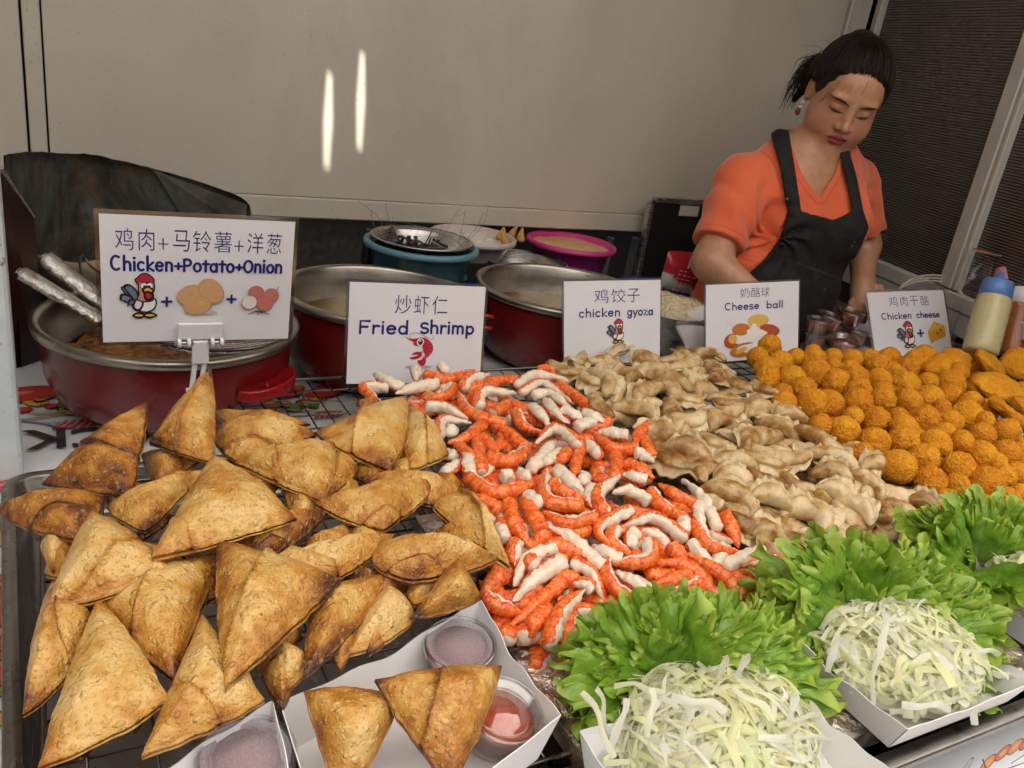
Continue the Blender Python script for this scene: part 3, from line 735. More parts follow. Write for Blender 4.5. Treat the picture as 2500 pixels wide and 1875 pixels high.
def back_bowls():
    zb = onz(985, 585, .915)
    bc = (.700, 1.665)
    tub('plastic_tub', 'round teal blue plastic tub holding a steel colander', bc, .114, .945, .835, plain('teal_plastic', (.085, .21, .27), .35, var=.06))
    t = thing('colander', 'perforated steel colander full of burnt scraps inside the teal tub', 'colander', (*bc, .88))
    MB().lathe([(.108, .952), (.112, .955), (.109, .957), (.102, .948), (.082, .91), (.05, .892), (0, .89), (0, .889), (.05, .891), (.084, .909), (.104, .949), (.108, .952)], (*bc, 0), 56).build('bowl', STEEL, t, True)
    m = MB(); rr = random.Random(4)
    for i in range(90):
        a, r = rr.uniform(0, 6.28), rr.uniform(.02, .085); z = .866+.0035*(r > .06)+.0
        if a > .6 and a < 2.7: m.box((bc[0]+math.cos(a)*(.084+.012*(i % 2)), bc[1]+math.sin(a)*(.084+.012*(i % 2)), .920+.014*(i % 2)), (.006, .006, .006), rotz(a))
    m.build('hole', BLACK, t)
    m = MB()
    for i in range(60):
        a, r = rr.uniform(0, 6.28), rr.uniform(0, .075); p = np.array([bc[0]+math.cos(a)*r, bc[1]+math.sin(a)*r, .912+rr.uniform(0, .025)])
        d = np.array([rr.uniform(-1, 1), rr.uniform(-1, 1), rr.uniform(-.2, .5)]); m.tube(spline([p, p+d*.022, p+d*.045+np.array([0, 0, rr.uniform(-.01, .012)])], 6), rr.uniform(.001, .004), 5)
    for a, l in ((.4, .08), (2.2, .07), (3.6, .07), (5.2, .09)):
        p = np.array([bc[0], bc[1], .925]); m.box(p+np.array([math.cos(a)*.03, math.sin(a)*.03, 0]), (l, .014, .01), rotz(a+.6))
    tag(m.build('burnt_scraps', plain('burnt', (.022, .02, .026), .5, var=.6), None, True), 'tangle of blackened scraps and peelings inside the colander', 'scraps', kind='stuff')
    stm = plain('straw', (.22, .17, .10), .7)
    for i in range(24):
        a = rr.uniform(0, 6.28); p = np.array([bc[0]+math.cos(a)*.085, bc[1]+math.sin(a)*.085, .945]); d = np.array([math.cos(a)*.4+rr.uniform(-.5, .5), math.sin(a)*.3, 1.0])
        L = rr.uniform(.02, .05) if i > 7 else rr.uniform(.06, .11)
        tag(MB().tube(spline([p, p+d*L*.5, p+d*L+np.array([rr.uniform(-.04, .04), 0, -.01])], 8), .0005, 4).build('dry_stalk', stm, None, True), 'thin dry stalk sticking up from the colander in the teal tub', 'stalk', 'dry stalks in the colander')
    wc = (.905, 1.835)
    tub('plastic_bowl', 'pale pinkish white plastic bowl holding fried pieces', wc, .10, .928, .872, plain('milky_plastic', (.50, .42, .41), .4, var=.05), .72, .008, 'bowl')
    V, F = disc(wc[0], wc[1], .914, .088, amp=.006, seed=5); tag(mk('flour', V, F, plain('flour', (.62, .58, .54), .8, bump=.3)), 'white flour spread inside the pale bowl', 'flour')
    for i, (px, py) in enumerate([(1215, 598), (1238, 592), (1262, 600), (1228, 606)]):
        q = onz(px+8, py-22, .928); samosa_small(q, i)
    pc = (1.205, 1.855)
    tub('plastic_tub', 'bright pink plastic tub full of orange batter', pc, .110, .914, SHZ+.002, plain('pink_plastic', (.52, .035, .20), .35, var=.05), .76, .012)
    V, F = disc(pc[0], pc[1], .902, .104, amp=.003, seed=8); bt = NT('batter'); n = bt.noise(16, 4, .6)
    tag(mk('batter', V, F, bt.done(bt.pbr(bt.mix(bt.rng(n, .35, .65), (.62, .33, .16), (.70, .46, .24)), .3, 0, bt.bump(n, .2, .003)))), 'smooth orange batter filling the pink tub', 'batter')
    c1, c2 = onz(1172, 640, .905), onz(1425, 668, .905); cc = np.array([1.02, 1.762, 0])
    s = MB().lathe([(.0, SHZ+.003), (.05, SHZ+.003), (.085, .84), (.102, .880), (.108, .883), (.106, .886), (.099, .882), (.08, .842), (.05, .815), (0, .812)], (*cc[:2], 0), 56).build('steel_bowl', STEEL, None, True)
    tag(s, 'shiny steel bowl standing behind the red pots', 'bowl')
def m_fritter():
    t = NT('fritter'); n = t.noise(45, 4); return t.done(t.pbr(t.mix(t.rng(n, .3, .7), (.42, .19, .035), (.62, .36, .10)), .5, 0, t.bump(n, .5, .003)))
FRIT = m_fritter()
def samosa_small(q, i):
    rr = np.random.default_rng(i+50); d = unit(np.array([rr.uniform(-.5, .5), rr.uniform(-.3, .3), 1]))
    V, F = lathe([(.0, .0), (.012, .0), (.015, .006), (.011, .018), (.003, .034), (0, .036)], 14); V = V*np.array([1, .7, 1]); V += .002*npnoise(V*150+i)[:, None]
    tag(mk('fried_fritter', V@frame(d).T+q-np.array([0, 0, .012]), F, FRIT), ['small golden fritter at the left of the pale bowl', 'tallest pointed golden fritter in the pale bowl', 'small golden fritter nearest the pink tub in the pale bowl', 'golden fritter lying at the front of the pale bowl'][i], 'fritter', 'fritters in the pale bowl')
back_bowls()
# ------------------------------------------------------------------ leaning framed board, snack bag, breadcrumbs, paper
def leaning_board():
    Y = 1.90; TL, BL = ony(1590, 486, Y), ony(1596, 690, Y); TR = np.array([TL[0]+.36, Y, TL[2]]); z0 = TZ
    t = thing('framed_board', 'black board in a thin aluminium frame leaning on the beige panel', 'board', ((TL[0]+TR[0])/2, Y, z0))
    MB().box(((TL[0]+TR[0])/2, Y, (z0+TL[2])/2), (TR[0]-TL[0]-.01, .012, TL[2]-z0-.01)).build('board', BLACK, t)
    bd_ = [c_ for c_ in bpy.data.objects if c_.parent == t][0]
    MB().box((TL[0], Y-.003, (z0+TL[2])/2), (.016, .022, TL[2]-z0), bev=.003).build('frame', STEEL, t)
    MB().box((TR[0], Y-.003, (z0+TL[2])/2), (.016, .022, TL[2]-z0), bev=.003).build('frame', STEEL, t)
    MB().box(((TL[0]+TR[0])/2, Y-.003, TL[2]), (TR[0]-TL[0]-.0165, .022, .014), bev=.003).build('frame', STEEL, t)
    a, b = ony(1662, 505, Y-.01), ony(1716, 527, Y-.01)
    MB().box((a[0]+.035, Y-.008, (a[2]+b[2])/2), (.07, .003, .03), bev=.001).build('white_tab', plain('white_card', (.55, .52, .46), .6), bd_)
    g = plain('grey_bar', (.10, .095, .085), .6)
    for k, ((xa, ya), (xb, yb)) in enumerate([((1492, 580), (1470, 690)), ((1552, 580), (1528, 690))]):
        A, B = ony(xa, ya, 2.02), ony(xb, yb, 2.02); o = MB().tube([A, A+(B-A)*3.2], .014, 4).build('trestle_bar', g, None)
        tag(o, ['left grey trestle bar in the dark gap under the panel', 'right grey trestle bar in the dark gap under the panel'][k], 'bar', 'trestle bars under the panel')
leaning_board()
def sheet_bulge(P00, P10, P11, P01, nrm, bulge, nu=20, nv=26, amp=.004, seed=0, sc=30):
    u = np.linspace(0, 1, nu)[:, None, None]; v = np.linspace(0, 1, nv)[None, :, None]
    P = (1-u)*(1-v)*P00+u*(1-v)*P10+u*v*P11+(1-u)*v*P01
    b = bulge*(np.sin(np.pi*u)*np.sin(np.pi*v))**.6
    P = P+np.asarray(nrm)*b
    Q = P.reshape(-1, 3); Q = Q+np.asarray(nrm)*(amp*npnoise(Q*sc+seed))[:, None]
    return Q, gridF(nu, nv)
def snack_bag():
    Y = 1.60
    C = [ony(1608, 700, Y), ony(1720, 745, Y), ony(1735, 618, Y), ony(1632, 612, Y)]
    t = thing('snack_bag', 'red and white snack bag slumped beside the woman', 'bag', (*((C[0]+C[1])/2)[:2], C[0][2]))
    n = np.array([-.4, -.9, .15]); n = unit(n)
    V, F = sheet_bulge(C[0], C[1], C[2], C[3], n, .035, seed=2); V2, F2 = sheet_bulge(C[0], C[1], C[2], C[3], -n, .03, seed=5)
    def colr(V):
        u = np.linspace(0, 1, 20)[:, None]; v = np.linspace(0, 1, 26)[None, :]
        m = (v > .42-.35*u+.05*np.sin(u*14)).ravel()
        return np.where(m[:, None], (.42, .02, .03), (.50, .49, .47))
    bm = NT('bag_film'); a_ = bm.attr('Col').outputs[0]; bm = bm.done(bm.pbr(a_, .25, 0, bm.bump(bm.noise(60, 3), .4, .004)))
    m = MB(); m.add(V, F, colr(V)); m.add(V2, [f[::-1] for f in F2], colr(V2)); fm = m.build('film', bm, t, True)
    ex = unit(C[1]-C[0]+C[2]-C[3]); ey = unit(np.cross(-n, ex)); ey = ey if ey[2] > 0 else -ey
    o = C[3]*.6+C[0]*.4+(C[2]-C[3])*.42+n*.040
    Vt, Ft = text_mesh('Fami', .042, .0016); wm = plain('bag_white_print', (.6, .57, .54), .4)
    mk('lettering', o+np.outer(Vt[:, 0], ex)+np.outer(Vt[:, 1], ey), Ft, wm, fm, False)
    rr = random.Random(3); m = MB()
    for k in range(6):
        for j in range(rr.randint(2, 4)):
            w = rr.uniform(.006, .013); p = o+ex*(-.02+j*.016)+ey*(-.012-k*.010)-n*.004*k
            m.add([p, p+ex*w, p+ex*w+ey*.0022, p+ey*.0022], [[0, 1, 2, 3]])
    m.build('small_print', wm, fm)
snack_bag()
def crumbs_bowl():
    c = onz(1640, 760, .86); c = np.array([c[0]+.02, c[1]+.03, 0])
    o = MB().lathe([(0, TZ+.004), (.06, TZ+.004), (.095, .82), (.112, .862), (.117, .864), (.115, .867), (.108, .862), (.09, .82), (0, .80)], c, 48).build('steel_bowl', STEEL, None, True)
    tag(o, 'steel bowl of pale breadcrumbs beside the white paper', 'bowl')
    V, F = disc(c[0], c[1], .868, .106, amp=.008, seed=12); r = np.linalg.norm(V[:, :2]-c[:2], axis=1); V[:, 2] += .03*(1-(r/.106)**2)-.01
    b = NT('breadcrumbs'); v = b.vor(160).outputs[0]; n = b.noise(90, 4)
    tag(mk('breadcrumbs', V, F, b.done(b.pbr(b.ramp(n, [(.3, (.52, .40, .20)), (.6, (.70, .60, .40))]), .8, 0, b.bump(b.math('ADD', v, n), .9, .006)))), 'heap of pale yellow breadcrumbs in the steel bowl behind the signs', 'breadcrumbs', kind='stuff')
    A, B, C_, D_ = atd(1635, 772, 1.86), atd(1680, 860, 1.82), atd(1735, 865, 1.86), atd(1730, 742, 1.90)
    V, F = sheet_bulge(A, B, C_, D_, unit(np.array([-.6, -.7, .4])), .02, amp=.002, seed=9)
    tag(mk('paper_sheet', V, F, plain('white_paper', (.62, .60, .60), .6)), 'curled sheet of white paper between the gyoza and cheese ball signs', 'paper')
crumbs_bowl()
# ------------------------------------------------------------------ clear plastic
def m_clear(name, tint=(.95, .95, .95), alpha=.22, rough=.08):
    t = NT(name); tr = t.n('ShaderNodeBsdfTransparent', {0: (*tint, 1)})
    g = t.n('ShaderNodeBsdfGlossy', {0: (.9, .9, .9, 1), 1: rough}).outputs[0]
    fr = t.n('ShaderNodeLayerWeight', {0: .35}).outputs[1]
    return t.done(t.mixs(t.math('ADD', t.math('MULTIPLY', fr, .4), alpha*.5, clamp=True), tr, g))
CLEAR = m_clear('clear_plastic'); CLEARB = m_clear('clear_bag', (.97, .97, .97), .03, .12); LAMIN = m_clear('laminate_film', (.80, .74, .72), .38, .12)
def m_frost():
    t = NT('fogged_lid'); v = t.vor(1100).outputs[0]; n = t.noise(500, 2)
    tr = t.n('ShaderNodeBsdfTransparent', {0: (.95, .9, .92, 1)})
    return t.done(t.mixs(t.rng(v, .15, .45, .96, .55), tr, t.pbr((.58, .55, .60), .25, 0, t.bump(v, 1.0, .0015))))
FROST = m_frost()
def m_sauce():
    t = NT('chilli_sauce'); n = t.noise(160, 3); v = t.vor(150)
    col = t.mix(t.rng(n, .35, .65), (.52, .085, .035), (.62, .13, .06)); col = t.mix(t.rng(v.outputs[0], .10, .15, 1, 0), col, (.28, .02, .012))
    return t.done(t.pbr(col, .2, 0, None, .5, Subsurface_Weight=.2, Subsurface_Radius=(.01, .004, .002)))
SAUCE = m_sauce()
def sauce_cup(c, R, axis, label, group, fog=True, fill=.75, n=44, h=.030):
    A = frame(axis); c = np.array(c); t = thing('sauce_cup', label, 'sauce cup', c, group)
    def put(prof, name, mat):
        V, F = lathe(prof, n); mk(name, V@A.T+c, F, mat, t)
    r0 = R*.74; ri = lambda z: r0+(R*.93-r0)*z/h
    put([(0, 0), (r0, 0), (R*.93, h), (R*.97, h), (R*.97, h+.0012), (R*.92, h+.0012), (r0-.001, .001), (0, .001)], 'cup', CLEAR)
    zf = h*fill
    put([(0, .0015), (r0-.0015, .0015), (ri(zf)-.0015, zf), (0, zf)], 'sauce', SAUCE)
    zl = h+.0016
    put([(R*.99, zl-.004), (R*1.03, zl-.003), (R*1.03, zl+.001), (R*.98, zl+.0028), (R*.93, zl+.0026), (R*.90, zl+.0005)], 'lid', CLEAR)
    put([(R*.90, zl+.0005), (R*.76, zl+.0005), (R*.74, zl-.0022), (R*.66, zl-.0022), (R*.64, zl+.0006), (0, zl+.0006)], 'lid', FROST if fog else CLEAR)
    return t
def portion_cups():
    rr = random.Random(5)
    spots = [(2005, 822, 0), (2058, 812, 0), (1985, 845, 0), (2040, 838, 0), (2080, 838, 0), (2015, 800, 1), (2068, 790, 1), (1990, 812, 1), (2052, 858, 0), (1978, 800, 0)]
    lab = ['behind the cheese balls', 'beside the chicken cheese sign', 'next to the iced drink']
    for k, (px, py, l) in enumerate(spots):
        q = onz(px, py, .80+.036*l+.02); ax = unit(np.array([rr.uniform(-.15, .15), rr.uniform(-.15, .15), 1]))
        row = ['front', 'upper'][l]
        sauce_cup(q-np.array([0, 0, .0]), .033, ax, 'lidded cup of red sauce in the %s layer, %s in from the iced drink' % (row, ['first', 'second', 'third', 'fourth', 'fifth', 'sixth', 'seventh', 'eighth'][sorted([s[0] for s in spots if s[2] == l]).index(px)]), 'stacked sauce cups behind the cheese balls', False, .7, 28)
    q = onz(2045, 838, .80)
    tag(MB().box((q[0], q[1], .78), (.25, .20, .066), bev=.01).build('sauce_cup_carton', plain('carton', (.3, .25, .2), .7)), 'low carton under the stacked sauce cups', 'carton')
    for k, (px, py) in enumerate([(2340, 862), (2385, 868)]):
        q = onz(px, py, .80); tag(MB().lathe([(0, 0), (.024, 0), (.031, .03), (.034, .031), (.033, .033), (.029, .031), (.022, .002), (0, .002)], q, 32).build('empty_cup', CLEAR, None, True), ['empty clear cup right of the chicken cheese sign', 'empty clear cup at the foot of the cream bottle'][k], 'cup', 'empty clear cups')
portion_cups()
def iced_drink():
    b = onz(1957, 830, .80); c = np.array([b[0], b[1]+.02, TZ+.002])
    t = thing('drink_cup', 'iced coffee cup with domed clear lid and green straw', 'drink cup', c)
    top = atd(1965, 775, 1.88)[2]; h = top-c[2]
    MB().lathe([(0, 0), (.026, 0), (.0375, h*1.0), (.039, h), (.039, h+.002), (.036, h+.001), (.025, .002), (0, .002)], c).build('cup', CLEAR, t, True)
    MB().lathe([(0, .003), (.0245, .003), (.035, h*.93), (0, h*.93)], c).build('drink', plain('milky_coffee', (.33, .25, .20), .3), t, True)
    MB().lathe([(.040, h-.004), (.042, h), (.040, h+.006), (.037, h+.008), (.035, h+.026), (.026, h+.042), (.010, h+.049), (.008, h+.049)], c).build('dome_lid', CLEAR, t, True)
    d = unit(np.array([.10, .12, 1])); s = c+np.array([0, 0, h*.2]); MB().tube([s, s+d*(h*.8+.12)], .0032, 8).build('straw', plain('green_straw', (.01, .13, .07), .35), t, True)
iced_drink()
def bottle(label, px, py, topx, topy, dep, R, body, capc, liquid=None, tipped=True):
    A, B = atd(px, py, dep), atd(topx, topy, dep+.015); ax = unit(B-A); L = np.linalg.norm(B-A); Fm = frame(ax)
    t = thing('sauce_bottle', label, 'sauce bottle', A, 'squeeze bottles by the door')
    def put(name, prof, mat): V, F = lathe(prof, 40); mk(name, V@Fm.T+A, F, mat, t)
    hb = L*.80
    put('bottle', [(0, 0), (R*.9, 0), (R*.98, .006), (R, .02), (R, hb*.90), (R*.95, hb*.93), (R*.98, hb*.95), (R*.86, hb), (R*.8, hb+.002)], body)
    put('cap', [(R*.88, hb-.004), (R*.92, hb-.003), (R*.90, hb+.032), (R*.82, hb+.036), (R*.3, hb+.036), (R*.22, hb+.037), (R*.17, hb+.058), (R*.13, hb+.060), (0, hb+.060)], capc)
    for k in range(3):
        pass
    return t
def bottles():
    cream = plain('cream_sauce_bottle', (.56, .50, .27), .3, var=.05)
    bottle('tilted squeeze bottle of cream sauce with blue nozzle cap', 2392, 862, 2438, 690, 1.90, .038, cream, plain('blue_cap', (.10, .22, .52), .35))
    bottle('squeeze bottle of orange sauce with white cap at the right border', 2466, 870, 2494, 712, 1.965, .038, plain('orange_sauce_bottle', (.28, .085, .025), .25, var=.2), plain('white_cap', (.6, .6, .6), .35))
    bottle('squeeze bottle behind with pink nozzle cap', 2440, 830, 2466, 660, 2.02, .036, plain('brown_sauce_bottle', (.24, .07, .02), .3), plain('pink_cap', (.58, .22, .33), .35))
bottles()
def odds():
    # cooking board, cable, plastic bag, paper cup and box at the right
    c = onz(2010, 790, .80); bw = NT('worn_wood'); n = bw.noise(14, 5, .7, bw.co('Object', (1, 9, 1)))
    t = tag(MB().box((c[0]+.10, c[1]+.19, .79), (.34, .16, .028), rotz(-.25), bev=.008).build('chopping_board', bw.done(bw.pbr(bw.ramp(n, [(.3, (.035, .018, .008)), (.65, (.13, .07, .03))]), .6))), 'dark worn wooden chopping board under the woman\'s hand', 'board')
    w = plain('pale_cable', (.48, .44, .38), .4)
    for k in range(3):
        pts = [atd(2195+k*4, 705-k*4, 2.1), atd(2240, 688-k*6, 2.15), atd(2300, 688-k*7, 2.18), atd(2335, 706-k*3, 2.15), atd(2350+k*3, 728, 2.12)]
        tag(MB().tube(spline(pts, 30), .0028, 7).build('cable', w, None, True), ['lowest loop of pale cable behind the chicken cheese sign', 'middle loop of pale cable behind the chicken cheese sign', 'topmost loop of pale cable behind the chicken cheese sign'][k], 'cable', 'loops of pale cable')
    # empty plastic bag hanging from a skewer
    A, B = atd(2352, 606, 1.99), atd(2445, 625, 1.99)
    t = thing('plastic_bag', 'clear plastic bag hanging open from a thin stick by the door', 'bag', (A+B)/2-np.array([0, 0, .15]))
    MB().tube([A, B], .0014, 6).build('stick', plain('skewer', (.42, .30, .16), .6), t, True)
    MB().tube(spline([atd(2375, 607, 1.995), atd(2398, 612, 1.995), atd(2420, 620, 1.995)], 10), .0018, 6).build('rubber_band', plain('red_band', (.4, .04, .03), .5), t, True)
    n = unit(np.array([-.7, -.7, .1]))
    for s in (0, 1):
        V, F = sheet_bulge(atd(2310, 712, 1.97), atd(2408, 728, 1.97), atd(2428, 622, 2.0), atd(2362, 608, 2.0), n*(1 if s else -1), .035, amp=.008, seed=30+s, sc=24); mk('film', V, F, CLEARB, t)
    c = onz(2335, 850, .80); c[2] = TZ+.003; c[1] += .02; wt = plain('white_cup_board', (.60, .57, .52), .5)
    t = thing('paper_cup', 'white paper cup with a red band behind the chicken cheese sign', 'cup', c)
    hh = .12; V, F = lathe([(0, 0), (.030, 0), (.043, hh), (.0455, hh+.001), (.0455, hh+.004), (.0425, hh+.003), (.029, .002), (0, .002)], 40); pc_ = mk('cup', V+c, F, wt, t)
    z1, z2 = hh*.66, hh*.70; rr_ = lambda z: .030+.013*z/hh+.0004; V, F = lathe([(rr_(z1), z1), (rr_(z2), z2)], 40); mk('red_band', V+c, F, plain('print_red', (.45, .04, .05), .5), pc_)
    q = atd(2365, 775, 2.16)
    V, F = sheet_bulge(q+[-.08, -.02, -.07], q+[.06, .06, -.07], q+[.07, .07, .03], q+[-.08, -.02, .04], unit(np.array([-.5, -.8, 0])), .004, amp=.003, seed=3, sc=60)
    tag(mk('paper_bag', V, F, plain('brown_paper', (.42, .33, .24), .7)), 'open pale brown paper bag between the sign and the cream bottle', 'bag')
    # steel pan lid glint behind bottles
    q = atd(2490, 655, 2.3); tag(MB().lathe([(0, 0), (.05, 0), (.075, .05), (.078, .051), (.074, .05), (0, .006)], q-np.array([0, 0, .04]), 40).build('steel_pan', STEEL, None, True), 'steel pan partly hidden behind the pink capped bottle', 'pan')
    g = plain('herb_green', (.03, .09, .015), .6, var=.5); m = MB(); rr = random.Random(8)
    for px, py in ((1090, 684), (1105, 686), (1122, 688), (1075, 686)):
        for k in range(5):
            p = onz(px+rr.uniform(-6, 6), py, .83); V, F = sheet_bulge(p, p+[.018, .004, .004], p+[.02, .016, .014], p+[.002, .012, .012], np.array([0, -.4, 1]), .004, 5, 5, .003, k, 90); m.add(V, F)
    tag(m.build('green_herbs', g, None, True), 'few green leaves lying behind the middle red pot', 'herbs')
    # dark mottled upright slab left of the teal tub
    q = onz(915, 650, .83); o = MB().box((q[0]-.01, 1.80, .85), (.10, .03, .14), bev=.004).build('black_slab', plain('mottled_dark', (.020, .022, .02), .3, var=.5, vscale=25), None); tag(o, 'dark mottled slab left of the teal tub', 'tin')
odds()
# ================================================================== menu signs
NAVY = (.008, .012, .15)
def arc(cx, cy, rx, ry, a0, a1, n=16):
    a = np.radians(np.linspace(a0, a1, n)); return [(cx+rx*math.cos(t), cy+ry*math.sin(t)) for t in a]
GL = {  # glyph: (advance, strokes); x-height .52, cap height .86
 'C': (.62, [arc(.30, .43, .24, .41, 55, 305)]),
 'c': (.46, [arc(.22, .26, .17, .25, 50, 310)]),
 'h': (.50, [[(.08, .86), (.08, 0)], [(.08, .30)]+arc(.235, .32, .15, .20, 160, 0)+[(.385, 0)]]),
 'i': (.22, [[(.09, .52), (.09, 0)]]),
 'k': (.46, [[(.08, .86), (.08, 0)], [(.36, .50), (.10, .22), (.38, .0)]]),
 'e': (.50, [[(.06, .28), (.40, .28)]+arc(.23, .26, .175, .26, 8, 318)]),
 'n': (.48, [[(.08, .52), (.08, 0)], [(.08, .30)]+arc(.225, .32, .145, .20, 160, 0)+[(.37, 0)]]),
 '+': (.46, [[(.06, .30), (.40, .30)], [(.23, .47), (.23, .13)]]),
 'P': (.54, [[(.08, .72), (.08, 0)], [(.08, .72), (.24, .72)]+arc(.26, .53, .17, .19, 80, -80)+[(.10, .34)]]),
 'o': (.50, [arc(.24, .25, .18, .25, 0, 360)]),
 't': (.40, [[(.19, .66), (.19, .0)], [(.03, .47), (.36, .47)]]),
 'a': (.50, [arc(.22, .24, .165, .24, 0, 360), [(.385, .50), (.385, .0)]]),
 'O': (.60, [arc(.28, .36, .23, .36, 0, 360)]),
 'F': (.54, [[(.08, .0), (.08, .80), (.46, .80)], [(.08, .42), (.38, .42)]]),
 'r': (.38, [[(.08, .52), (.08, 0)], [(.08, .30)]+arc(.24, .28, .16, .22, 160, 60)]),
 'd': (.50, [arc(.22, .25, .165, .25, 0, 360), [(.385, .86), (.385, 0)]]),
 's': (.44, [arc(.21, .40, .15, .135, 40, 250, 12)+arc(.21, .13, .16, .14, 80, -150, 12)]),
 'S': (.50, [arc(.24, .50, .17, .17, 40, 250, 12)+arc(.24, .17, .18, .17, 80, -150, 12)]),
 'm': (.72, [[(.08, .52), (.08, 0)], [(.08, .30)]+arc(.205, .34, .125, .18, 160, 0)+[(.33, 0)], [(.33, .30)]+arc(.46, .34, .13, .18, 160, 0)+[(.59, 0)]]),
 'p': (.50, [[(.08, .52), (.08, -.28)], arc(.245, .25, .165, .25, 0, 360)]),
 'g': (.50, [arc(.22, .26, .165, .25, 0, 360), [(.385, .50), (.385, -.06)]+arc(.22, -.08, .165, .19, 0, -150)]),
 'y': (.46, [[(.05, .50), (.22, .04)], [(.40, .50), (.14, -.26)]]),
 'z': (.44, [[(.06, .50), (.36, .50), (.06, .0), (.38, .0)]]),
 'b': (.50, [[(.08, .86), (.08, 0)], arc(.245, .25, .165, .25, 0, 360)]),
 'l': (.20, [[(.09, .86), (.09, 0)]]), ' ': (.42, [])}
def letter(pr, body, u0, u1, v, H, wt=.085, dot=True):
    """hand lettering from u0 to u1 on base line v, cap height H/.86"""
    tot = sum(GL[c][0] for c in body); sx = (u1-u0)/tot; x = u0
    for c in body:
        adv, st = GL[c]
        for s in st: pr.line([(x+p[0]*sx, v+p[1]*H) for p in s], wt*H, NAVY)
        if c == 'i': pr.ell((x+.09*sx, v+.74*H), .085*H, .085*H, NAVY, n=16)
        x += adv*sx
def hanzi(pr, body, u0, u1, v, h, off=-.006, gap=None):
    V, F = text_mesh(body, 1.0, off)
    V = V[:, :2]; lo, hi = V.min(0), V.max(0); s = np.array([(u1-u0)/(hi[0]-lo[0]), h/(hi[1]-lo[1])])
    for f in F: pr.P.append(((V[f]-lo)*s+np.array([u0, v]), NAVY, True))
    pr.P.append((np.array([[u0, v], [u0+1e-5, v], [u0, v+1e-5]]), NAVY))
def rooster(pr, x, y, w, h):
    def T(P): return [(x+p[0]*w, y+p[1]*h) for p in P]
    K = (.015, .012, .015); s = w
    def ob(P, col, g=.022):
        P = np.array(T(P)); c = P.mean(0); d = P-c; L = np.linalg.norm(d, axis=1, keepdims=True)
        pr.blob(c+d*(1+g*s*1.6/L), K); pr.blob(P, col)
    for k, P in enumerate([[(.40, .34), (.25, .40), (.12, .55), (.02, .66), (.20, .66), (.36, .52)], [(.40, .36), (.22, .46), (.02, .50), (.00, .40), (.10, .38), (.28, .30)], [(.42, .38), (.26, .52), (.10, .69), (.26, .71), (.42, .56)], [(.44, .30), (.30, .32), (.20, .26), (.26, .38)]]): ob(P, [(.10, .13, .22), (.16, .20, .30), (.13, .17, .27), (.12, .15, .24)][k], .05)
    pr.line(T([(.62, .22), (.58, .06)]), .035*s, K); pr.line(T([(.82, .22), (.84, .06)]), .035*s, K)
    for fx in (.50, .82): ob([(fx-.14, .02), (fx, .055), (fx+.16, .02), (fx, -.005)], (.72, .42, .06), .05)
    ob([(.40, .30), (.50, .43), (.72, .45), (.96, .42), (.99, .28), (.88, .16), (.66, .12), (.47, .18)], (.78, .76, .78), .03)
    ob([(.36, .26), (.46, .40), (.58, .32), (.52, .20), (.42, .18)], (.66, .64, .68), .05)
    ob([(.47, .42), (.52, .54), (.50, .70), (.54, .84), (.72, .89), (.90, .84), (.95, .68), (.88, .54), (.92, .42), (.82, .38), (.70, .37), (.58, .38)], (.52, .24, .20), .03)
    ob([(.48, .80), (.42, .88), (.52, .95), (.60, 1.0), (.72, 1.01), (.82, .97), (.92, .90), (.92, .80), (.82, .84), (.70, .82), (.58, .84)], (.46, .02, .06), .03)
    for ex in (.65, .83): pr.ell(T([(ex, .735)])[0], .105*s, .115*s, K, n=20); pr.ell(T([(ex, .735)])[0], .09*s, .10*s, (.85, .85, .83), n=20); pr.ell(T([(ex+.01 if ex < .7 else ex-.02, .73)])[0], .035*s, .035*s, K, n=12)
    ob([(.66, .64), (.76, .69), (.90, .62), (.82, .57), (.78, .54), (.70, .58)], (.72, .45, .05), .05)
    ob([(.70, .55), (.80, .56), (.88, .50), (.80, .42), (.72, .46)], (.45, .02, .05), .05)
def plus(pr, x, y, s): pr.line([(x-s, y), (x+s, y)], s*.42, NAVY, False); pr.line([(x, y-s), (x, y+s)], s*.42, NAVY, False)
def mottled(pr, c, rx, ry, rot, base, k=0, dark=.7):
    rr = random.Random(k)
    pr.ell(c, rx, ry, tuple(q*dark for q in base), rot, 36); pr.ell((c[0]-rx*.04, c[1]+ry*.06), rx*.94, ry*.92, base, rot, 36)
    for i in range(8):
        a, r = rr.uniform(0, 6.28), rr.uniform(0, .65); f = rr.uniform(.86, 1.14); t = math.radians(rot)
        ex, ey = rx*r*math.cos(a), ry*r*math.sin(a)
        pr.ell((c[0]+ex*math.cos(t)-ey*math.sin(t), c[1]+ex*math.sin(t)+ey*math.cos(t)), rx*rr.uniform(.05, .22), ry*rr.uniform(.05, .2), tuple(min(1, q*f) for q in base), rot, 12)
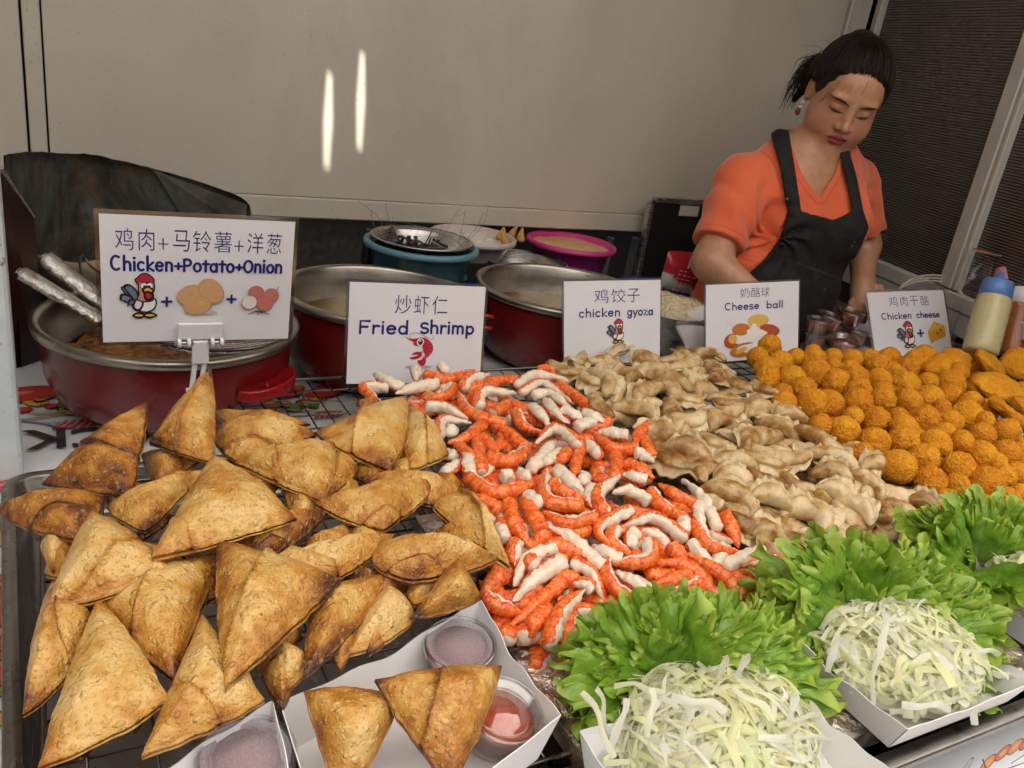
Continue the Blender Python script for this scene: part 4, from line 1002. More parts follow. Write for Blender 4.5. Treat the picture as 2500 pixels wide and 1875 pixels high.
def shrimp_pic(pr, x, y, w, h):
    def T(P): return [(x+p[0]*w, y+p[1]*h) for p in P]
    R_ = (.42, .012, .035)
    pr.line(T([(.22, .83), (.18, .92), (.30, .985), (.5, .97), (.75, .86), (.92, .80), (.97, .86), (.93, .92)]), .010*w*1.2, (.06, .05, .06), n=40)
    pr.ell((x+.5*w, y-.03*h), .43*w, .055*h, (.42, .34, .44))
    pr.blob(T([(.02, .88), (.20, .78), (.34, .70), (.30, .655), (.46, .60), (.60, .62), (.62, .55), (.66, .42), (.70, .30), (.64, .22), (.70, .20), (.86, .32), (.96, .46), (.95, .62), (.86, .74), (.70, .84), (.55, .86), (.36, .82), (.20, .82)]), R_)
    pr.blob(T([(.66, .30), (.62, .20), (.48, .16), (.50, .10), (.56, .03), (.66, -.0), (.74, .08), (.74, .24)]), R_)
    pr.blob(T([(.20, .24), (.36, .20), (.56, .26), (.62, .36), (.56, .42), (.40, .42), (.28, .34), (.42, .34), (.50, .32), (.36, .28)]), R_)
    pr.line(T([(.60, .44), (.62, .40)]), .03*w, R_)
    pr.ell(T([(.54, .72)])[0], .115*w, .125*w, (.85, .80, .78)); pr.ell(T([(.54, .72)])[0], .08*w, .10*w, (.10, .02, .02)); pr.ell(T([(.53, .76)])[0], .03*w, .03*w, (.9, .9, .9), n=10)
    for i in range(6):
        a = math.radians(70-i*26); c = (x+.60*w, y+.52*h); pr.line([(c[0]+.22*w*math.cos(a), c[1]+.18*h*math.sin(a)), (c[0]+.33*w*math.cos(a), c[1]+.27*h*math.sin(a))], .008*w, (.62, .3, .3), False)
    for i in range(3): pr.line(T([(.60+.03*i, .38-.05*i), (.70, .36-.05*i)]), .02*w, (.85, .8, .8), False)
def cheese_pic(pr, x, y, w, h):
    def T(P): return [(x+p[0]*w, y+p[1]*h) for p in P]
    pr.poly(T([(0, .55), (.42, 1.0), (1.0, .80), (.98, .30), (.10, .02), (.02, .3)]), (.62, .30, .03)); pr.poly(T([(0, .55), (.42, 1.0), (1.0, .80), (.62, .66), (.08, .54)]), (.72, .44, .07))
    pr.ell(T([(.74, .58)])[0], .07*w, .055*h, (.30, .08, .01)); pr.ell(T([(.52, .44)])[0], .085*w, .06*h, (.34, .10, .015)); pr.ell(T([(.58, .84)])[0], .07*w, .025*h, (.5, .26, .03)); pr.ell(T([(.36, .10)])[0], .07*w, .04*h, (.78, .76, .76))
def cheeseball_pic(pr, x, y, w, h):
    O1, O2, Yl = (.52, .17, .03), (.42, .07, .025), (.68, .42, .08)
    def p(a, b): return (x+a*w, y+b*h)
    mottled(pr, p(.62, .80), .20*w, .15*h, 0, Yl, 1, .8); mottled(pr, p(.30, .62), .17*w, .14*h, 0, O1, 2); mottled(pr, p(.84, .56), .20*w, .14*h, -10, O2, 3, .8)
    mottled(pr, p(.12, .36), .14*w, .17*h, 10, O2, 4); pr.blob([p(.10, .36), p(.16, .50), p(.34, .46), p(.44, .54), p(.58, .46), p(.50, .34), p(.30, .28)], (.74, .70, .66)); mottled(pr, p(.14, .40), .08*w, .11*h, 0, (.66, .38, .10), 5)
    pr.blob([p(.40, .56), p(.50, .66), p(.56, .74), p(.64, .62), p(.80, .50), p(.62, .42), p(.50, .46)], (.76, .72, .69))
    pr.line([p(.52, .72), p(.50, .58), p(.44, .48)], .035*w, (.78, .74, .66), n=12)
    mottled(pr, p(.36, .14), .27*w, .16*h, 8, O1, 6); pr.blob([p(.22, .16), p(.32, .24), p(.52, .28), p(.66, .34), p(.74, .26), p(.58, .12), p(.44, .06)], (.76, .73, .70)); mottled(pr, p(.30, .13), .12*w, .06*h, 20, Yl, 7)
PRINT = NT('print_ink'); PRINT = PRINT.done(PRINT.pbr(PRINT.attr('Col').outputs[0], .35))
PAPER = plain('sign_paper', (.70, .69, .725), .35, var=.02, vscale=8)
def sign(label, P, ex, ey, W, H, draw, marg=.006, sleeve=.010, bend=0.0):
    P, ex, ey = np.array(P), unit(ex), unit(ey); ez = unit(np.cross(ex, ey))
    t = thing('menu_sign', label, 'sign', P+ex*W/2, 'laminated menu signs')
    def at(uv, h):
        uv = np.asarray(uv, float); u = uv[:, 0]/W
        return P+np.outer(uv[:, 0], ex)+np.outer(uv[:, 1], ey)+np.outer(h+bend*np.sin(u*np.pi), ez)
    def sheet(x0, x1, y0, y1, h, th, r=.004):
        xs = np.linspace(x0, x1, 9); top = at(np.array([[x, y1] for x in xs]), h); bot = at(np.array([[x, y0] for x in xs]), h)
        b2 = np.vstack([bot, top]); b3 = b2-ez*th; n = 9
        F = [[i, i+1, n+i+1, n+i] for i in range(n-1)]; F += [[2*n+q for q in f[::-1]] for f in F]
        ringi = list(range(n))+list(range(2*n-1, n-1, -1))
        for k in range(len(ringi)): a, b = ringi[k], ringi[(k+1) % len(ringi)]; F.append([a, 2*n+a, 2*n+b, b])
        return np.vstack([b2, b3]), F
    V, F = sheet(-sleeve, W+sleeve, -sleeve, H+sleeve, -.0012, .0006); mk('laminate_sleeve', V, F, LAMIN, t, False)
    V, F = sheet(0, W, 0, H, 0, .0006); pp = mk('paper', V, F, PAPER, t, False)
    pr = Pr(); draw(pr, W, H); V, F, C = pr.mesh(lambda p, h: at(p, h), .0002); mk('printing', V, F, PRINT, pp, False, attrs={'Col': C})
    return t, at, ez
def d1(pr, W, H):
    for b, u0, u1 in (('鸡', .072, .160), ('肉', .185, .262), ('马', .355, .440), ('铃', .455, .550), ('薯', .565, .658), ('洋', .742, .830), ('葱', .848, .930)): hanzi(pr, b, u0*W, u1*W, .735*H, .165*H)
    for u in (.305, .697): pr.line([((u-.026)*W, .79*H), ((u+.026)*W, .79*H)], .006*W, NAVY, False); pr.line([(u*W, .745*H), (u*W, .835*H)], .006*W, NAVY, False)
    letter(pr, 'Chicken+Potato+Onion', .045*W, .945*W, .580*H, .130*H, .145)
    rooster(pr, .10*W, .215*H, .165*W, .335*H)
    plus(pr, .322*W, .335*H, .029*W); plus(pr, .665*W, .355*H, .028*W)
    pt = (.58, .34, .17)
    pr.ell((.50*W, .245*H), .09*W, .02*H, (.5, .44, .47))
    mottled(pr, (.45*W, .385*H), .078*W, .085*H, 20, pt, 1, .75); mottled(pr, (.555*W, .42*H), .062*W, .115*H, 35, (.60, .34, .17), 2, .75); mottled(pr, (.485*W, .30*H), .075*W, .075*H, 12, (.60, .34, .15), 3, .75)
    on = (.50, .16, .15)
    for k in range(7): pr.line([(.80*W, .255*H), ((.76+.02*k)*W, (.225+.01*(k % 3))*H)], .004*W, (.05, .08, .03), False)
    mottled(pr, (.80*W, .41*H), .045*W, .06*H, 0, on, 4, .8); mottled(pr, (.885*W, .385*H), .045*W, .065*H, 0, (.52, .18, .15), 5, .75)
    pr.ell((.765*W, .325*H), .045*W, .06*H, on); pr.ell((.764*W, .33*H), .041*W, .054*H, (.72, .66, .62)); mottled(pr, (.853*W, .318*H), .046*W, .065*H, 0, (.56, .17, .14), 6, .7)
    pr.line([(.915*W, .43*H), (.925*W, .465*H)], .005*W, (.35, .12, .10))
def d2(pr, W, H):
    for b, u0, u1 in (('炒', .325, .445), ('虾', .465, .575), ('仁', .60, .715)): hanzi(pr, b, u0*W, u1*W, .705*H, .185*H)
    letter(pr, 'Fried', .07*W, .44*W, .505*H, .150*H, .155); letter(pr, 'Shrimp', .515*W, .935*W, .515*H, .150*H, .155)
    shrimp_pic(pr, .40*W, .18*H, .23*W, .34*H)
def d3(pr, W, H):
    for b, u0, u1 in (('鸡', .30, .445), ('饺', .475, .625), ('子', .645, .775)): hanzi(pr, b, u0*W, u1*W, .735*H, .165*H)
    letter(pr, 'chicken', .145*W, .575*W, .575*H, .115*H, .155); letter(pr, 'gyoza', .64*W, .925*W, .575*H, .115*H, .155)
    rooster(pr, .44*W, .255*H, .16*W, .275*H)
def d4(pr, W, H):
    for b, u0, u1 in (('奶', .36, .46), ('酪', .475, .575), ('球', .585, .675)): hanzi(pr, b, u0*W, u1*W, .815*H, .125*H, -.008)
    letter(pr, 'Cheese', .195*W, .57*W, .665*H, .105*H, .16); letter(pr, 'ball', .64*W, .83*W, .665*H, .105*H, .16)
    cheeseball_pic(pr, .20*W, .06*H, .57*W, .56*H)
def d5(pr, W, H):
    for b, u0, u1 in (('鸡', .255, .365), ('肉', .40, .49), ('干', .525, .63), ('酪', .665, .775)): hanzi(pr, b, u0*W, u1*W, .765*H, .155*H, -.008)
    letter(pr, 'Chicken', .135*W, .52*W, .575*H, .11*H, .16); letter(pr, 'cheese', .58*W, .90*W, .575*H, .11*H, .16)
    rooster(pr, .31*W, .135*H, .20*W, .38*H); plus(pr, .60*W, .335*H, .045*W); cheese_pic(pr, .70*W, .165*H, .24*W, .35*H)
t1s, at1, ez1 = sign('large white sign reading Chicken+Potato+Onion held by a white clip', (.0468, 1.128, .932), (1, -.009, -.0026), (.002, -.0565, .998), .237, .170, d1, sleeve=.0055)
sign('white sign reading Fried Shrimp with a red shrimp drawing', (.3894, 1.1705, .8365), (.9935, -.114, 0), (.021, .1825, .983), .222, .160, d2, sleeve=.0045)
sign('white sign reading chicken gyoza with a small rooster', (.8311, 1.2324, .8202), (.9996, -.0164, .0243), (-.0186, .2838, .9587), .222, .160, d3, sleeve=.004)
sign('white sign reading Cheese ball with a picture of broken cheese balls', (1.1675, 1.2192, .8183), (.9806, -.1711, .0958), (-.0448, .2801, .9589), .222, .160, d4, sleeve=.004)
sign('small tilted sign reading Chicken cheese with rooster and cheese wedge', (1.7243, 1.2427, .7987), (.9719, -.2149, .0964), (.0288, .5145, .857), .222, .160, d5, sleeve=.006, bend=.004)
def clip():
    WP = plain('white_clip_plastic', (.66, .65, .66), .3, var=.02)
    ex, ey = np.array([1, -.009, 0]), np.array([.002, -.0565, .998])
    A, e2 = at1(np.array([[.118, .012]]), .004)[0], ez1
    t = thing('sign_clip', 'white plastic swivel clip holding up the chicken potato onion sign', 'clip', (A[0], A[1], RZ))
    Rm = np.stack([unit(ex), unit(ey), unit(e2)], 1)
    jw = MB().box(A+ey*.004+e2*.002, (.058, .024, .005), Rm, bev=.0015).build('jaw', WP, t)
    m = MB()
    for s in (-1, 1):
        for q in (-.006, .006): m.tube([A+ex*(s*.021+q-.0022)-ey*.011+e2*.006, A+ex*(s*.021+q+.0022)-ey*.011+e2*.006], .0062, 12)
    m.build('knuckle', WP, jw)
    m = MB()
    for s in (-1, 1): m.tube([A+ex*(s*.021-.012)-ey*.011+e2*.006, A+ex*(s*.021+.012)-ey*.011+e2*.006], .0022, 8)
    m.build('spring_pin', STEEL, jw, True)
    MB().box(A-ey*.026+e2*.004, (.022, .034, .005), Rm, bev=.0015).build('stem', WP, t)
    B = A-ey*.044; E_ = np.array([B[0]-.012, B[1]-.004, RZ+.002])
    m = MB(); m.tube([B-ex*.006, E_-ex*.006], .0035, 8); m.tube([B+ex*.006, E_+ex*.006], .0035, 8); m.build('strut', WP, t)
    q = B+(E_-B)*.42; MB().tube([q-ex*.013+e2*.003, q+ex*.006+e2*.003], .0065, 14).build('hinge', WP, t, True)
    MB().box((E_[0], E_[1], RZ+.009), (.034, .03, .01), bev=.002).build('foot_clamp', WP, t)
clip()
# ================================================================== food
ORD = ['first', 'second', 'third', 'fourth', 'fifth', 'sixth', 'seventh', 'eighth', 'ninth', 'tenth', 'eleventh', 'twelfth', 'thirteenth', 'fourteenth', 'fifteenth', 'sixteenth', 'seventeenth', 'eighteenth', 'nineteenth', 'twentieth', 'twenty-first', 'twenty-second', 'twenty-third', 'twenty-fourth']
class Labels:
    """gives each copy its own label: by its look and neighbours first, then by its rank from the left among those alike"""
    def __init__(s): s.D = {}
    def put(s, base, ob, x): s.D.setdefault(base, []).append((x, ob))
    def finish(s):
        for b, L in s.D.items():
            L.sort(key=lambda q: q[0]); n = len(L)
            for i, (x, ob) in enumerate(L):
                if n == 1: ob['label'] = b
                elif i == n-1: ob['label'] = b+', the rightmost of these'
                elif i == 0: ob['label'] = b+', the leftmost of these'
                else: ob['label'] = b+', %s from the left' % ORD[i]
LB = Labels()
def sm(t): t = np.clip(t, 0, 1); return t*t*(3-2*t)
def Hm(x, y): return RZ+.014+.058*sm((y-.50)/.22)*sm((1.29-y)/.10)
def Hsam(x, y): return RZ+.030+.075*np.sqrt(max(0, 1-((x-.19)/.34)**2)*max(0, 1-((y-.80)/.48)**2))
def surf(px, py, H, lift=0.0):
    z = RZ+.03
    for _ in range(14):
        P = onz(px, py, z+lift); z = .5*z+.5*H(P[0], P[1])
    return onz(px, py, z+lift)
def surfn(P, H):
    e = .01; x, y = P[0], P[1]
    return unit(np.array([-(H(x+e, y)-H(x-e, y))/(2*e), -(H(x, y+e)-H(x, y-e))/(2*e), 1]))
# ------------------------------------------------------------------ samosas
def m_dough():
    t = NT('fried_pastry'); c = t.co(); r = t.n('ShaderNodeObjectInfo').outputs['Random']
    c = t.n('ShaderNodeVectorMath', {0: c, 1: t.n('ShaderNodeCombineXYZ', {0: t.math('MULTIPLY', r, 9.0), 1: r, 2: t.math('MULTIPLY', r, 5.0)}).outputs[0]}, operation='ADD').outputs[0]
    br = t.attr('brown').outputs[2]
    n1 = t.noise(20, 4, .6, c); n2 = t.noise(75, 4, .6, c); f = t.math('ADD', br, t.math('ADD', t.math('MULTIPLY', t.math('SUBTRACT', n1, .5), 1.75), t.math('MULTIPLY', t.math('SUBTRACT', n2, .5), .95)))
    f = t.math('ADD', f, t.math('MULTIPLY', t.math('SUBTRACT', r, .62), .42))
    col = t.ramp(f, [(.0, (.70, .47, .18)), (.28, (.61, .35, .085)), (.52, (.47, .20, .024)), (.78, (.26, .080, .008)), (1.0, (.08, .02, .004))])
    v = t.vor(150, t.n('ShaderNodeVectorMath', {0: c, 1: t.n('ShaderNodeVectorMath', {0: t.n('ShaderNodeTexNoise', {'Vector': c, 'Scale': 60.0}).outputs[1], 'Scale': .012}, operation='SCALE').outputs[0]}, operation='ADD').outputs[0])
    rnd = t.n('ShaderNodeSeparateColor', {0: v.outputs[1]}).outputs[0]
    bub = t.math('MULTIPLY', t.rng(v.outputs[0], .0, .46, 1, 0), t.rng(rnd, .45, .6))
    v2 = t.vor(330, c); bub2 = t.rng(v2.outputs[0], .15, .42, 1, 0)
    col = t.mix(t.math('MULTIPLY', bub, .5), col, (.66, .46, .22)); col = t.mix(t.math('MULTIPLY', bub2, .26), col, (.64, .42, .18))
    sp = t.vor(60, c); col = t.mix(t.rng(sp.outputs[0], .05, .10, .65, 0), col, (.13, .05, .015))
    h = t.math('ADD', t.math('MULTIPLY', bub, .9), t.math('ADD', t.math('MULTIPLY', bub2, .28), t.math('MULTIPLY', t.noise(300, 3, .6, c), .45)))
    nr = t.bump(h, .95, .0024)
    return t.done(t.pbr(col, t.rng(n2, .3, .7, .24, .48), 0, nr, .5, Subsurface_Weight=.06, Subsurface_Radius=(.006, .003, .001)))
DOUGH = m_dough()
def samosa(label, C, lift=0.0, T=.022, dz=(0, 0, 0), folds=(), bulge=(.008, .008, .008), seed=0, brown=.0, group='samosas heaped in the steel tray', pts=None, under=.55, n=58, name='samosa'):
    P = [surf(px, py, Hsam, lift+d) for (px, py), d in zip(C, dz)] if pts is None else [np.array(p) for p in pts]
    A, B, D = P; T = T*.86; nr = unit(np.cross(B-A, D-A)); cen = (A+B+D)/3
    flip = nr @ (CAM-cen) < 0
    if flip: B, D = D, B; nr = -nr; bulge = (bulge[0], bulge[2], bulge[1])
    idx = [(i, j) for i in range(n+1) for j in range(n+1-i)]; lut = {q: k for k, q in enumerate(idx)}
    w = np.array([(i/n, j/n, 1-(i+j)/n) for i, j in idx]); a, b, c = w[:, 0], w[:, 1], w[:, 2]
    base = np.outer(a, A)+np.outer(b, B)+np.outer(c, D)
    for (u, v, o), bg, E0, E1, O in (((a, b, c), bulge[0], A, B, D), ((b, c, a), bulge[1], B, D, A), ((c, a, b), bulge[2], D, A, B)):
        out = unit(np.cross(E1-E0, nr)); out = out if out @ (O-E0) < 0 else -out
        base += np.outer(4*u*v*(1-o)**2*bg*.45, out)
    prod = np.maximum(0, 27*a*b*c); m = np.minimum(np.minimum(a, b), c)*3
    ht = .52*prod**.58+.48*np.clip(m*1.35, 0, 1)**.8
    q = base*1.0+seed*3.17
    lump = npnoise(q*22)*.0046+npnoise(q*52)*.0026+npnoise(q*115)*.0013
    wr = npnoise(q*np.array([14, 60, 35])+4)*.0012
    edge = np.clip(1-m*2.6, 0, 1); corner = np.clip((np.max(w, 1)-.72)*4, 0, 1)
    top = T*ht+(lump+wr)*(.25+.75*ht); br = .36+brown+.20*edge+.30*corner+.22*npnoise(q*16+9)
    S = {0: a, 1: b, 2: c}
    for (k, c0, slope, hgt, side) in folds:          # one wrapper layer lying over another: a step along a line
        k1, k2 = (k+1) % 3, (k+2) % 3
        d = (S[k]-c0)+slope*(S[k1]-S[k2])+.02*npnoise(q*18+k)
        d = d*side
        top += 1.35*hgt*sm((d+.008)/.018)*(.4+.6*ht)+hgt*.7*np.exp(-((d-.012)/.014)**2)
        ef = unit(P[k]-(P[k1]+P[k2])/2)*side if not flip or k == 0 else unit(P[3-k]-(P[k1]+P[k2]+P[k]-P[3-k])/2)*side
        base = base-np.outer(.0045*np.exp(-((d-.012)/.02)**2)*np.clip(m*3, 0, 1), ef)
        br += .26*np.exp(-((d-.006)/.012)**2)+.14*np.exp(-((d+.03)/.03)**2)-.06*(d > .05)
    bot = -T*under*ht-.001+.3*lump
    th = .0016+.0006*npnoise(q*40)
    off = nr*(np.array([th+0*a]).T); N = len(idx)
    jit = .0018*npnoise(q*70+2)[:, None]*edge[:, None]*unit(base-cen)
    V1 = base+jit+np.outer(top+th, nr); V2 = base+jit+np.outer(bot-th*.6, nr)
    F = []
    for i in range(n):
        for j in range(n-i):
            F.append([lut[i, j], lut[i+1, j], lut[i, j+1]])
            if j < n-i-1: F.append([lut[i+1, j], lut[i+1, j+1], lut[i, j+1]])
    e1, e2 = V1[F[0][1]]-V1[F[0][0]], V1[F[0][2]]-V1[F[0][0]]
    if np.cross(e1, e2) @ nr < 0: F = [f[::-1] for f in F]
    FF = F+[[q2+N for q2 in f[::-1]] for f in F]
    bd = [(i, 0) for i in range(n+1)]+[(n-i, i) for i in range(1, n+1)]+[(0, n-i) for i in range(1, n)]
    bd = [lut[q2] for q2 in bd]
    for k in range(len(bd)):
        x, y = bd[k], bd[(k+1) % len(bd)]; FF.append([x, y, y+N, x+N])
    V = np.vstack([V1, V2]); br = np.r_[br, br+.1]
    o = mk(name, V, FF, DOUGH, None, True, attrs={'brown': br})
    tag(o, label, 'samosa', group)
    return o, [np.linalg.norm(A-B), np.linalg.norm(B-D), np.linalg.norm(D-A)]
SAM = [
 # label, corners, lift, T, dz, folds, brown
 ('brown samosa with a blunt open end at the heap\'s back left', [(103, 1182), (362, 985), (320, 1212)], .01, .026, (-.01, .03, .0), [(2, .34, .0, .003, 1)], .16, None),
 ('samosa standing on end with its tip against the white clip', [(517, 903), (366, 1085), (522, 1128)], .015, .026, (.035, .0, .0), [(2, .30, .25, .003, -1)], .08, None),
 ('rolled samosa with a ragged folded rim left of the bare rack', [(526, 1050), (772, 1065), (605, 1138)], .0, .030, (0, 0, .0), [(1, .62, .0, .0035, -1)], .12, (.03, .0, .01)),
 ('flat brown samosa end behind the ragged rimmed roll', [(524, 1006), (756, 1036), (610, 1060)], -.01, .018, (0, 0, 0), [], .15, (.012, .0, .0)),
 ('samosa with a dark square flap at its top left', [(572, 1135), (818, 1082), (792, 1228)], .012, .030, (0, .01, 0), [(0, .58, .15, .0035, 1)], .08, (.004, .016, .012)),
 ('small samosa with a torn fold beside the square flap', [(818, 1105), (876, 1148), (800, 1216)], .005, .018, (0, 0, 0), [], .1, None),
 ('broad pale samosa leaning at the back beside the shrimp', [(765, 1058), (992, 972), (952, 1155)], .012, .022, (0, .02, 0), [(0, .46, .0, .004, -1)], -.04, (.012, .006, .02)),
 ('narrow rolled samosa with an open end touching the shrimp', [(1000, 985), (1094, 1112), (1000, 1150)], .008, .026, (.01, 0, 0), [(2, .36, .0, .003, 1)], .0, (.022, .006, .006)),
 ('curled brown samosa corner by the bare wire rack', [(868, 985), (930, 985), (905, 1012)], .002, .014, (0, 0, 0), [], .16, None),
 ('biggest samosa on top at the centre of the heap', [(520, 1110), (370, 1368), (722, 1268)], .030, .024, (.01, 0, .0), [(1, .72, -.1, .003, 1)], -.02, (.004, .010, .014)),
 ('pale pointed samosa tucked under the biggest one on its left', [(262, 1238), (492, 1150), (355, 1300)], .002, .022, (0, 0, 0), [], -.05, (.010, .004, .012)),
 ('dark samosa lying across the tray\'s back left corner', [(-14, 1240), (258, 1212), (200, 1322)], .012, .026, (.0, 0, 0), [(1, .55, .0, .002, 1)], .26, (.020, .004, .006)),
 ('plump samosa with a pointed top left of the biggest', [(222, 1252), (112, 1494), (420, 1392)], .018, .028, (.01, 0, 0), [(0, .20, .3, .002, 1)], .0, (.004, .016, .012)),
 ('small pale samosa end resting on bare wires at left', [(106, 1400), (215, 1305), (170, 1418)], -.012, .020, (0, 0, 0), [], -.02, None),
 ('long orange brown rolled samosa against the tray\'s left wall', [(128, 1420), (228, 1540), (56, 1752)], -.002, .032, (0, 0, 0), [(2, .44, .25, .003, 1)], .14, (.008, .024, .018)),
 ('large triangular samosa at the tray\'s front left corner', [(240, 1468), (92, 1880), (412, 1712)], .012, .022, (.0, 0, .0), [(0, .66, .0, .0015, 1)], -.06, (.006, .012, .010)),
 ('grey gold samosa with an overlapping panel at the heap\'s middle left', [(205, 1464), (542, 1362), (428, 1672)], .0, .026, (0, 0, 0), [(0, .42, .0, .004, -1)], -.10, (.004, .012, .0)),
 ('tall samosa beside the left sauce box with its tip up', [(493, 1504), (346, 1850), (645, 1712)], .006, .024, (.012, 0, 0), [(1, .50, .2, .002, 1)], -.08, (.0, .008, .004)),
 ('large samosa with a diagonal fold and open lower corner', [(528, 1318), (832, 1424), (550, 1686)], .026, .024, (0, 0, 0), [(0, .40, .30, .0045, -1)], -.06, (.006, .004, .004)),
 ('yellow gold samosa slanting behind the white samosa box', [(950, 1400), (775, 1440), (742, 1660)], .006, .022, (.0, 0, 0), [], .0, (.0, .008, .018)),
 ('round bellied samosa just behind the box edge', [(950, 1436), (1016, 1510), (852, 1600)], -.005, .028, (0, 0, 0), [], .0, (.014, .006, .014)),
 ('samosa tip pointing up between box and shrimp', [(1112, 1358), (1000, 1512), (1176, 1462)], .004, .026, (.02, 0, 0), [], .10, (.0, .01, .0)),
 ('slim samosa with a raised rim above the diagonal fold one', [(652, 1378), (968, 1306), (800, 1428)], .012, .024, (0, 0, 0), [(2, .12, .0, .005, -1)], -.08, (.018, .006, .010)),
 ('long lying samosa pale in front and browned beneath', [(768, 1232), (1068, 1180), (935, 1300)], .010, .030, (0, 0, 0), [(1, .74, .0, .003, 1)], .0, (.012, .006, .010)),
 ('brown samosa behind the long lying one', [(868, 1168), (1128, 1200), (1055, 1236)], -.002, .026, (0, 0, 0), [], .05, (.022, .0, .0)),
 ('big browned samosa at the heap\'s right above the box', [(922, 1330), (1218, 1366), (1010, 1420)], .014, .034, (0, 0, 0), [(1, .70, .0, .003, 1)], .04, (.045, .0, .012)),
 ('long curved samosa rim right beside the shrimp', [(1056, 1240), (1152, 1214), (1244, 1392)], .002, .028, (0, 0, 0), [(0, .30, .0, .003, -1)], .06, (.006, .022, .0)),
 ('reddish samosa partly under the biggest one on its right', [(560, 1340), (805, 1248), (645, 1376)], .004, .026, (0, 0, 0), [(1, .72, .0, .003, 1)], .14, (.006, .004, .012)),
 ('dark samosa hidden behind the one by the clip', [(345, 1112), (495, 1120), (385, 1196)], -.012, .022, (0, 0, 0), [], .34, None),
 ('brown wrapped samosa end in the gap left of the box', [(618, 1612), (742, 1600), (688, 1735)], -.014, .022, (0, 0, 0), [(1, .4, .0, .003, 1)], .14, None),
]
UNDER = [[(590, 1290), (700, 1330), (610, 1400)], [(740, 1330), (850, 1290), (850, 1380)], [(320, 1250), (420, 1260), (350, 1320)], [(100, 1330), (190, 1330), (130, 1400)], [(180, 1390), (280, 1400), (220, 1470)], [(640, 1560), (760, 1620), (700, 1690)], [(880, 1500), (960, 1540), (900, 1600)], [(990, 1420), (1090, 1430), (1010, 1480)], [(700, 1140), (800, 1170), (720, 1220)], [(930, 1150), (1010, 1130), (1000, 1200)], [(440, 1180), (540, 1160), (480, 1250)], [(280, 1680), (380, 1700), (330, 1790)], [(780, 1170), (880, 1190), (800, 1240)], [(1050, 1160), (1130, 1190), (1090, 1250)], [(820, 1400), (930, 1420), (900, 1480)],[(430, 1290), (560, 1330), (470, 1400)], [(250, 1440), (330, 1520), (230, 1540)], [(640, 1480), (740, 1560), (640, 1600)], [(700, 1400), (860, 1380), (800, 1480)], [(150, 1780), (260, 1740), (200, 1860)], [(690, 1190), (800, 1230), (730, 1290)], [(860, 1290), (960, 1330), (850, 1380)], [(1000, 1410), (1080, 1380), (1080, 1460)], [(560, 1060), (700, 1110), (560, 1130)], [(860, 1140), (980, 1150), (900, 1210)], [(420, 1400), (560, 1440), (430, 1500)],[(560, 1390), (760, 1440), (620, 1480)], [(860, 1420), (1010, 1400), (940, 1500)], [(330, 1330), (480, 1390), (360, 1440)], [(640, 1240), (760, 1300), (660, 1330)], [(860, 1250), (980, 1180), (960, 1290)], [(180, 1640), (330, 1560), (320, 1700)], [(430, 1600), (580, 1560), (520, 1720)], [(560, 1190), (700, 1150), (620, 1260)], [(780, 1500), (900, 1480), (830, 1640)], [(1060, 1300), (1160, 1260), (1150, 1390)], [(250, 1150), (400, 1220), (280, 1260)], [(910, 1060), (1050, 1080), (980, 1180)]]
def samosas():
    for k, (lab, C, lift, T, dz, folds, br, bg) in enumerate(SAM):
        o, L = samosa(lab, C, lift, T, dz, folds, bg or (.004, .006, .006), k+1, br)
        if min(L) < .03 or max(L) > .21: print('samosa size', k, [round(float(x), 3) for x in L])
    for k, C in enumerate(UNDER):
        samosa('samosa mostly buried beneath the others in the tray', C, -.007, .02, (0, 0, 0), [], (.006, .006, .006), 60+k, .2, n=20, group='buried samosas')
    # crisp flake hanging on the rack
    q = onz(660, 955, RZ+.02); V, F = sheet_bulge(q+[-.010, 0, -.022], q+[.012, .004, -.03], q+[.006, .004, .0], q+[-.006, 0, .014], unit(np.array([-.3, -.9, .2])), .006, 8, 8, .004, 3, 70)
    tag(mk('pastry_flake', V, F, DOUGH, attrs={'brown': np.full(len(V), .7)}), 'curl of fried pastry caught on the bare wire rack', 'pastry flake')
samosas()
# ------------------------------------------------------------------ fried shrimp
def m_shrimp():
    t = NT('shrimp_stick'); c = t.co(); d = t.attr('dors').outputs[2]; s = t.attr('along').outputs[2]
    n = t.noise(150, 4, .65, c); n2 = t.noise(60, 3, .6, c); n3 = t.noise(330, 3, .6, c)
    e = t.math('ADD', d, t.math('ADD', t.math('MULTIPLY', t.math('SUBTRACT', n, .5), 1.3), t.math('MULTIPLY', t.math('SUBTRACT', n2, .5), .5)))
    msk = t.rng(e, -.16, .10)
    org = t.ramp(t.math('ADD', t.math('MULTIPLY', n, .65), t.math('MULTIPLY', n3, .35)), [(.35, (.54, .024, .008)), (.43, (.78, .10, .014)), (.53, (.86, .21, .03)), (.62, (.88, .33, .09)), (.74, (.90, .55, .30))])
    w = t.n('ShaderNodeMath', {0: t.math('MULTIPLY', s, 44.0)}, operation='SINE').outputs[0]
    org = t.mix(t.rng(w, .70, 1.0, 0, .42), org, (.44, .018, .01))
    wht = t.mix(t.rng(n2, .35, .65), (.79, .70, .56), (.71, .60, .46))
    rim = t.math('MULTIPLY', t.rng(e, -.02, .03), t.rng(e, .10, .22, 1, 0))
    col = t.mix(msk, wht, org); col = t.mix(t.math('MULTIPLY', rim, .75), col, (.56, .022, .012))
    nr = t.bump(t.math('ADD', n, t.math('MULTIPLY', n3, .5)), .6, .0018)
    return t.done(t.pbr(col, t.rng(n2, .3, .7, .16, .34), 0, nr, .55, Subsurface_Weight=.26, Subsurface_Radius=(.006, .0025, .0015)))
SHR = m_shrimp()
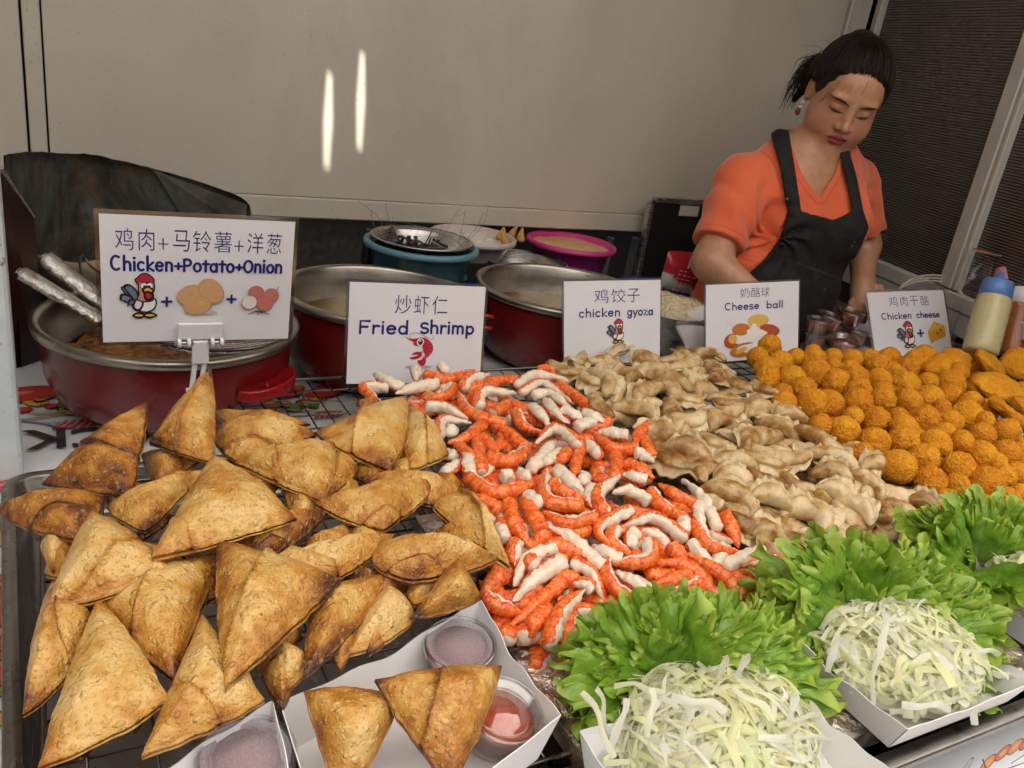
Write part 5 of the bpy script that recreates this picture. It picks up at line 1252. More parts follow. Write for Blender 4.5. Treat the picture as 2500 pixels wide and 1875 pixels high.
def shrimp(P3, dors, R=.0088, seed=0, n=30, m=16, bend=None):
    P = spline(P3, n); s = np.linspace(0, 1, n); T = unit(np.gradient(P, axis=0))
    seg = np.abs(((s*7.5) % 1)-.5)*2; r = R*(1.04-.20*s)*(1-.55*sm((s-.58)/.42))*(.92+.085*seg**.6)
    r *= np.clip(.74+s*8, .74, 1)*np.where(s > .985, .45, 1)
    a = np.linspace(0, 2*np.pi, m, endpoint=False); V = []; dv = []
    for i in range(n):
        D = dors[i] if np.ndim(dors) == 2 else dors
        D = unit(D-T[i]*(D @ T[i])); S = np.cross(T[i], D)
        flat = 1-.45*sm((s[i]-.8)/.2)
        V.append(P[i]+r[i]*(np.outer(np.cos(a), D)*flat+np.outer(np.sin(a), S))); dv.append(np.cos(a))
    V = np.concatenate(V); dv = np.concatenate(dv); al = np.repeat(s, m)
    c = np.repeat(P, m, 0); o = unit(V-c); q = V+seed*1.37
    V = V+o*((.0013+.0018*(dv < 0))*npnoise(q*120)+.0010*npnoise(q*250))[:, None]
    F = gridF(n, m, True); k0 = len(V)
    V = np.vstack([V, P[0]-T[0]*R*.22, P[-1]+T[-1]*R*.3])
    for j in range(m): F.append([j, k0, (j+1) % m]); F.append([(n-1)*m+j, (n-1)*m+(j+1) % m, k0+1])
    return V, F, np.r_[dv+.12, -.9, .8], np.r_[al, 0, 1]
E1 = lambda u, v: (850+.339*u, 860+.339*v)
E2 = lambda u, v: (1150+.3617*u, 1150+.3617*v)
ST1 = """485 128 490 165 495 205 w|545 160 720 195 915 128 o|395 268 290 213 178 152 w|285 258 112 252 242 375 s|640 225 500 250 345 297 w|752 252 685 318 530 335 s|668 100 692 130 745 152 w|830 262 862 200 1022 158 s|1132 522 872 432 792 285 s|868 272 960 232 1062 178 o|1010 236 1090 202 1182 210 o|930 395 975 285 1200 295 s|1058 432 1120 392 1176 340 o|1208 242 1350 163 1582 206 w|1368 135 1440 122 1500 160 o|1243 290 1400 224 1606 357 s|1325 312 1450 300 1602 406 w|1508 235 1652 330 1818 452 o|1428 368 1490 440 1592 512 w|1328 400 1388 460 1452 532 w|1538 418 1620 450 1702 492 w|558 390 690 398 862 482 s|648 612 680 488 882 512 s|972 520 850 612 718 652 o|1272 682 1130 570 984 514 o|962 852 935 690 904 560 o|892 772 828 700 728 640 o|858 760 872 850 912 932 w|862 902 1050 1012 1342 958 s|998 760 1170 780 1322 670 s|968 620 1012 662 1082 722 o|1208 430 1260 530 1392 582 s|1672 672 1500 548 1348 652 s|1308 852 1390 760 1492 638 w|1408 802 1470 760 1542 690 w|1502 792 1560 742 1592 690 o|1672 700 1640 800 1618 912 o|1802 742 1760 690 1708 640 w|2062 692 1900 690 1748 568 o|2182 528 2092 582 2068 682 o|2012 612 1910 590 1798 570 w|1640 542 1720 512 1812 500 w|1700 450 1760 462 1842 502 w|2192 762 2150 670 2118 578 o|2062 722 2112 732 2202 792 w|2002 802 2082 842 2202 902 o|1922 742 1932 830 1888 942 o|1850 1182 1800 1020 1962 888 s|1498 850 1562 900 1702 1012 w|1682 1112 1428 1062 1428 838 s|1468 940 1562 1012 1732 1062 s|1096 1142 980 1082 878 1030 o|1158 1080 1190 1222 1317 1402 o|1392 1292 1320 1150 1238 1038 o|1782 1182 1582 1232 1388 1150 s|1562 1272 1680 1292 1782 1240 o|1128 1362 1110 1302 1068 1240 w|680 880 760 830 800 780 w|700 740 740 750 790 740 w|730 590 742 570 760 560 w|990 1180 1010 1200 1040 1210 w|1100 1180 1130 1200 1150 1230 w|640 330 700 300 760 330 w|1290 1040 1350 1080 1420 1100 w|1760 980 1740 1060 1760 1120 w|1700 900 1690 940 1680 960 w|2150 1180 2080 1160 1980 1120 o|2140 930 2060 900 1980 880 w|1100 900 1150 890 1200 900 w|1240 880 1290 900 1320 930 w|1010 830 985 870 950 900 w"""
ST2 = """1068 262 862 380 930 512 s|1208 202 1060 130 955 150 w|1452 462 1222 308 1018 376 s|1208 130 1292 242 1472 312 s|1502 222 1380 160 1268 88 o|1672 402 1580 200 1428 58 w|1528 228 1540 352 1612 502 w|1488 340 1612 502 1812 546 s|1718 288 1762 390 1802 512 o|972 390 948 470 1072 572 s|1092 420 1078 470 1122 542 w|1322 502 1240 430 1148 408 w|1212 470 1192 602 958 622 s|1480 478 1542 560 1642 642 w|1348 498 1400 560 1452 602 o|1662 884 1482 652 1258 618 o|1842 862 1682 692 1458 558 o|1698 642 1862 580 2092 488 w|2122 722 2022 588 1838 642 s|2072 742 1940 690 1778 664 o|2152 802 1920 772 1748 688 o|2102 862 1920 858 1878 1002 s|2022 918 2010 980 2000 1042 w|1532 752 1402 832 1268 842 s|1472 702 1330 742 1218 762 o|1222 832 1100 752 968 678 w|1152 932 930 740 928 556 s|678 612 812 690 902 902 s|560 518 372 600 288 772 w|622 608 440 722 286 872 w|190 650 160 732 72 836 o|88 850 210 922 342 962 s|622 738 462 880 258 1054 o|822 802 762 760 688 762 s|518 1182 602 960 768 798 s|522 938 420 1040 408 1132 o|922 1002 702 958 622 1272 s|932 1058 800 1112 698 1106 s|782 1262 720 1282 648 1250 o|1112 952 1040 982 938 992 o|1228 930 1200 920 1168 900 w|1562 892 1530 882 1488 868 o|742 562 560 502 418 458 o|882 662 700 480 498 350 w|308 480 278 540 292 642 s|1000 602 920 562 818 502 w|1372 712 1240 702 1148 650 o|702 740 640 722 588 688 o|1640 640 1680 560 1700 480 w|1420 420 1440 360 1400 300 w|1840 450 1850 410 1830 380 o|700 420 640 400 600 380 o"""
def shrimps():
    traced = []
    for F_, s in ((E1, ST1), (E2, ST2)):
        for it in s.split('|'):
            q = it.split(); v = list(map(float, q[:6])); traced.append(([F_(v[0], v[1]), F_(v[2], v[3]), F_(v[4], v[5])], q[6]))
    rr = random.Random(21)
    for k, (C, ty) in enumerate(traced):
        short = math.dist(C[0], C[2]) < 32
        lift = .006+rr.uniform(-.003, .004)+(.004 if ty == 's' else 0)-(.008 if short else 0)
        P = [surf(x, y, Hm, lift+d) for (x, y), d in zip(C, (rr.uniform(-.003, .004), .003, rr.uniform(-.004, .003)))]
        N = surfn(P[1], Hm); ch = unit(P[2]-P[0]); view = unit(CAM-P[1])
        conv = P[1]-(P[0]+P[2])/2; conv = conv-N*(conv @ N)
        bend = np.linalg.norm(conv)/max(1e-4, np.linalg.norm(P[2]-P[0]))
        if ty == 's':
            D = unit(unit(conv)+view*.10) if bend > .04 else unit(np.cross(N, ch)+N*.2)
        elif ty == 'o': D = unit(view*.8+N*.35+rr.uniform(-.35, .35)*np.cross(N, ch))
        else:
            D = unit(-view*.75-N*.1+(unit(conv)*.55 if bend > .05 else rr.choice([-.6, .6])*np.cross(N, ch)))
        V, F, dv, al = shrimp(P, D, .0092*rr.uniform(.90, 1.12), k)
        o = mk('fried_shrimp', V, F, SHR, attrs={'dors': dv, 'along': al})
        tag(o, '', 'shrimp', 'fried shrimp heaped on the rack')
        shape = 'stubby' if short else ('tightly curled' if bend > .32 else 'curved' if bend > .12 else 'straight')
        side = {'o': 'orange', 'w': 'white', 's': 'two-tone'}[ty]
        x, y = C[1]
        zone = 'by the fried shrimp sign' if y < 985 else 'beside the samosas' if x < 1130+(y-985)*.22 and y < 1420 else 'beside the dumplings' if x > 1330+(y-960)*.95 else 'by the white samosa box' if x < 1330 and y > 1420 else 'by the front lettuce' if y > 1440 else 'high in the heap' if y < 1200 else 'low in the heap'
        LB.put('%s %s shrimp %s' % (shape, side, zone), o, x)
    # the layer underneath, seen only through the gaps
    protos = []
    for j in range(5):
        th = .5+.45*j; L = .075; Rb = L/th; a = np.linspace(-th/2, th/2, 5); P = np.c_[Rb*np.sin(a), Rb*np.cos(a)-Rb, 0*a]
        V, F, dv, al = shrimp(P, np.array([0, 1.0, 0.2]) if j % 2 else np.array([0, .3, 1.0]), .0105, j+300, 22, 12)
        protos.append((V, F, dv, al))
    cnt = 0; first = [None]*5
    while cnt < 190:
        px, py = rr.uniform(890, 1950), rr.uniform(930, 1600)
        lo = 1010 if py < 1050 else 1130+(py-1050)*.10 if py < 1400 else 1200
        hi = 1400+(py-960)*.95 if py < 1420 else 1560
        if px < lo or px > hi: continue
        q = surf(px, py, Hm, -.005-rr.uniform(0, .014)); j = rr.randrange(5)
        Rm = frame(unit(np.array([rr.uniform(-.4, .4), rr.uniform(-.4, .4), 1])))@rotz(rr.uniform(0, 6.28))
        V, F, dv, al = protos[j]
        if first[j] is None:
            o = mk('fried_shrimp', V, F, SHR, attrs={'dors': dv, 'along': al}, loc=(0, 0, 0)); first[j] = o
        else:
            o = first[j].copy(); COL.objects.link(o)
        o.matrix_world = Matrix.Translation(Vector(q.tolist()))@Matrix(Rm.tolist()).to_4x4(); o['_o'] = tuple(q)
        tag(o, 'shrimp mostly hidden under the others in the heap', 'shrimp', 'hidden shrimp in the lower layer'); cnt += 1
shrimps()
# ------------------------------------------------------------------ gyoza
def m_gyoza():
    t = NT('gyoza_skin'); c = t.co(); r = t.n('ShaderNodeObjectInfo').outputs['Random']; fin = t.attr('fin').outputs[2]
    c2 = t.n('ShaderNodeVectorMath', {0: c, 1: t.n('ShaderNodeCombineXYZ', {0: t.math('MULTIPLY', r, 7.0), 1: r, 2: r}).outputs[0]}, operation='ADD').outputs[0]
    n = t.noise(34, 4, .6, c2); n2 = t.noise(120, 4, .6, c2); n3 = t.noise(30, 2, .5, t.n('ShaderNodeVectorMath', {0: c2, 1: (3.3, 1.1, 2.2)}, operation='ADD').outputs[0])
    f = t.math('ADD', t.math('MULTIPLY', t.math('SUBTRACT', n, .5), 2.1), t.math('ADD', t.math('MULTIPLY', t.math('SUBTRACT', n2, .5), .45), t.math('MULTIPLY', r, .40)))
    col = t.ramp(t.math('ADD', f, .22), [(.0, (.66, .52, .31)), (.34, (.54, .385, .185)), (.60, (.36, .19, .05)), (.88, (.17, .065, .012))])
    col = t.mix(t.math('MULTIPLY', t.rng(fin, .1, .7), .7), col, (.68, .55, .34))
    col = t.mix(t.rng(n3, .62, .74, 0, .5), col, (.20, .18, .13))
    return t.done(t.pbr(col, t.rng(n2, .3, .7, .18, .40), 0, t.bump(t.math('ADD', n2, t.math('MULTIPLY', n, .6)), .45, .002), .5, Subsurface_Weight=.12, Subsurface_Radius=(.006, .004, .002)))
GYO = m_gyoza()
def gyoza_mesh(L, W, seed, nu=34, nv=32):
    """half-moon dumpling: crimped fin along +Y, belly along -Y, flat side down; length along X"""
    u = np.linspace(-1, 1, nu); rg = np.random.default_rng(seed); ph = rg.uniform(0, 6.3, 4)
    V = []; fin = []
    for x in u:
        e = math.sqrt(max(0.0, 1-abs(x)**2.4)); wb = W*(.07+.42*e); hb = W*(.05+.40*e)
        arch = W*.46*(1-x*x)-.18*W; pl = .09*W*math.sin(x*7+ph[0])+.055*W*math.sin(x*17+ph[1])
        fl = W*(.46+.06*math.sin(x*7+ph[2])+.04*math.sin(x*15+ph[3]))*(.12+.88*e)
        ring = []; fr = []
        for j in range(nv):
            t = j/nv
            if t < .16:      # outer edge of the fin going down to the body, upper face
                k = t/.16; ring.append((wb*.62+fl*(1-k), pl*(1-k)+hb*.30*k+.0012)); fr.append(1-k)
            elif t > .84:
                k = (1-t)/.16; ring.append((wb*.62+fl*(1-k), pl*(1-k)-hb*.12*k-.0010)); fr.append(1-k)
            else:
                a = (t-.16)/.68*2*math.pi*.86+math.pi*.14; ring.append((wb*math.cos(a)*.9, hb*(math.sin(a)*(1.0 if math.sin(a) > 0 else .55)))); fr.append(0)
        for (y, z) in ring: V.append((x*L/2*(1-.06*abs(y)/W), y+arch, z))
        fin += fr
    V = np.array(V); q = V+seed*2.3
    V += (np.stack([npnoise(q*60), npnoise(q*60+5), npnoise(q*60+9)], 1)*.0024+np.stack([0*q[:, 0], npnoise(q*28+3), npnoise(q*28+7)], 1)*.0036)
    F = gridF(nu, nv, True)+[list(range(nv)), list(range((nu-1)*nv, nu*nv))[::-1]]
    return V, F, np.array(fin)
G3 = """540 240 740 150 90|120 280 390 370 110|380 380 560 440 100|430 300 640 560 110|770 270 970 250 80|800 370 1040 320 110|970 290 1200 190 120|1070 330 1290 240 110|890 350 1230 480 120|1160 350 1370 420 140|1350 150 1520 330 130|1340 230 1440 500 90|700 440 800 370 80|600 560 810 480 80|790 580 980 460 110|950 450 1140 570 100|1120 560 1270 560 110|1250 520 1390 480 80|1480 340 1670 500 130|1400 590 1730 590 120|1690 440 1870 520 120|640 610 970 690 140|480 520 590 690 100|1050 570 1030 770 110|1120 710 1300 690 120|1310 670 1620 620 110|1620 660 1870 640 110|1890 680 2050 700 120|880 810 1070 870 110|1060 800 1270 790 90|1340 760 1500 720 120|1450 830 1670 760 150|1280 840 1530 950 110|1000 920 1380 1010 160|900 880 1280 1130 140|1590 930 1880 830 140|1740 720 2060 890 130|1380 1030 1730 1110 170|1580 970 1960 1100 100|1400 1160 1710 1250 130|1290 1160 1400 1090 80|1330 1210 1740 1460 190|1670 1290 1990 1380 150|1720 1150 1850 1200 100|1960 1180 2150 1260 160|1780 1450 2180 1620 130|1650 1600 1950 1659 150|1990 1440 2110 1440 90|2110 1400 2212 1300 120|1590 1500 1720 1520 80|2020 790 2280 950 100|2120 960 2510 1090 130|1680 960 2140 1000 110|2250 860 2340 940 80|2300 930 2510 930 120|2180 1110 2450 1200 120|2560 1080 2720 1120 90|2510 1170 2640 1270 100|2230 1240 2440 1390 170|2410 1220 2510 1330 80|2620 1230 3050 1310 150|2520 1330 2780 1290 110|2140 1330 2220 1610 140|2280 1390 2610 1540 190|2710 1350 2970 1650 220|2630 1480 2700 1400 110|2220 1600 2370 1640 120|2440 1390 2540 1440 90|2930 1370 3070 1420 90"""
G6 = """500 220 660 430 110|650 320 790 400 90|760 300 1020 390 120|250 270 430 430 150|330 480 440 460 100|560 380 700 420 90|930 200 1080 330 110|180 330 300 400 120"""
def gyozas():
    L = [[float(x) for x in q.split()] for q in G3.split('|')]; T = []
    for q in L: T.append((1300+.3165*q[0], 800+.3165*q[1], 1300+.3165*q[2], 800+.3165*q[3], .3165*q[4]))
    for q in G6.split('|'):
        q = [float(x) for x in q.split()]; T.append((1800+.407*q[0], 1200+.407*q[1], 1800+.407*q[2], 1200+.407*q[3], .407*q[4]))
    rr = random.Random(31)
    def put(A, B, W, k, hidden=False):
        c = (A+B)/2; N = surfn(c, Hm); N = unit(N+np.array([rr.uniform(-.45, .45), rr.uniform(-.5, .35), rr.uniform(-.1, .1)])*.8+unit(CAM-c)*.55)
        X = unit(B-A); N = unit(N-X*(N @ X)); Y = np.cross(N, X)
        if rr.random() < .42: X, Y = -X, -Y
        Rm = np.stack([X, Y, N], 1); ln = max(.060, np.linalg.norm(B-A)*1.10)
        V, F, fin = gyoza_mesh(min(ln, .105), W, k)
        o = mk('fried_gyoza', V@Rm.T+c, F, GYO, attrs={'fin': fin}); return o
    for k, (x0, y0, x1, y1, w) in enumerate(T):
        lift = .007+rr.uniform(-.004, .007)
        A, B = surf(x0, y0, Hm, lift), surf(x1, y1, Hm, lift+rr.uniform(-.005, .008))
        dep = proj((A+B)/2)[2]; W = min(.052, max(.035, w*dep/FPX*1.18))
        o = put(A, B, W, k+1); tag(o, '', 'dumpling', 'fried gyoza dumplings in the heap')
        x, y = (x0+x1)/2, (y0+y1)/2
        zone = 'under the chicken gyoza sign' if y < 900 and x < 1640 else 'between the gyoza and cheese ball signs' if y < 920 else 'beside the shrimp' if x < 1450+(y-960)*1.0 and y < 1370 else 'by the lettuce' if y > 1300 else 'beside the cheese balls' if x > 1770+(y-940)*1.05 else 'high in the heap\'s middle' if y < 1090 else 'low in the heap\'s middle'
        ln = math.dist((x0, y0), (x1, y1)); ang = math.degrees(math.atan2(y1-y0, x1-x0))
        how = 'steep' if abs(ang) > 50 else 'level' if abs(ang) < 14 else 'left leaning' if ang > 0 else 'right leaning'
        LB.put('%s %s dumpling %s' % ('small' if ln < 50 else 'long' if ln > 105 else 'plump', how, zone), o, x)
    pro = []; cnt = 0
    while cnt < 110:
        px, py = rr.uniform(1370, 2330), rr.uniform(870, 1390)
        if px < 1400+(py-930)*.95 or px > 1790+(py-900)*1.08 or (py < 920 and px > 1790) or (py > 1340 and px < 1850): continue
        q = surf(px, py, Hm, -.015-rr.uniform(0, .014)); d = np.array([rr.uniform(-1, 1), rr.uniform(-1, 1), 0]); d = unit(d)*.036
        if len(pro) < 6: o = put(q-d, q+d, .036, 200+cnt); pro.append(o)
        else:
            s = pro[cnt % 6]; o = s.copy(); COL.objects.link(o); o.location = q; o.rotation_euler = (rr.uniform(-.5, .5), rr.uniform(-.5, .5), rr.uniform(0, 6.28)); o['_o'] = tuple(q)
        tag(o, 'dumpling mostly hidden under the others in the heap', 'dumpling', 'hidden dumplings in the lower layer'); cnt += 1
gyozas()
# ------------------------------------------------------------------ cheese balls and crumbed patties
def m_crumbed():
    t = NT('orange_crumb_coat'); c = t.n('ShaderNodeNewGeometry').outputs[0]; r = t.n('ShaderNodeObjectInfo').outputs['Random']
    n = t.noise(220, 4, .7, c); n2 = t.noise(50, 3, .6, c); v = t.vor(330, c)
    f = t.math('ADD', t.math('MULTIPLY', n, .5), t.math('ADD', t.math('MULTIPLY', n2, .45), t.math('MULTIPLY', r, .12)))
    col = t.ramp(f, [(.30, (.34, .085, .003)), (.46, (.62, .21, .004)), (.60, (.74, .31, .009)), (.76, (.80, .42, .03))])
    h = t.math('ADD', t.math('MULTIPLY', v.outputs[0], .7), n)
    return t.done(t.pbr(col, .62, 0, t.bump(h, 1.0, .0030), .3))
CRB = m_crumbed()
def ico(sub):
    import bmesh
    bm = bmesh.new(); bmesh.ops.create_icosphere(bm, subdivisions=sub, radius=1.0)
    V = np.array([v.co[:] for v in bm.verts]); F = [[v.index for v in f.verts] for f in bm.faces]; bm.free(); return V, F
IV, IF = ico(4); JV, JF = ico(5)
def crumb_ball(seed, knob):
    q = JV*1.0+seed*4.1
    r = 1+.05*npnoise(q*1.3)+knob*npnoise(q*2.6+3)+.040*npnoise(q*7)+.046*np.abs(npnoise(q*14))+.034*npnoise(q*26)
    return JV*r[:, None]
BALLS = """250 140 82|157 232 82|225 310 95|335 265 85|450 230 70|585 245 90|735 230 72|880 250 85|1020 245 80|585 190 60|240 390 95|420 395 100|605 350 110|760 415 100|740 300 65|865 325 75|1090 300 90|1185 340 80|1310 310 85|915 380 90|1095 410 95|345 500 75|510 475 95|360 590 95|575 590 120|700 590 115|930 490 105|930 580 108|1125 560 95|1130 490 80|1290 450 110|1470 420 75|1320 570 100|1480 550 105|1640 440 110|1640 530 90|1580 620 70|1800 590 95|1770 680 115|1440 715 115|1250 690 75|1065 720 108|1640 730 95|1910 720 75|2080 800 95|635 755 95|830 800 115|890 690 80|1055 885 112|1280 870 115|1280 770 100|1525 900 120|1600 810 80|1735 880 90|1890 830 95|1880 980 105|1435 1010 115|1240 1075 130|970 975 85|1710 1075 115|2065 970 110|2180 950 60|2150 1120 90|1485 1190 120|1690 1215 95|1920 1200 130|2050 1150 90|1620 1360 115|1525 1500 135|1800 1400 120|1880 1370 90|2080 1330 100|2180 1280 70|1560 310 110|1700 350 80|1500 320 70|1850 460 80|1250 380 70|1950 640 60|2000 1040 80|2190 1420 70|2230 1040 80|1990 1480 80"""
def balls():
    rr = random.Random(41); cache = {}
    k = 0; pts = []
    for it in BALLS.split('|'):
        u, v, r = map(float, it.split()); px, py, rp = 1800+.3165*u, 800+.3165*v, .3165*r
        P = surf(px, py, Hm, .010+rr.uniform(-.003, .005)); dep = proj(P)[2]; R = min(.030, max(.0155, rp*dep/FPX*1.05))
        vi = rr.randrange(14); knob = [.02, .03, .06, .10][vi % 4]
        if vi not in cache: cache[vi] = o = mk('cheese_ball', crumb_ball(vi, knob), JF, CRB, loc=(0, 0, 0))
        else: o = cache[vi].copy(); COL.objects.link(o)
        o.location = P; o.scale = (R, R, R*rr.uniform(.86, 1.0)); o.rotation_euler = (rr.uniform(0, 6), rr.uniform(0, 6), rr.uniform(0, 6)); o['_o'] = tuple(P); tag(o, '', 'cheese ball', 'orange cheese balls in the heap'); k += 1; pts.append((P, R))
        zone = 'against the cheese ball sign' if px < 1960 and py < 935 else 'by the chicken cheese sign' if py < 915 else 'beside the dumplings' if px < 2000+(py-960)*.95 else 'by the right lettuce' if py > 1180 else 'near the flat patties' if px > 2260 and py < 1030 else 'in the middle of the heap'
        LB.put('%s orange cheese ball %s' % ('knobbly' if knob > .08 else 'lumpy' if knob > .04 else 'smooth round', zone), o, px)
    cnt = 0; pro = []
    while cnt < 90:
        px, py = rr.uniform(1840, 2560), rr.uniform(860, 1280)
        if px < 1860+(py-900)*1.05: continue
        q = surf(px, py, Hm, -.013-rr.uniform(0, .014))
        if len(pro) < 4: V = crumb_ball(100+cnt, .05)*.021; o = mk('cheese_ball', V+q, JF, CRB, loc=q); pro.append(o)
        else:
            o = pro[cnt % 4].copy(); COL.objects.link(o); o.location = q; o.rotation_euler = (rr.uniform(0, 6), rr.uniform(0, 6), 0); o['_o'] = tuple(q)
        tag(o, 'cheese ball mostly hidden under the others in the heap', 'cheese ball', 'hidden cheese balls in the lower layer'); cnt += 1
    PT = [(2010, 455, .060, .040, .012, (.0, -.35, 1), 'largest flat crumbed patty at the right above the balls'), (1420, 262, .046, .03, .012, (-.2, -.8, .6), 'crumbed patty standing against the chicken cheese sign'), (1700, 240, .042, .028, .012, (.2, -.5, 1), 'darker crumbed patty at the back right of the sign'), (1950, 275, .044, .03, .013, (.3, -.6, 1), 'browned crumbed patty just behind the largest one'), (2170, 275, .034, .034, .013, (-.5, -.6, .6), 'crumbed patty at the right border under the bottles'), (2090, 665, .055, .034, .012, (.5, -.3, 1), 'tilted crumbed patty below the largest one'), (2200, 590, .02, .02, .012, (0, -.3, 1), 'small crumbed piece between the two patties'), (1170, 225, .028, .02, .012, (-.2, -.7, .8), 'small crumbed piece at the sign\'s left foot')]
    for j, (u, v, rx, ry, th, N, lab) in enumerate(PT):
        px, py = 1800+.3165*u, 800+.3165*v; P = surf(px, py, Hm, .016)
        S = IV*np.array([rx, ry, th]); S = np.sign(S)*np.abs(S/np.array([rx, ry, th]))**.8*np.array([rx, ry, th])
        q = IV+j*7.7; ra = 1+.10*npnoise(q*1.6)
        S = S*np.c_[ra, ra, np.ones(len(ra))]+IV*(.0016*npnoise(q*9)+.0014*npnoise(q*20)+.001*npnoise(q*40))[:, None]
        S[:, 2] += .006*npnoise(q*1.5+5)
        tag(mk('crumbed_patty', S@frame(N, (0, 1, 0)).T+P, IF, CRB), lab, 'patty', 'flat crumbed chicken cheese patties')
balls()
# ================================================================== white boxes, sauce cups, salads in the foreground
CARD = plain('white_folded_card', (.74, .73, .73), .5, var=.02, vscale=10)
def paper_box(name, label, top, floor, waves, th=.0009, flapc=True, group='white folded paper boxes'):
    """top: 4 corner points, floor: 4 corner points (same order), walls with a wavy upper edge"""
    top, floor = np.array(top, float), np.array(floor, float); c = floor.mean(0)
    t = thing(name, label, 'box', floor.mean(0), group)
    V = np.vstack([floor, floor-[0, 0, th]]); mk('base', V, [[0, 1, 2, 3], [7, 6, 5, 4], [0, 4, 5, 1], [1, 5, 6, 2], [2, 6, 7, 3], [3, 7, 4, 0]], CARD, t, False)
    n = 36
    for k in range(4):
        a, b, A, B = floor[k], floor[(k+1) % 4], top[k], top[(k+1) % 4]
        s = np.linspace(0, 1, n)[:, None]; lo = a+(b-a)*s; hi = A+(B-A)*s
        dep, ph = waves[k] if isinstance(waves[k], tuple) else (waves[k], 0)
        f = 1-dep*(np.sin(np.pi*s)**2*.55+.45*np.sin(np.pi*s)*np.sin(3*np.pi*s+ph)**2)
        m = lo+(hi-lo)*f
        nr = unit(np.cross(b-a, A-a)); nr = nr if nr @ (c-(A+B)/2) < 0 else -nr
        G = np.stack([lo, (lo+m)/2, m], 1).reshape(-1, 3); W = G+nr*th
        F = gridF(n, 3); F += [[q+3*n for q in f_[::-1]] for f_ in F]
        for i in range(n-1): F.append([i*3+2, (i+1)*3+2, (i+1)*3+2+3*n, i*3+2+3*n])
        mk('side', np.vstack([G, W]), F, CARD, t, False)
    if flapc:
        for k in range(4):      # folded corner gussets
            A, a = top[k], floor[k]; p = a+(A-a)*.98; u, v = unit(top[k-1]-A), unit(top[(k+1) % 4]-A)
            q = A+u*.028-np.array([0, 0, .012])+v*.004; w = a+(A-a)*.12+v*.003+u*.004
            nr = unit(np.cross(q-p, w-p)); V = np.array([p+v*.002, q, w]); V = np.vstack([V, V+nr*.0008]); mk('corner_fold', V, [[0, 1, 2], [5, 4, 3], [0, 3, 4, 1], [1, 4, 5, 2], [2, 5, 3, 0]], CARD, t, False)
    return t
def samosa_boxes():
    zt = .872; L, Tc, R = onz(686, 1716, zt), onz(1172, 1462, zt), onz(1368, 1745, zt)
    N = L+(R-Tc); h = .046
    def floorof(C, ins):
        C = np.array(C); c = C.mean(0); F_ = C+(c-C)*ins; F_[:, 2] = zt-h; return F_
    top = [L, Tc, R, N]
    paper_box('samosa_box', 'white paper box holding two samosas and two sauce cups', top, floorof(top, .11), [.22, (.20, .6), .2, .2], flapc=False)
    print('box', np.linalg.norm(L-Tc), np.linalg.norm(R-Tc))
    zf = zt-h
    T2 = onz(664, 1712, zt); d1_, d2_ = (L-Tc), (R-Tc)
    top2 = [T2+d1_*.75, T2, T2+d2_, T2+d2_+d1_*.75]
    paper_box('samosa_box', 'white paper box at the bottom left holding one fogged sauce cup', top2, floorof(top2, .11), [.24, (.2, .6), .2, .2], flapc=False)
    up = np.array([0, 0, 1.0])
    sauce_cup(onz(1122, 1566, zf+.036)-[0, 0, .031], .0325, unit(up+np.array([-.05, -.12, 0])), 'fogged sauce cup at the back corner of the samosa box', 'sauce cups in the samosa boxes', True, .85)
    c = sauce_cup(onz(1232, 1732, zf+.036)-[.003, -.005, .031], .034, unit(up+np.array([.10, -.16, 0])), 'clear sauce cup of orange chilli sauce at the samosa box\'s right side', 'sauce cups in the samosa boxes', False, .72)
    sauce_cup(onz(602, 1836, zf+.036)-[0, 0, .031], .0345, unit(up+np.array([-.02, -.10, 0])), 'fogged sauce cup in the bottom left box', 'sauce cups in the samosa boxes', True, .85)
    def at(px, py, z): return onz(px, py, z)
    g = 'samosas served in the paper box'
    samosa('left samosa in the white box with its seam turned up', None, pts=[at(742, 1688, .885), at(980, 1706, .880), at(835, 1960, .845)], T=.026, folds=[(2, .80, .0, .003, 1)], bulge=(.006, .012, .010), seed=90, brown=.02, group=g)
    samosa('right samosa in the white box with an open end and long fold', None, pts=[at(918, 1662, .900), at(1222, 1630, .892), at(1100, 1925, .862)], T=.026, folds=[(0, .44, .1, .004, -1)], bulge=(.008, .010, .010), seed=91, brown=.02, group=g)
samosa_boxes()
# ------------------------------------------------------------------ lettuce
def m_lettuce():
    t = NT('lettuce'); c = t.co(); e = t.attr('edge').outputs[2]; v_ = t.attr('vein').outputs[2]; r = t.n('ShaderNodeObjectInfo').outputs['Random']
    n = t.noise(60, 4, .6, c)
    col = t.ramp(t.math('ADD', e, t.math('MULTIPLY', t.math('SUBTRACT', n, .5), .5)), [(.0, (.50, .60, .26)), (.26, (.27, .42, .07)), (.62, (.13, .29, .018)), (.86, (.22, .39, .028)), (1.0, (.42, .54, .07))])
    col = t.mix(t.math('MULTIPLY', r, .5), col, (.13, .27, .02))
    col = t.mix(t.math('MULTIPLY', v_, .55), col, (.42, .54, .22))
    p = t.pbr(col, t.rng(n, .3, .7, .2, .4), 0, t.bump(t.noise(110, 4, .6, c), .5, .003), .45)
    tr = t.n('ShaderNodeBsdfTranslucent'); t.set(tr.inputs[0], t.mix(.5, col, (.22, .40, .02)))
    return t.done(t.mixs(.22, p, tr.outputs[0]))
LET = m_lettuce()
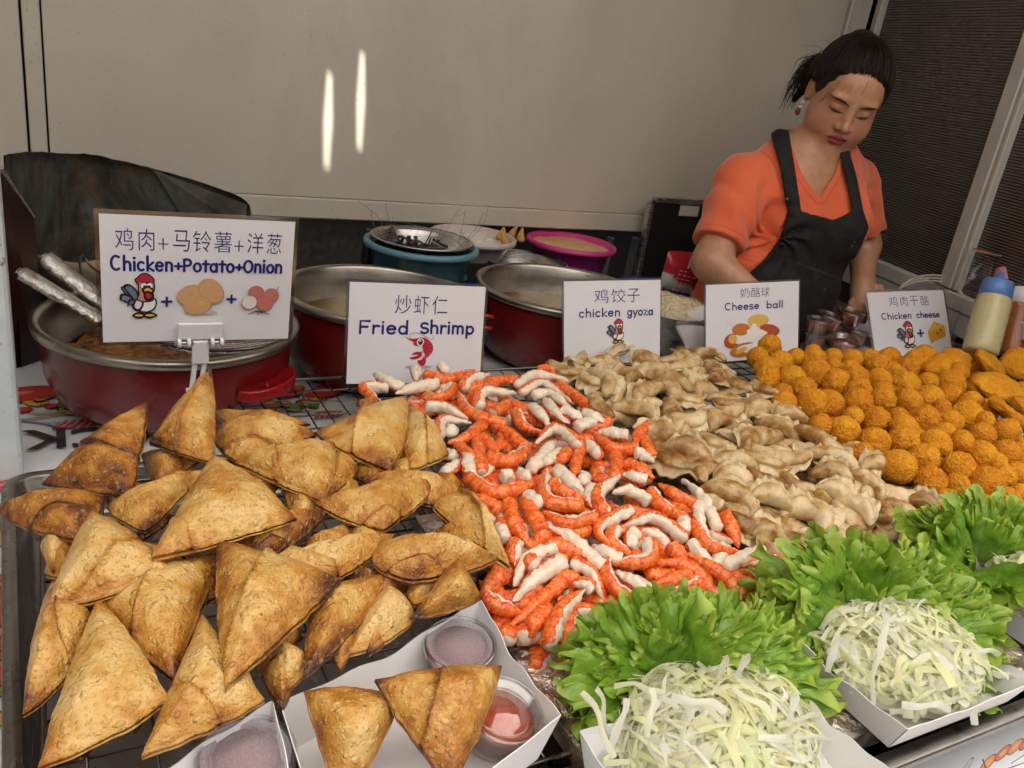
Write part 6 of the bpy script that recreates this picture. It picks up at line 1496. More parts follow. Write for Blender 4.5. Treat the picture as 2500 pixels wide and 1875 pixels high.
def lettuce_leaf(base, tip, nrm, width, seed, label, group, nr_=15, na=200, back=.02):
    rg = np.random.default_rng(seed); base, tip = np.array(base), np.array(tip); d = tip-base; L = np.linalg.norm(d); d = d/L
    nrm = unit(nrm-d*(nrm @ d)); s = np.cross(d, nrm); span = min(1.25, max(.55, width/L))
    a = np.linspace(-span, span, na)[None, :]; rho = (.05+.95*np.linspace(0, 1, nr_)**.72)[:, None]
    ph = rg.uniform(0, 6.28, 8)
    R = L*(1-.16*(a/span)**2+.05*np.sin(a*7/span+ph[0])+.035*np.sin(a*17/span+ph[1])+.022*np.sin(a*41/span+ph[2]))
    amp = np.clip((rho-.30)/.70, 0, 1)**1.7
    am2 = np.clip((rho-.62)/.38, 0, 1)**1.4; am3 = np.clip((rho-.80)/.20, 0, 1)**1.3
    k1, k2, k3 = rg.uniform(5, 8)/span, rg.uniform(30, 40)/span, rg.uniform(80, 100)/span
    mod = .6+.4*np.sin(5.3*a/span+ph[3]); ruf = L*(.085*np.sin(k1*a+ph[4]+1.2*rho)*amp+.060*mod*np.sin(k2*a+ph[5]-1.5*rho+.9*np.sin(k1*a+ph[1]))*am2*1.25+.046*np.sin(k3*a+ph[6]+np.sin(k2*a))*am3)
    tan = L*(.050*np.cos(k1*a+ph[4])*amp+.060*mod*np.cos(k2*a*2+ph[5])*am2+.022*np.cos(k3*a+ph[6])*am3)
    rad = R*rho*(1-.09*np.sin(k2*a+ph[0])*am2-.03*np.sin(k3*a+ph[2])*am3)
    curl = -back*rho**2*1.0+.35*L*(np.abs(a)/span)**2*rho*.35
    X = rad*np.sin(a)+tan*np.cos(a); Y = rad*np.cos(a)-tan*np.sin(a)*.5-L*.10*amp**6*np.abs(np.sin(k1*a*.5+ph[7])); Z = ruf+curl
    Z = Z-L*.020*np.exp(-(a/(.05+.02*rho))**2)*(1-rho)
    V = base+X[..., None]*s+Y[..., None]*d+Z[..., None]*nrm
    V = V.reshape(-1, 3); am_ = np.repeat(np.clip((rho-.15)/.5, 0, 1), na, 1).ravel()[:, None]; V = V+nrm*(.0075*npnoise(V*30+seed*1.7)+.0042*npnoise(V*70+seed))[:, None]*am_+s*(.0045*npnoise(V*45+seed*2.3+4))[:, None]*am_; V += .0012*np.stack([npnoise(V*90+seed), npnoise(V*90+seed+5), npnoise(V*90+seed+9)], 1)
    V[:, 2] = np.maximum(V[:, 2], RZ+.008)
    edge = np.repeat(rho, na, 1).ravel(); vein = (np.exp(-(a/.05)**2)*np.clip(1.1-rho, 0, 1)+.5*np.exp(-((np.abs(a)-.38*rho)/.02)**2)*np.clip(.9-rho, 0, 1)).ravel()
    o = mk('lettuce_leaf', V, gridF(nr_, na), LET, attrs={'edge': edge, 'vein': np.clip(vein, 0, 1)})
    tag(o, label, 'lettuce', group); return o
SALADS = [
 ('front salad', (.492, .452), [(1400, 1700, .86), (1425, 1640, .875), (1455, 1580, .89), (1510, 1528, .90), (1575, 1492, .91), (1640, 1474, .915), (1705, 1470, .915), (1770, 1480, .91), (1835, 1510, .90), (1890, 1560, .89), (1950, 1600, .88), (2010, 1655, .865), (2046, 1700, .85)], .047),
 ('middle salad', (.765, .468), [(1965, 1600, .85), (1935, 1530, .87), (1925, 1480, .89), (1965, 1430, .90), (2025, 1390, .91), (2090, 1368, .915), (2160, 1362, .915), (2225, 1368, .91), (2285, 1398, .905), (2335, 1425, .90), (2400, 1470, .89), (2450, 1540, .875), (2490, 1600, .86), (2500, 1660, .85)], .050),
 ('right salad', (1.03, .50), [(2290, 1420, .87), (2275, 1360, .89), (2310, 1305, .90), (2360, 1275, .91), (2420, 1250, .92), (2480, 1242, .92), (2540, 1250, .92), (2600, 1290, .91), (2660, 1350, .90)], .050)]
def lettuces():
    k = 0; rr = random.Random(51)
    for name, (bx, by), tips, _ in SALADS:
        C0 = np.array([bx, by, RZ+.028]); n = len(tips)
        for row, f, cnt in (('outer', .95, n), ('second', .77, n-1), ('third', .57, n-2), ('inner', .42, max(3, n-6))):
            for i in range(cnt):
                u = i*(n-1)/max(1, cnt-1)+rr.uniform(-.25, .25); u = min(max(u, 0), n-1.001); j = int(u); w = u-j
                tp = np.array(tips[j])*(1-w)+np.array(tips[min(j+1, n-1)])*w
                T = onz(tp[0], tp[1], tp[2]); b = C0+np.array([(T[0]-bx)*.22, (T[1]-by)*.22+.004, .0])
                tip = b+rotz(rr.uniform(-.22, .22))@(T-b)*f*rr.uniform(.92, 1.06); tip[2] += (.002, .010, .014, .010)[('outer', 'second', 'third', 'inner').index(row)]*rr.uniform(.3, 1.3)
                L = np.linalg.norm(tip-b)
                if L < .03: continue
                nv = unit(unit(CAM-b)*.8+np.array([rr.uniform(-.7, .7), rr.uniform(-.6, .2), rr.uniform(.1, .8)])); k += 1
                o = lettuce_leaf(b, tip, nv, .9*L+.012, 500+k, '', 'frilly lettuce leaves of the salads', 15, 260, back=L*.25)
                LB.put('frilly lettuce leaf in the %s row of the %s' % (row, name), o, tp[0])
lettuces()
# ------------------------------------------------------------------ shredded cabbage in paper boxes
def m_cabbage():
    t = NT('shredded_cabbage'); a = t.attr('Col').outputs[0]; n = t.noise(90, 3)
    p = t.pbr(t.mix(t.rng(n, .35, .7, 0, .3), a, (.88, .87, .74)), .32, 0, t.bump(n, .3, .002), .45)
    tr = t.n('ShaderNodeBsdfTranslucent'); t.set(tr.inputs[0], a)
    return t.done(t.mixs(.50, p, tr.outputs[0]))
CAB = m_cabbage()
def mound(c, rx, ry, h, n, seed, label, extra=()):
    rg = np.random.default_rng(seed); m = MB(); cols = [(.90, .90, .70), (.89, .90, .58), (.86, .89, .52), (.92, .92, .84), (.90, .85, .55), (.82, .88, .58)]
    V, F = disc(0, 0, 0, 1.0, 40); r = np.linalg.norm(V[:, :2], axis=1); V = np.c_[V[:, 0]*rx*.92, V[:, 1]*ry*.92, h*.80*np.sqrt(np.maximum(0, 1-r**2))-.012]
    V += .003*npnoise(V*120)[:, None]; m.add(V+c, F, cols[0])
    def strip(P, w, nrm, col, tw):
        P = spline(P, 12); T = unit(np.gradient(P, axis=0)); W = []
        s = np.linspace(0, 1, 12)
        for i in range(12):
            nn = unit(nrm-T[i]*(nrm @ T[i])); sd = np.cross(T[i], nn); a = tw*s[i]; sd2 = sd*math.cos(a)+nn*math.sin(a); n2 = np.cross(sd2, T[i])
            ww = w*(1+tw*.35*(s[i]-.5))*(1+.22*math.sin(s[i]*9+tw*3))
            W += [P[i]-sd2*ww/2, P[i]+n2*w*.14, P[i]+sd2*ww/2]
        m.add(np.array(W), gridF(12, 3), np.clip(np.array(col)*rg.uniform(.9, 1.08), 0, .94))
    for k in range(n):
        a, q = rg.uniform(0, 6.283), math.sqrt(rg.uniform(0, 1)); x, y = q*math.cos(a), q*math.sin(a)
        lay = rg.uniform(-.008, .010)+.009*npnoise(np.array([[x*2.2+seed, y*2.2, 0]]))[0]
        p = np.array([x*rx, y*ry, h*math.sqrt(max(.04, 1-q*q))+lay]); nr = unit(np.array([x/rx, y/ry, math.sqrt(max(.02, 1-q*q))/h]))
        th = rg.uniform(0, 6.283); d = np.array([math.cos(th), math.sin(th), rg.uniform(-.15, .35)]); d = unit(d-nr*(d @ nr)*(.95 if rg.uniform() < .8 else .35))
        L = rg.uniform(.016, .056); w = rg.choice([.0026, .0040, .0060, .0085, .0125], p=[.30, .36, .22, .09, .03])
        sd = np.cross(nr, d)*rg.uniform(-.007, .007); sag = nr*rg.uniform(-.002, .004)
        P = [c+p-d*L/2-nr*.003, c+p-d*L/6+sd*.6+sag, c+p+d*L/6+sd*.5+sag*.8, c+p+d*L/2-nr*.004-sd*.4]
        P = [np.array([t_[0], t_[1], max(t_[2], RZ+.008)]) for t_ in P]
        strip(P, w, nr, cols[rg.choice(6, p=[.26, .24, .10, .22, .12, .06])], rg.uniform(-1.6, 1.6))
    for (px0, py0, z0, px1, py1, z1, w) in extra:
        A, B = onz(px0, py0, z0), onz(px1, py1, z1); v = unit(CAM-A)
        strip([A, (A*2+B)/3+v*.003, (A+2*B)/3+np.array([.003, 0, .004]), B], min(w, .007)*.8, v, cols[3] if w > .006 else cols[0], rg.uniform(-.7, .7))
    o = m.build('shredded_cabbage', CAB, None, True); tag(o, label, 'cabbage', kind='stuff'); return o
def salads():
    z = RZ+.013
    c1 = onz(1700, 1800, .835); c2 = onz(2225, 1630, .85); c3 = onz(2510, 1430, .855)
    mound(np.array([.478, .380, .830]), .090, .071, .042, 1100, 1, 'mound of shredded cabbage in the front salad box',
          [(1625, 1690, .90, 1500, 1675, .88, .0055), (1755, 1660, .905, 1768, 1600, .935, .006), (1800, 1655, .90, 1820, 1598, .93, .007), (1850, 1800, .88, 2030, 1812, .85, .010), (1860, 1810, .87, 1985, 1860, .84, .008), (1480, 1800, .86, 1455, 1680, .90, .0055), (1500, 1850, .86, 1420, 1690, .89, .0055), (1580, 1800, .88, 1590, 1680, .905, .0055), (1900, 1770, .88, 2005, 1750, .86, .0055), (1930, 1760, .88, 1935, 1690, .90, .008), (1490, 1830, .86, 1530, 1705, .89, .008), (1640, 1700, .91, 1770, 1740, .91, .008), (1790, 1680, .90, 1890, 1760, .885, .0055)])
    mound(np.array([.742, .402, .832]), .088, .075, .039, 1080, 2, 'mound of shredded cabbage in the middle salad box',
          [(2020, 1640, .865, 2045, 1550, .90, .022), (2150, 1600, .905, 2160, 1500, .915, .008), (2300, 1560, .89, 2420, 1660, .83, .007), (2330, 1640, .865, 2380, 1770, .815, .010), (2350, 1590, .87, 2440, 1600, .86, .010), (2200, 1720, .87, 2320, 1735, .845, .010), (2420, 1640, .85, 2475, 1665, .83, .010)])
    mound(np.array([1.045, .41, .834]), .086, .075, .040, 800, 3, 'mound of shredded cabbage in the right salad box')
    def box(x0, x1, y0, y1, lab):
        zt = z+.034; f = [(x0, y0, z), (x1, y0, z), (x1, y1, z), (x0, y1, z)]; e = .012
        t = [(x0-e*.4, y0-e, zt), (x1+e, y0-e, zt), (x1+e, y1+e, zt), (x0-e*.4, y1+e, zt)]
        paper_box('salad_box', lab, t, f, [.30, .25, .2, .30], group='white paper salad boxes')
    box(.362, .575, .300, .402, 'white paper box under the front salad with a pointed left corner')
    box(.648, .828, .330, .478, 'white paper box under the middle salad with its corner at the tray edge')
    box(.945, 1.125, .345, .49, 'white paper box under the salad at the right border')
salads()
# ================================================================== the woman behind the stall
def nets(f, lo, hi, h, blk=8):
    """surface nets of an implicit function, evaluated only near its surface"""
    lo, hi = np.array(lo, float), np.array(hi, float); N = (np.ceil((hi-lo)/h/blk).astype(int))*blk
    nb = N//blk; D = np.full(N, 1.0, np.float32)
    g = np.stack(np.meshgrid(*[np.arange(n) for n in nb], indexing='ij'), -1).reshape(-1, 3)
    c = lo+(g*blk+blk/2-.5)*h; fc = f(c); act = np.abs(fc) < blk*h*1.05+.012
    sgn = np.where(fc < 0, -1.0, 1.0)
    D4 = D.reshape(nb[0], blk, nb[1], blk, nb[2], blk)
    D4[:] = sgn.reshape(nb)[:, None, :, None, :, None]
    o = np.stack(np.meshgrid(*[np.arange(blk)]*3, indexing='ij'), -1).reshape(-1, 3)
    ga = g[act]
    for s in range(0, len(ga), 400):
        q = ga[s:s+400]; I = (q[:, None]*blk+o[None]).reshape(-1, 3); D[I[:, 0], I[:, 1], I[:, 2]] = f(lo+I*h)
    S = D < 0
    cnt = np.zeros(N-1, np.int8)
    for a in (0, 1):
        for b in (0, 1):
            for c_ in (0, 1): cnt += S[a:N[0]-1+a, b:N[1]-1+b, c_:N[2]-1+c_]
    cells = np.argwhere((cnt > 0) & (cnt < 8)); idx = np.full(N-1, -1, np.int64); idx[tuple(cells.T)] = np.arange(len(cells))
    acc = np.zeros((len(cells), 3)); w = np.zeros(len(cells))
    corners = [(a, b, c_) for a in (0, 1) for b in (0, 1) for c_ in (0, 1)]
    val = {k: D[cells[:, 0]+k[0], cells[:, 1]+k[1], cells[:, 2]+k[2]] for k in corners}
    for k in corners:
        for ax in range(3):
            if k[ax] == 0:
                k2 = list(k); k2[ax] = 1; k2 = tuple(k2); a, b = val[k], val[k2]; m = (a < 0) != (b < 0)
                t = np.where(m, a/np.where(m, a-b, 1), 0); p = np.tile(np.array(k, float), (len(cells), 1)); p[:, ax] += t
                acc[m] += p[m]; w[m] += 1
    V = lo+(cells+acc/w[:, None])*h; F = []
    for ax in range(3):
        a0 = [slice(1, N[i]-1) for i in range(3)]; a0[ax] = slice(0, N[ax]-1); a1 = list(a0); a1[ax] = slice(1, N[ax])
        A, B = S[tuple(a0)], S[tuple(a1)]; E_ = np.argwhere(A != B); fl = A[tuple(E_.T)]
        off = np.ones(3, int); off[ax] = 0; E_ = E_+off
        u, v = (ax+1) % 3, (ax+2) % 3; du = np.zeros(3, int); du[u] = 1; dv = np.zeros(3, int); dv[v] = 1
        q = np.stack([idx[tuple((E_-du-dv).T)], idx[tuple((E_-dv).T)], idx[tuple(E_.T)], idx[tuple((E_-du).T)]], 1)
        q[~fl] = q[~fl][:, ::-1]; F.append(q[(q >= 0).all(1)])
    return V, np.concatenate(F)
def smin(a, b, k):
    h = np.clip(.5+.5*(b-a)/k, 0, 1); return b+(a-b)*h-k*h*(1-h)
def smax(a, b, k): return -smin(-a, -b, k)
def ell_(p, c, r):
    q = (p-np.array(c))/np.array(r); k0 = np.linalg.norm(q, axis=1); k1 = np.linalg.norm(q/np.array(r), axis=1)
    return k0*(k0-1)/np.maximum(k1, 1e-6)
def cap_(p, a, b, ra, rb):
    a, b = np.array(a), np.array(b); d = b-a; t = np.clip(((p-a) @ d)/(d @ d), 0, 1); return np.linalg.norm(p-a-t[:, None]*d, axis=1)-(ra+(rb-ra)*t)
HW = np.array([[.8544, -.5115, -.0911], [-.506, -.7795, -.3694], [-.1179, -.3617, .9248]]); HT = np.array([1.6255, 1.4607, 1.3634])
def hl(p): return (p-HT) @ HW
def hw(q): return HT+np.asarray(q, float) @ HW.T
def head_sdf(p):
    q = hl(p); x, y, z = q.T; s = np.c_[np.abs(x), y, z]
    d = ell_(q, (0, -.014, .034), (.078, .096, .084))
    d = smin(d, ell_(q, (0, .028, -.022), (.067, .062, .080)), .030)
    d = smin(d, ell_(q, (0, .030, .040), (.064, .056, .058)), .02)
    d = smin(d, ell_(s, (.037, .034, -.046), (.038, .042, .044)), .022)
    d = smin(d, ell_(q, (0, .057, -.095), (.033, .026, .020)), .022)
    d = smin(d, ell_(q, (0, .022, -.094), (.058, .052, .031)), .025)
    d = smin(d, ell_(q, (0, .070, -.058), (.030, .022, .024)), .02)
    d = smax(d, -ell_(s, (.031, .102, .006), (.020, .019, .0125)), .014)
    d = smin(d, ell_(s, (.031, .0740, .0055), (.0165, .0135, .0115)), .005)
    d = smin(d, ell_(s, (.028, .078, .027), (.026, .012, .007)), .012)
    d = smin(d, cap_(q, (0, .083, .014), (0, .100, -.026), .0075, .0095), .012)
    d = smin(d, ell_(q, (0, .1035, -.029), (.0120, .0105, .0095)), .006)
    d = smin(d, ell_(s, (.0135, .0930, -.0325), (.0080, .0100, .0075)), .005)
    d = smax(d, -ell_(s, (.0075, .103, -.0415), (.0045, .006, .004)), .003)
    d = smin(d, ell_(q, (0, .0885, -.0565), (.0215, .0085, .0052)), .004)
    d = smin(d, ell_(q, (0, .0880, -.0672), (.0185, .0090, .0066)), .004)
    d = smax(d, -cap_(s, (0, .0985, -.0612), (.024, .0840, -.0625), .0020, .0015), .003)
    d = smax(d, -ell_(q, (0, .0925, -.0775), (.016, .006, .0035)), .006)
    e = ell_(s, (.0775, -.010, -.002), (.0105, .0195, .031)); e = smax(e, -ell_(s, (.087, -.004, .002), (.006, .011, .019)), .005)
    d = smin(d, e, .005)
    return d
J = {k: atd(*v) for k, v in dict(nb=(1992, 412, 2.065), sR=(1812, 446, 1.965), sL=(2080, 452, 2.13), eR=(1737, 640, 1.90), wR=(1842, 722, 1.87), eL=(2108, 600, 2.19), wL=(2106, 690, 2.13),
     ch=(1962, 500, 2.055), be=(1880, 680, 2.09), pe=(1840, 800, 2.13), bR=(1925, 540, 1.985), bL=(2040, 545, 2.02)).items()}
SH = unit(J['sL']-J['sR']); UPB = unit(J['ch']-J['pe']); FRB = unit(np.cross(UPB, SH)); FRB = FRB if FRB @ (CAM-J['ch']) > 0 else -FRB
SH2 = np.cross(FRB, UPB); SH2 = SH2 if SH2 @ SH > 0 else -SH2
BODYF = np.stack([SH2, FRB, UPB], 1)
def bl(p, c): return (p-c) @ BODYF
def traps(p, o=0.0):
    a = J['nb']-UPB*.018; return np.minimum(cap_(p, a, J['sR'], .050+o, .050+o), cap_(p, a, J['sL'], .050+o, .050+o))
def torso(p, o=0.0):
    d = ell_(bl(p, J['ch']), (0, -.01, .02), (.168+o, .100+o, .165+o))
    d = smin(d, traps(p, o), .05)
    d = smin(d, ell_(bl(p, J['be']), (0, .0, .0), (.178+o, .122+o, .15+o)), .06)
    d = smin(d, ell_(bl(p, J['pe']), (0, -.01, 0), (.185+o, .125+o, .13+o)), .06)
    d = smin(d, np.linalg.norm(p-J['bR'], axis=1)-.072-o, .05); d = smin(d, np.linalg.norm(p-J['bL'], axis=1)-.070-o, .05)
    return d
def arms(p, o=0.0, part=1.0):
    d = None
    for s, e in (('sR', 'eR'), ('sL', 'eL')):
        E_ = J[s]+(J[e]-J[s])*part; c = cap_(p, J[s], E_, .052+o, (.042 if part == 1 else .047)+o); d = c if d is None else np.minimum(d, c)
    return d
def hand(p):
    """left hand, relaxed and half closed over the board"""
    w = J['wL']; v = unit(CAM-w); k = atd(2105, 735, 2.115); d = cap_(p, w, k, .026, .026)
    d = smin(d, np.linalg.norm((p-(w+k)/2) @ np.eye(3), axis=1)-.029, .015)
    K = [(2081, 738, 2.110), (2095, 744, 2.100), (2110, 746, 2.097), (2125, 742, 2.102)]; M_ = [(2076, 757, 2.090), (2090, 766, 2.077), (2107, 768, 2.075), (2124, 762, 2.083)]; T_ = [(2082, 772, 2.100), (2095, 784, 2.090), (2109, 785, 2.089), (2123, 777, 2.097)]
    for a, b, c in zip(K, M_, T_):
        a, b, c = atd(*a), atd(*b), atd(*c); d = smin(d, cap_(p, k+(a-k)*.4, a, .012, .0100), .006); f = np.minimum(cap_(p, a, b, .0096, .0086), cap_(p, b, c, .0086, .0072)); d = smin(d, f, .004)
    a, b, c = atd(2125, 706, 2.130), atd(2147, 703, 2.110), atd(2153, 724, 2.095); d = smin(d, np.minimum(cap_(p, a, b, .014, .0112), cap_(p, b, c, .0112, .0082)), .007)
    return d
def rhand(p):
    w = J['wR']; ax = unit(J['wR']-J['eR']); k = w+ax*.055; d = cap_(p, w, k, .027, .027); up = unit(CAM-w); sd = unit(np.cross(ax, up))
    for i, L in enumerate((.040, .048, .046, .036)):
        a = k+sd*(.021-.014*i)+ax*.012; b = a+ax*L*.55-np.array([0, 0, .012]); c = b+ax*L*.3-np.array([0, 0, .022])
        d = smin(d, np.minimum(cap_(p, a, b, .0096, .0086), cap_(p, b, c, .0086, .0072)), .005)
    a = w+ax*.02+sd*.026; b = a+ax*.03+sd*.014; c = b+ax*.024-np.array([0, 0, .01]); return smin(d, np.minimum(cap_(p, a, b, .013, .011), cap_(p, b, c, .011, .008)), .008)
def body(p):
    d = head_sdf(p)
    nk = hw((0, -.050, -.060)); d = smin(d, cap_(p, nk, J['nb']-UPB*.02, .050, .062), .011)
    d = smin(d, traps(p), .035)
    d = smin(d, torso(p), .03); d = smin(d, arms(p), .03)
    d = smin(d, cap_(p, J['eR'], J['wR'], .042, .028), .02); d = smin(d, cap_(p, J['eL'], J['wL'], .040, .028), .02)
    d = smin(d, hand(p), .010); return smin(d, rhand(p), .010)
def poly_sd(px, poly):
    """signed distance (pixels) to a closed outline, negative inside"""
    P = np.array(poly, float); d = np.full(len(px), 1e9); ins = np.zeros(len(px), bool)
    for i in range(len(P)):
        a, b = P[i], P[(i+1) % len(P)]; e = b-a; w = px-a; t = np.clip((w @ e)/(e @ e), 0, 1); d = np.minimum(d, np.linalg.norm(w-t[:, None]*e, axis=1))
        c = ((a[1] > px[:, 1]) != (b[1] > px[:, 1])) & (px[:, 0] < (b[0]-a[0])*(px[:, 1]-a[1])/(b[1]-a[1]+1e-12)+a[0]); ins ^= c
    return np.where(ins, -d, d)
NECKV = [(1908, 296), (1930, 345), (1958, 425), (2001, 482), (2038, 425), (2056, 372), (2064, 320), (2040, 240), (1930, 240)]
def WR(p):
    d = .0030*npnoise(p*np.array([20, 20, 9])+3)+.0018*npnoise(p*38)
    for c in (atd(1872, 575, 1.95), atd(2076, 560, 2.05)):
        q = (p-c) @ BODYF; r = np.linalg.norm(q, axis=1); a = np.arctan2(q[:, 2], q[:, 0])
        d = d+.0050*np.exp(-((r-.05)/.075)**2)*np.sin(a*8+9*r/.1+2*npnoise(p*10))*np.clip(r/.03, 0, 1)
    q = (p-J['be']) @ BODYF
    return d+.0036*np.sin(q[:, 0]*70+q[:, 2]*45+3*npnoise(p*8))*np.clip(npnoise(p*6+5)*1.5+.2, 0, 1)
def shirt(p):
    to = torso(p, .009); ar = arms(p, .014, .80)
    d = smin(to, ar, .022)
    for s, e in (('sR', 'eR'), ('sL', 'eL')):      # cuffs: cut the sleeve square
        ax = unit(J[e]-J[s]); c = J[s]+(J[e]-J[s])*.80; near = np.linalg.norm(p-c, axis=1) < .13
        L = cap_(p, J[s], J[e], .090, .090); d = np.where(near & (L < 0), np.maximum(d, (p-c) @ ax), d)
    d = d+WR(p)
    q = proj(p); cut = poly_sd(q[:, :2], NECKV)*q[:, 2]/FPX
    front = ((p-J['nb']) @ FRB)+.03
    d = np.maximum(d, np.minimum(-cut, 1e9)*(front > 0)+(-1.0)*(front <= 0))
    d = np.maximum(d, -(cap_(p, J['nb']-UPB*.02, hw((0, -.03, -.05)), .082, .066)))
    d = np.maximum(d, -((p-J['pe']) @ UPB)-.05)
    return d
APRON = [(1876, 312), (1926, 316), (1940, 400), (1957, 515), (1993, 525), (2034, 536), (2062, 524), (2080, 515), (2066, 440), (2048, 366), (2070, 352), (2092, 430), (2108, 510), (2122, 555), (2104, 602), (2080, 645), (2050, 720), (2026, 800), (2016, 900), (1730, 900), (1752, 800), (1782, 720), (1831, 664), (1868, 630), (1903, 580), (1921, 517), (1905, 410)]
def apron(p):
    s = smin(torso(p, .009), arms(p, .014, .45), .022)+WR(p)
    sh = np.abs(s-.0080)-.0040
    q = proj(p); cut = poly_sd(q[:, :2], APRON)*q[:, 2]/FPX
    d = smax(sh, cut, .002)
    return np.maximum(d, -((p-(J['be']*.5+J['ch']*.5)) @ FRB)-.045)
def smooth_mesh(V, F, it=2, lam=.5):
    F = np.asarray(F); E_ = np.concatenate([F[:, [i, (i+1) % 4]] for i in range(4)]); n = len(V)
    for _ in range(it):
        acc = np.zeros_like(V); ct = np.zeros(n)
        np.add.at(acc, E_[:, 0], V[E_[:, 1]]); np.add.at(ct, E_[:, 0], 1); np.add.at(acc, E_[:, 1], V[E_[:, 0]]); np.add.at(ct, E_[:, 1], 1)
        V = V*(1-lam)+lam*acc/np.maximum(1, ct)[:, None]
    return V
def m_skin():
    t = NT('skin'); at_ = t.attr('hc').outputs[1]; sep = t.n('ShaderNodeSeparateXYZ', {0: at_}).outputs; x, y, z = sep[0], sep[1], sep[2]
    ax = t.math('ABSOLUTE', x); front = t.rng(y, .045, .06)
    n = t.noise(55, 6, .7); n2 = t.noise(420, 4)
    col = t.mix(t.rng(n, .3, .7), (.37, .175, .092), (.49, .255, .150))
    def blob_(cx, cz, rx, rz, e=.35):
        a = t.math('DIVIDE', t.math('SUBTRACT', ax, cx), rx); b = t.math('DIVIDE', t.math('SUBTRACT', z, cz), rz)
        return t.math('MULTIPLY', t.rng(t.math('ADD', t.math('MULTIPLY', a, a), t.math('MULTIPLY', b, b)), 1-e, 1+e, 1, 0), front)
    col = t.mix(t.math('MULTIPLY', blob_(.043, -.030, .026, .022, .9), .28), col, (.50, .19, .12))
    col = t.mix(t.math('MULTIPLY', blob_(.031, .008, .020, .013, .6), .35), col, (.33, .15, .09))
    def arcband(cx, zc, half, sag, th, tilt=0.0):
        u = t.math('DIVIDE', t.math('SUBTRACT', ax, cx), half); uu = t.math('MULTIPLY', u, u)
        zc_ = t.math('ADD', t.math('ADD', zc, t.math('MULTIPLY', t.math('SUBTRACT', 1.0, uu), sag)), t.math('MULTIPLY', u, tilt))
        dz = t.math('ABSOLUTE', t.math('SUBTRACT', z, zc_)); thk = t.math('MULTIPLY', t.math('SUBTRACT', 1.15, uu), th)
        return t.math('MULTIPLY', t.math('MULTIPLY', t.rng(t.math('SUBTRACT', dz, thk), -.0006, .0006, 1, 0), t.rng(uu, .9, 1.1, 1, 0)), front)
    brow = arcband(.034, .0195, .0235, .004, .0030, .0030)
    col = t.mix(t.math('MULTIPLY', brow, .92), col, (.007, .005, .004))
    lash = arcband(.031, .0000, .0175, -.0042, .0024, .0015)
    col = t.mix(t.math('MULTIPLY', lash, .95), col, (.010, .006, .005))
    crease = arcband(.031, .0115, .0165, .0030, .0005); col = t.mix(t.math('MULTIPLY', crease, .5), col, (.18, .07, .04))
    a = t.math('DIVIDE', x, .0225); b = t.math('DIVIDE', t.math('ADD', z, .0620), .0120)
    bow = t.math('MULTIPLY', t.rng(ax, .0, .004, 1, 0), .0022)
    b = t.math('DIVIDE', t.math('ADD', t.math('ADD', z, bow), .0622), .0118)
    lip = t.math('MULTIPLY', t.rng(t.math('ADD', t.math('MULTIPLY', a, a), t.math('MULTIPLY', b, b)), .85, 1.08, 1, 0), front)
    col = t.mix(lip, col, (.27, .032, .040))
    seam = t.math('MULTIPLY', t.math('MULTIPLY', t.rng(t.math('ABSOLUTE', t.math('ADD', z, .0615)), .0006, .0016, 1, 0), t.rng(ax, .021, .025, 1, 0)), front)
    col = t.mix(t.math('MULTIPLY', seam, .85), col, (.07, .006, .008))
    return t.done(t.pbr(col, t.rng(n, .3, .7, .30, .46), 0, t.bump(t.math('ADD', n2, t.math('MULTIPLY', t.vor(900).outputs[0], .7)), .28, .001), .5, Subsurface_Weight=.12, Subsurface_Radius=(.010, .004, .002)))
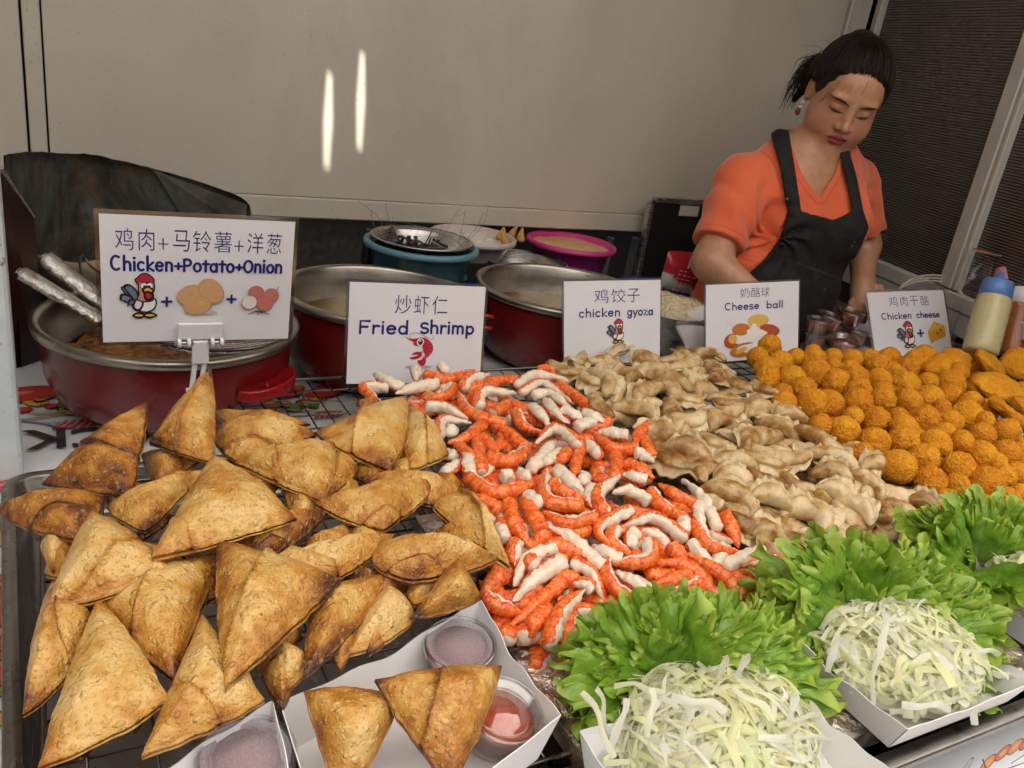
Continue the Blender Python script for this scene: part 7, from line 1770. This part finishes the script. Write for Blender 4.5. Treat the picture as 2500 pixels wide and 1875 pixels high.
def woman():
    allp = np.array(list(J.values())); feet = np.array([J['pe'][0]+.02, J['pe'][1]+.02, 0])
    t = thing('person', 'woman in an orange shirt and black apron looking down at her work', 'person', feet)
    lo = np.minimum(allp.min(0), HT)-.17; hi = np.maximum(allp.max(0), HT)+.17; hi[2] = HT[2]+.15; lo[2] = J['pe'][2]-.16
    V, F = nets(body, lo, hi, .0034); V = smooth_mesh(V, F, 1, .4)
    o = bd = mk('body', V, F, m_skin(), t); a = o.data.attributes.new('hc', 'FLOAT_VECTOR', 'POINT'); a.data.foreach_set('vector', hl(V).astype(np.float32).ravel())
    ct = NT('orange_cotton'); n = ct.noise(10, 4); w = ct.noise(400, 2)
    sd = ct.attr('seam').outputs[2]; ln = ct.rng(ct.math('ABSOLUTE', ct.math('SUBTRACT', sd, .015)), .0006, .0018, 1, 0)
    cc = ct.mix(ct.rng(n, .3, .7), (.62, .110, .042), (.72, .145, .058)); cc = ct.mix(ct.math('MULTIPLY', ln, .45), cc, (.30, .04, .015))
    cr = ct.noise(24, 5, .7, None, 1.2)
    cotton = ct.done(ct.pbr(cc, .8, 0, ct.bump(ct.math('ADD', ct.math('MULTIPLY', w, .15), cr), .45, .004), .2, Sheen_Weight=.3))
    V, F = nets(shirt, lo, hi, .0048); V = smooth_mesh(V, F, 2, .5); q = proj(V); sm_ = np.abs(poly_sd(q[:, :2], NECKV))*q[:, 2]/FPX; sm_ = np.where(((V-J['nb']) @ FRB) > -.03, sm_, 1.0)
    for s_, e_ in (('sR', 'eR'), ('sL', 'eL')):
        ax = unit(J[e_]-J[s_]); c_ = J[s_]+(J[e_]-J[s_])*.80; dd = np.abs((V-c_) @ ax); sm_ = np.minimum(sm_, np.where(np.linalg.norm(V-c_, axis=1) < .11, dd, 1.0))
        pl_ = np.abs((V-(J[s_]*.82+J['nb']*.18)) @ unit(J[s_]-J['nb']))+.013; sm_ = np.minimum(sm_, np.where((np.linalg.norm(V-J[s_], axis=1) < .12), pl_, 1.0))
    sh = mk('t_shirt', V, F, cotton, t, attrs={'seam': sm_})
    m = MB()                                                              # stitched hems of the sleeves
    for s, e in (('sR', 'eR'), ('sL', 'eL')):
        ax = unit(J[e]-J[s]); c = J[s]+(J[e]-J[s])*.765; A = frame(ax); a = np.linspace(0, 6.283, 40, endpoint=False); r = .0672
    V, F = nets(apron, lo, hi, .0038); V = smooth_mesh(V, F, 3, .5)
    at_ = NT('black_apron_cloth'); vv = at_.vor(42); nn = at_.noise(30, 5, .7, None, 1.0); pk = at_.attr('pocket').outputs[2]
    spk = at_.math('MULTIPLY', at_.rng(vv.outputs[0], .06, .11, 1, 0), at_.rng(at_.noise(7, 2), .55, .62))
    ac = at_.mix(at_.rng(nn, .35, .7), (.009, .008, .008), (.020, .018, .017)); ac = at_.mix(spk, ac, (.22, .20, .17)); ac = at_.mix(at_.rng(pk, .0008, .0022, .8, 0), ac, (.045, .04, .04))
    ap = at_.done(at_.pbr(ac, .75, 0, at_.bump(at_.math('ADD', nn, at_.math('MULTIPLY', at_.noise(500, 2), .2)), .45, .004), .25))
    qb = bl(V, J['be']); pkd = np.where(np.abs(qb[:, 0]) < .10, np.abs(qb[:, 2]-.055), 1.0)
    mk('apron', V, F, ap, t, attrs={'pocket': pkd})
    # trousers down to the ground, hidden by the table
    m = MB(); pe = J['pe']
    for s in (-1, 1):
        h = pe+SH2*s*.085; h[2] = pe[2]-.02; k = np.array([h[0], h[1]+.0, .46]); f = np.array([h[0], h[1], .06]); m.tube([h, k, f], [.098, .07, .055], 18)
    m.build('trousers', plain('dark_trousers', (.02, .02, .03), .8), t, True)
    for s in (-1, 1):
        h = pe+SH2*s*.085; V = IV*np.array([.045, .11, .04])+np.array([h[0], h[1]-.04, .04]); mk('shoe', V, IF, BLACK, t)
    # hair: cap, bun and loose strands in one mesh
    def hair(p):
        q = hl(p); s = np.c_[np.abs(q[:, 0]), q[:, 1:]]
        d = ell_(q, (0, -.018, .040), (.0895, .1020, .0915))
        n_ = np.array([0, -.075, .055])/.093
        side = ((q @ n_)+.0165+.013*np.clip((s[:, 0]-.030)/.04, 0, 1)+.004*npnoise(q*60))*-1
        d = smax(d, side, .006)
        d = smax(d, -(q[:, 2]+.062-.10*np.clip(q[:, 1]+.05, -.05, .2)), .01)
        d = smin(d, ell_(q, (.000, -.052, .102), (.044, .042, .034)), .014)
        d = smin(d, ell_(q, (-.010, -.044, .114), (.026, .030, .022)), .012)
        d = smin(d, cap_(q, (-.080, -.020, .050), (-.090, -.055, -.055), .020, .007), .012)
        d = smax(d, -ell_(s, (.086, -.004, -.006), (.03, .022, .030)), .004)
        st = q*np.array([150, 45, 45]); return d+.0016*npnoise(st)+.0011*npnoise(q*np.array([90, 200, 60]))
    V, F = nets(hair, HT-.2, HT+.22, .0034); V = smooth_mesh(V, F, 1, .4)
    hm = NT('black_hair'); c = hm.noise(90, 4, .6, hm.co('Object', (1, 1, .25))); hmat = hm.done(hm.pbr(hm.mix(hm.rng(c, .35, .7), (.006, .004, .003), (.022, .013, .009)), hm.rng(c, .3, .7, .42, .6), 0, hm.bump(c, .5, .003), .22))
    m = MB(); m.add(V, F); rg = np.random.default_rng(6)
    for k in range(340):      # combed strands from the hair line to the bun
        a = rg.uniform(-1.9, 1.9); j_ = rg.uniform(.003, .014); r0 = np.array([.0870*math.sin(a)*.98, (.076-j_)*math.cos(a)*.9-.002, .074+j_-.062*abs(math.sin(a))**2.2])
        P = []
        for u in np.linspace(0, 1, 9):
            q = r0*(1-u)+np.array([.0, -.050, .108])*u; c0 = np.array([0, -.018, .040]); d = (q-c0)/np.array([.0875, .103, .0935]); q = c0+d/np.linalg.norm(d)*np.array([.0875, .103, .0935])*(1.0+.035*rg.uniform(.2, 1)*math.sin(u*3.1)+.01) if u < .86 else q
            P.append(hw(q))
        m.tube(spline(P, 14), .0006, 4)
    for k in range(110):       # ponytail wisps behind the ear and fly-aways
        b = np.array([-.078-rg.uniform(0, .012), -.02-rg.uniform(0, .03), .075-rg.uniform(0, .05)]); e = b+np.array([-rg.uniform(-.004, .03), -rg.uniform(.01, .05), -rg.uniform(.06, .13)])
        m.tube(spline([hw(b), hw((b+e)/2+rg.uniform(-.008, .008, 3)+[-.012, 0, .006]), hw(e)], 12), [.0010*(1-i/12)+.00015 for i in range(12)], 4)
    for k in range(60):
        a = rg.uniform(-1.6, 1.2); b = np.array([.088*math.sin(a), -.03+rg.uniform(-.04, .04), .04+.09*math.cos(a)]); e = b+np.array([math.sin(a)*rg.uniform(.01, .045), rg.uniform(-.03, .02), math.cos(a)*rg.uniform(0, .03)-.01])
        m.tube(spline([hw(b), hw((b+e)/2+[0, 0, .006]), hw(e)], 9), .00022, 4)
    for x0, dx, L in ((.006, -.008, .042), (-.020, -.014, .048), (-.046, -.020, .06), (-.054, -.012, .066), (-.060, -.008, .07)):
        b = np.array([x0, .083-abs(x0)*.35, .074-abs(x0)*.12]); m.tube(spline([hw(b+[0, -.004, .004]), hw(b+[dx*.4, .010, -L*.45]), hw(b+[dx, .004, -L])], 10), .00032, 4)
    m.build('hair', hmat, t, True)
    lobe = (-.083, -.004, -.034)
    e = MB(); 
    for q, r in (((-.085, .000, -.036), .0055), ((-.085, .001, -.046), .0045)): e.add(IV*r+hw(q), IF)
    er = e.build('pearl_earring', plain('pearl', (.62, .52, .46), .2), t, True)
    e = MB(); e.add(IV*np.array([.006, .006, .009])+hw((-.086, .001, -.058)), IF); e.build('red_earring_drop', plain('garnet', (.16, .01, .015), .15), er, True)
    # painted nails
    e = MB()
    for q in ((2080, 770, 2.092), (2093, 781, 2.081), (2108, 782, 2.080)): e.add(IV*np.array([.006, .006, .006])+atd(*q), IF)
    e.build('painted_nails', plain('nail_varnish', (.30, .10, .12), .2, var=.6, vscale=300), bd, True)
woman()
# ================================================================== finish
LB.finish()
for o in bpy.data.objects:
    for k in ('_o', '_w'):
        if k in o: del o[k]
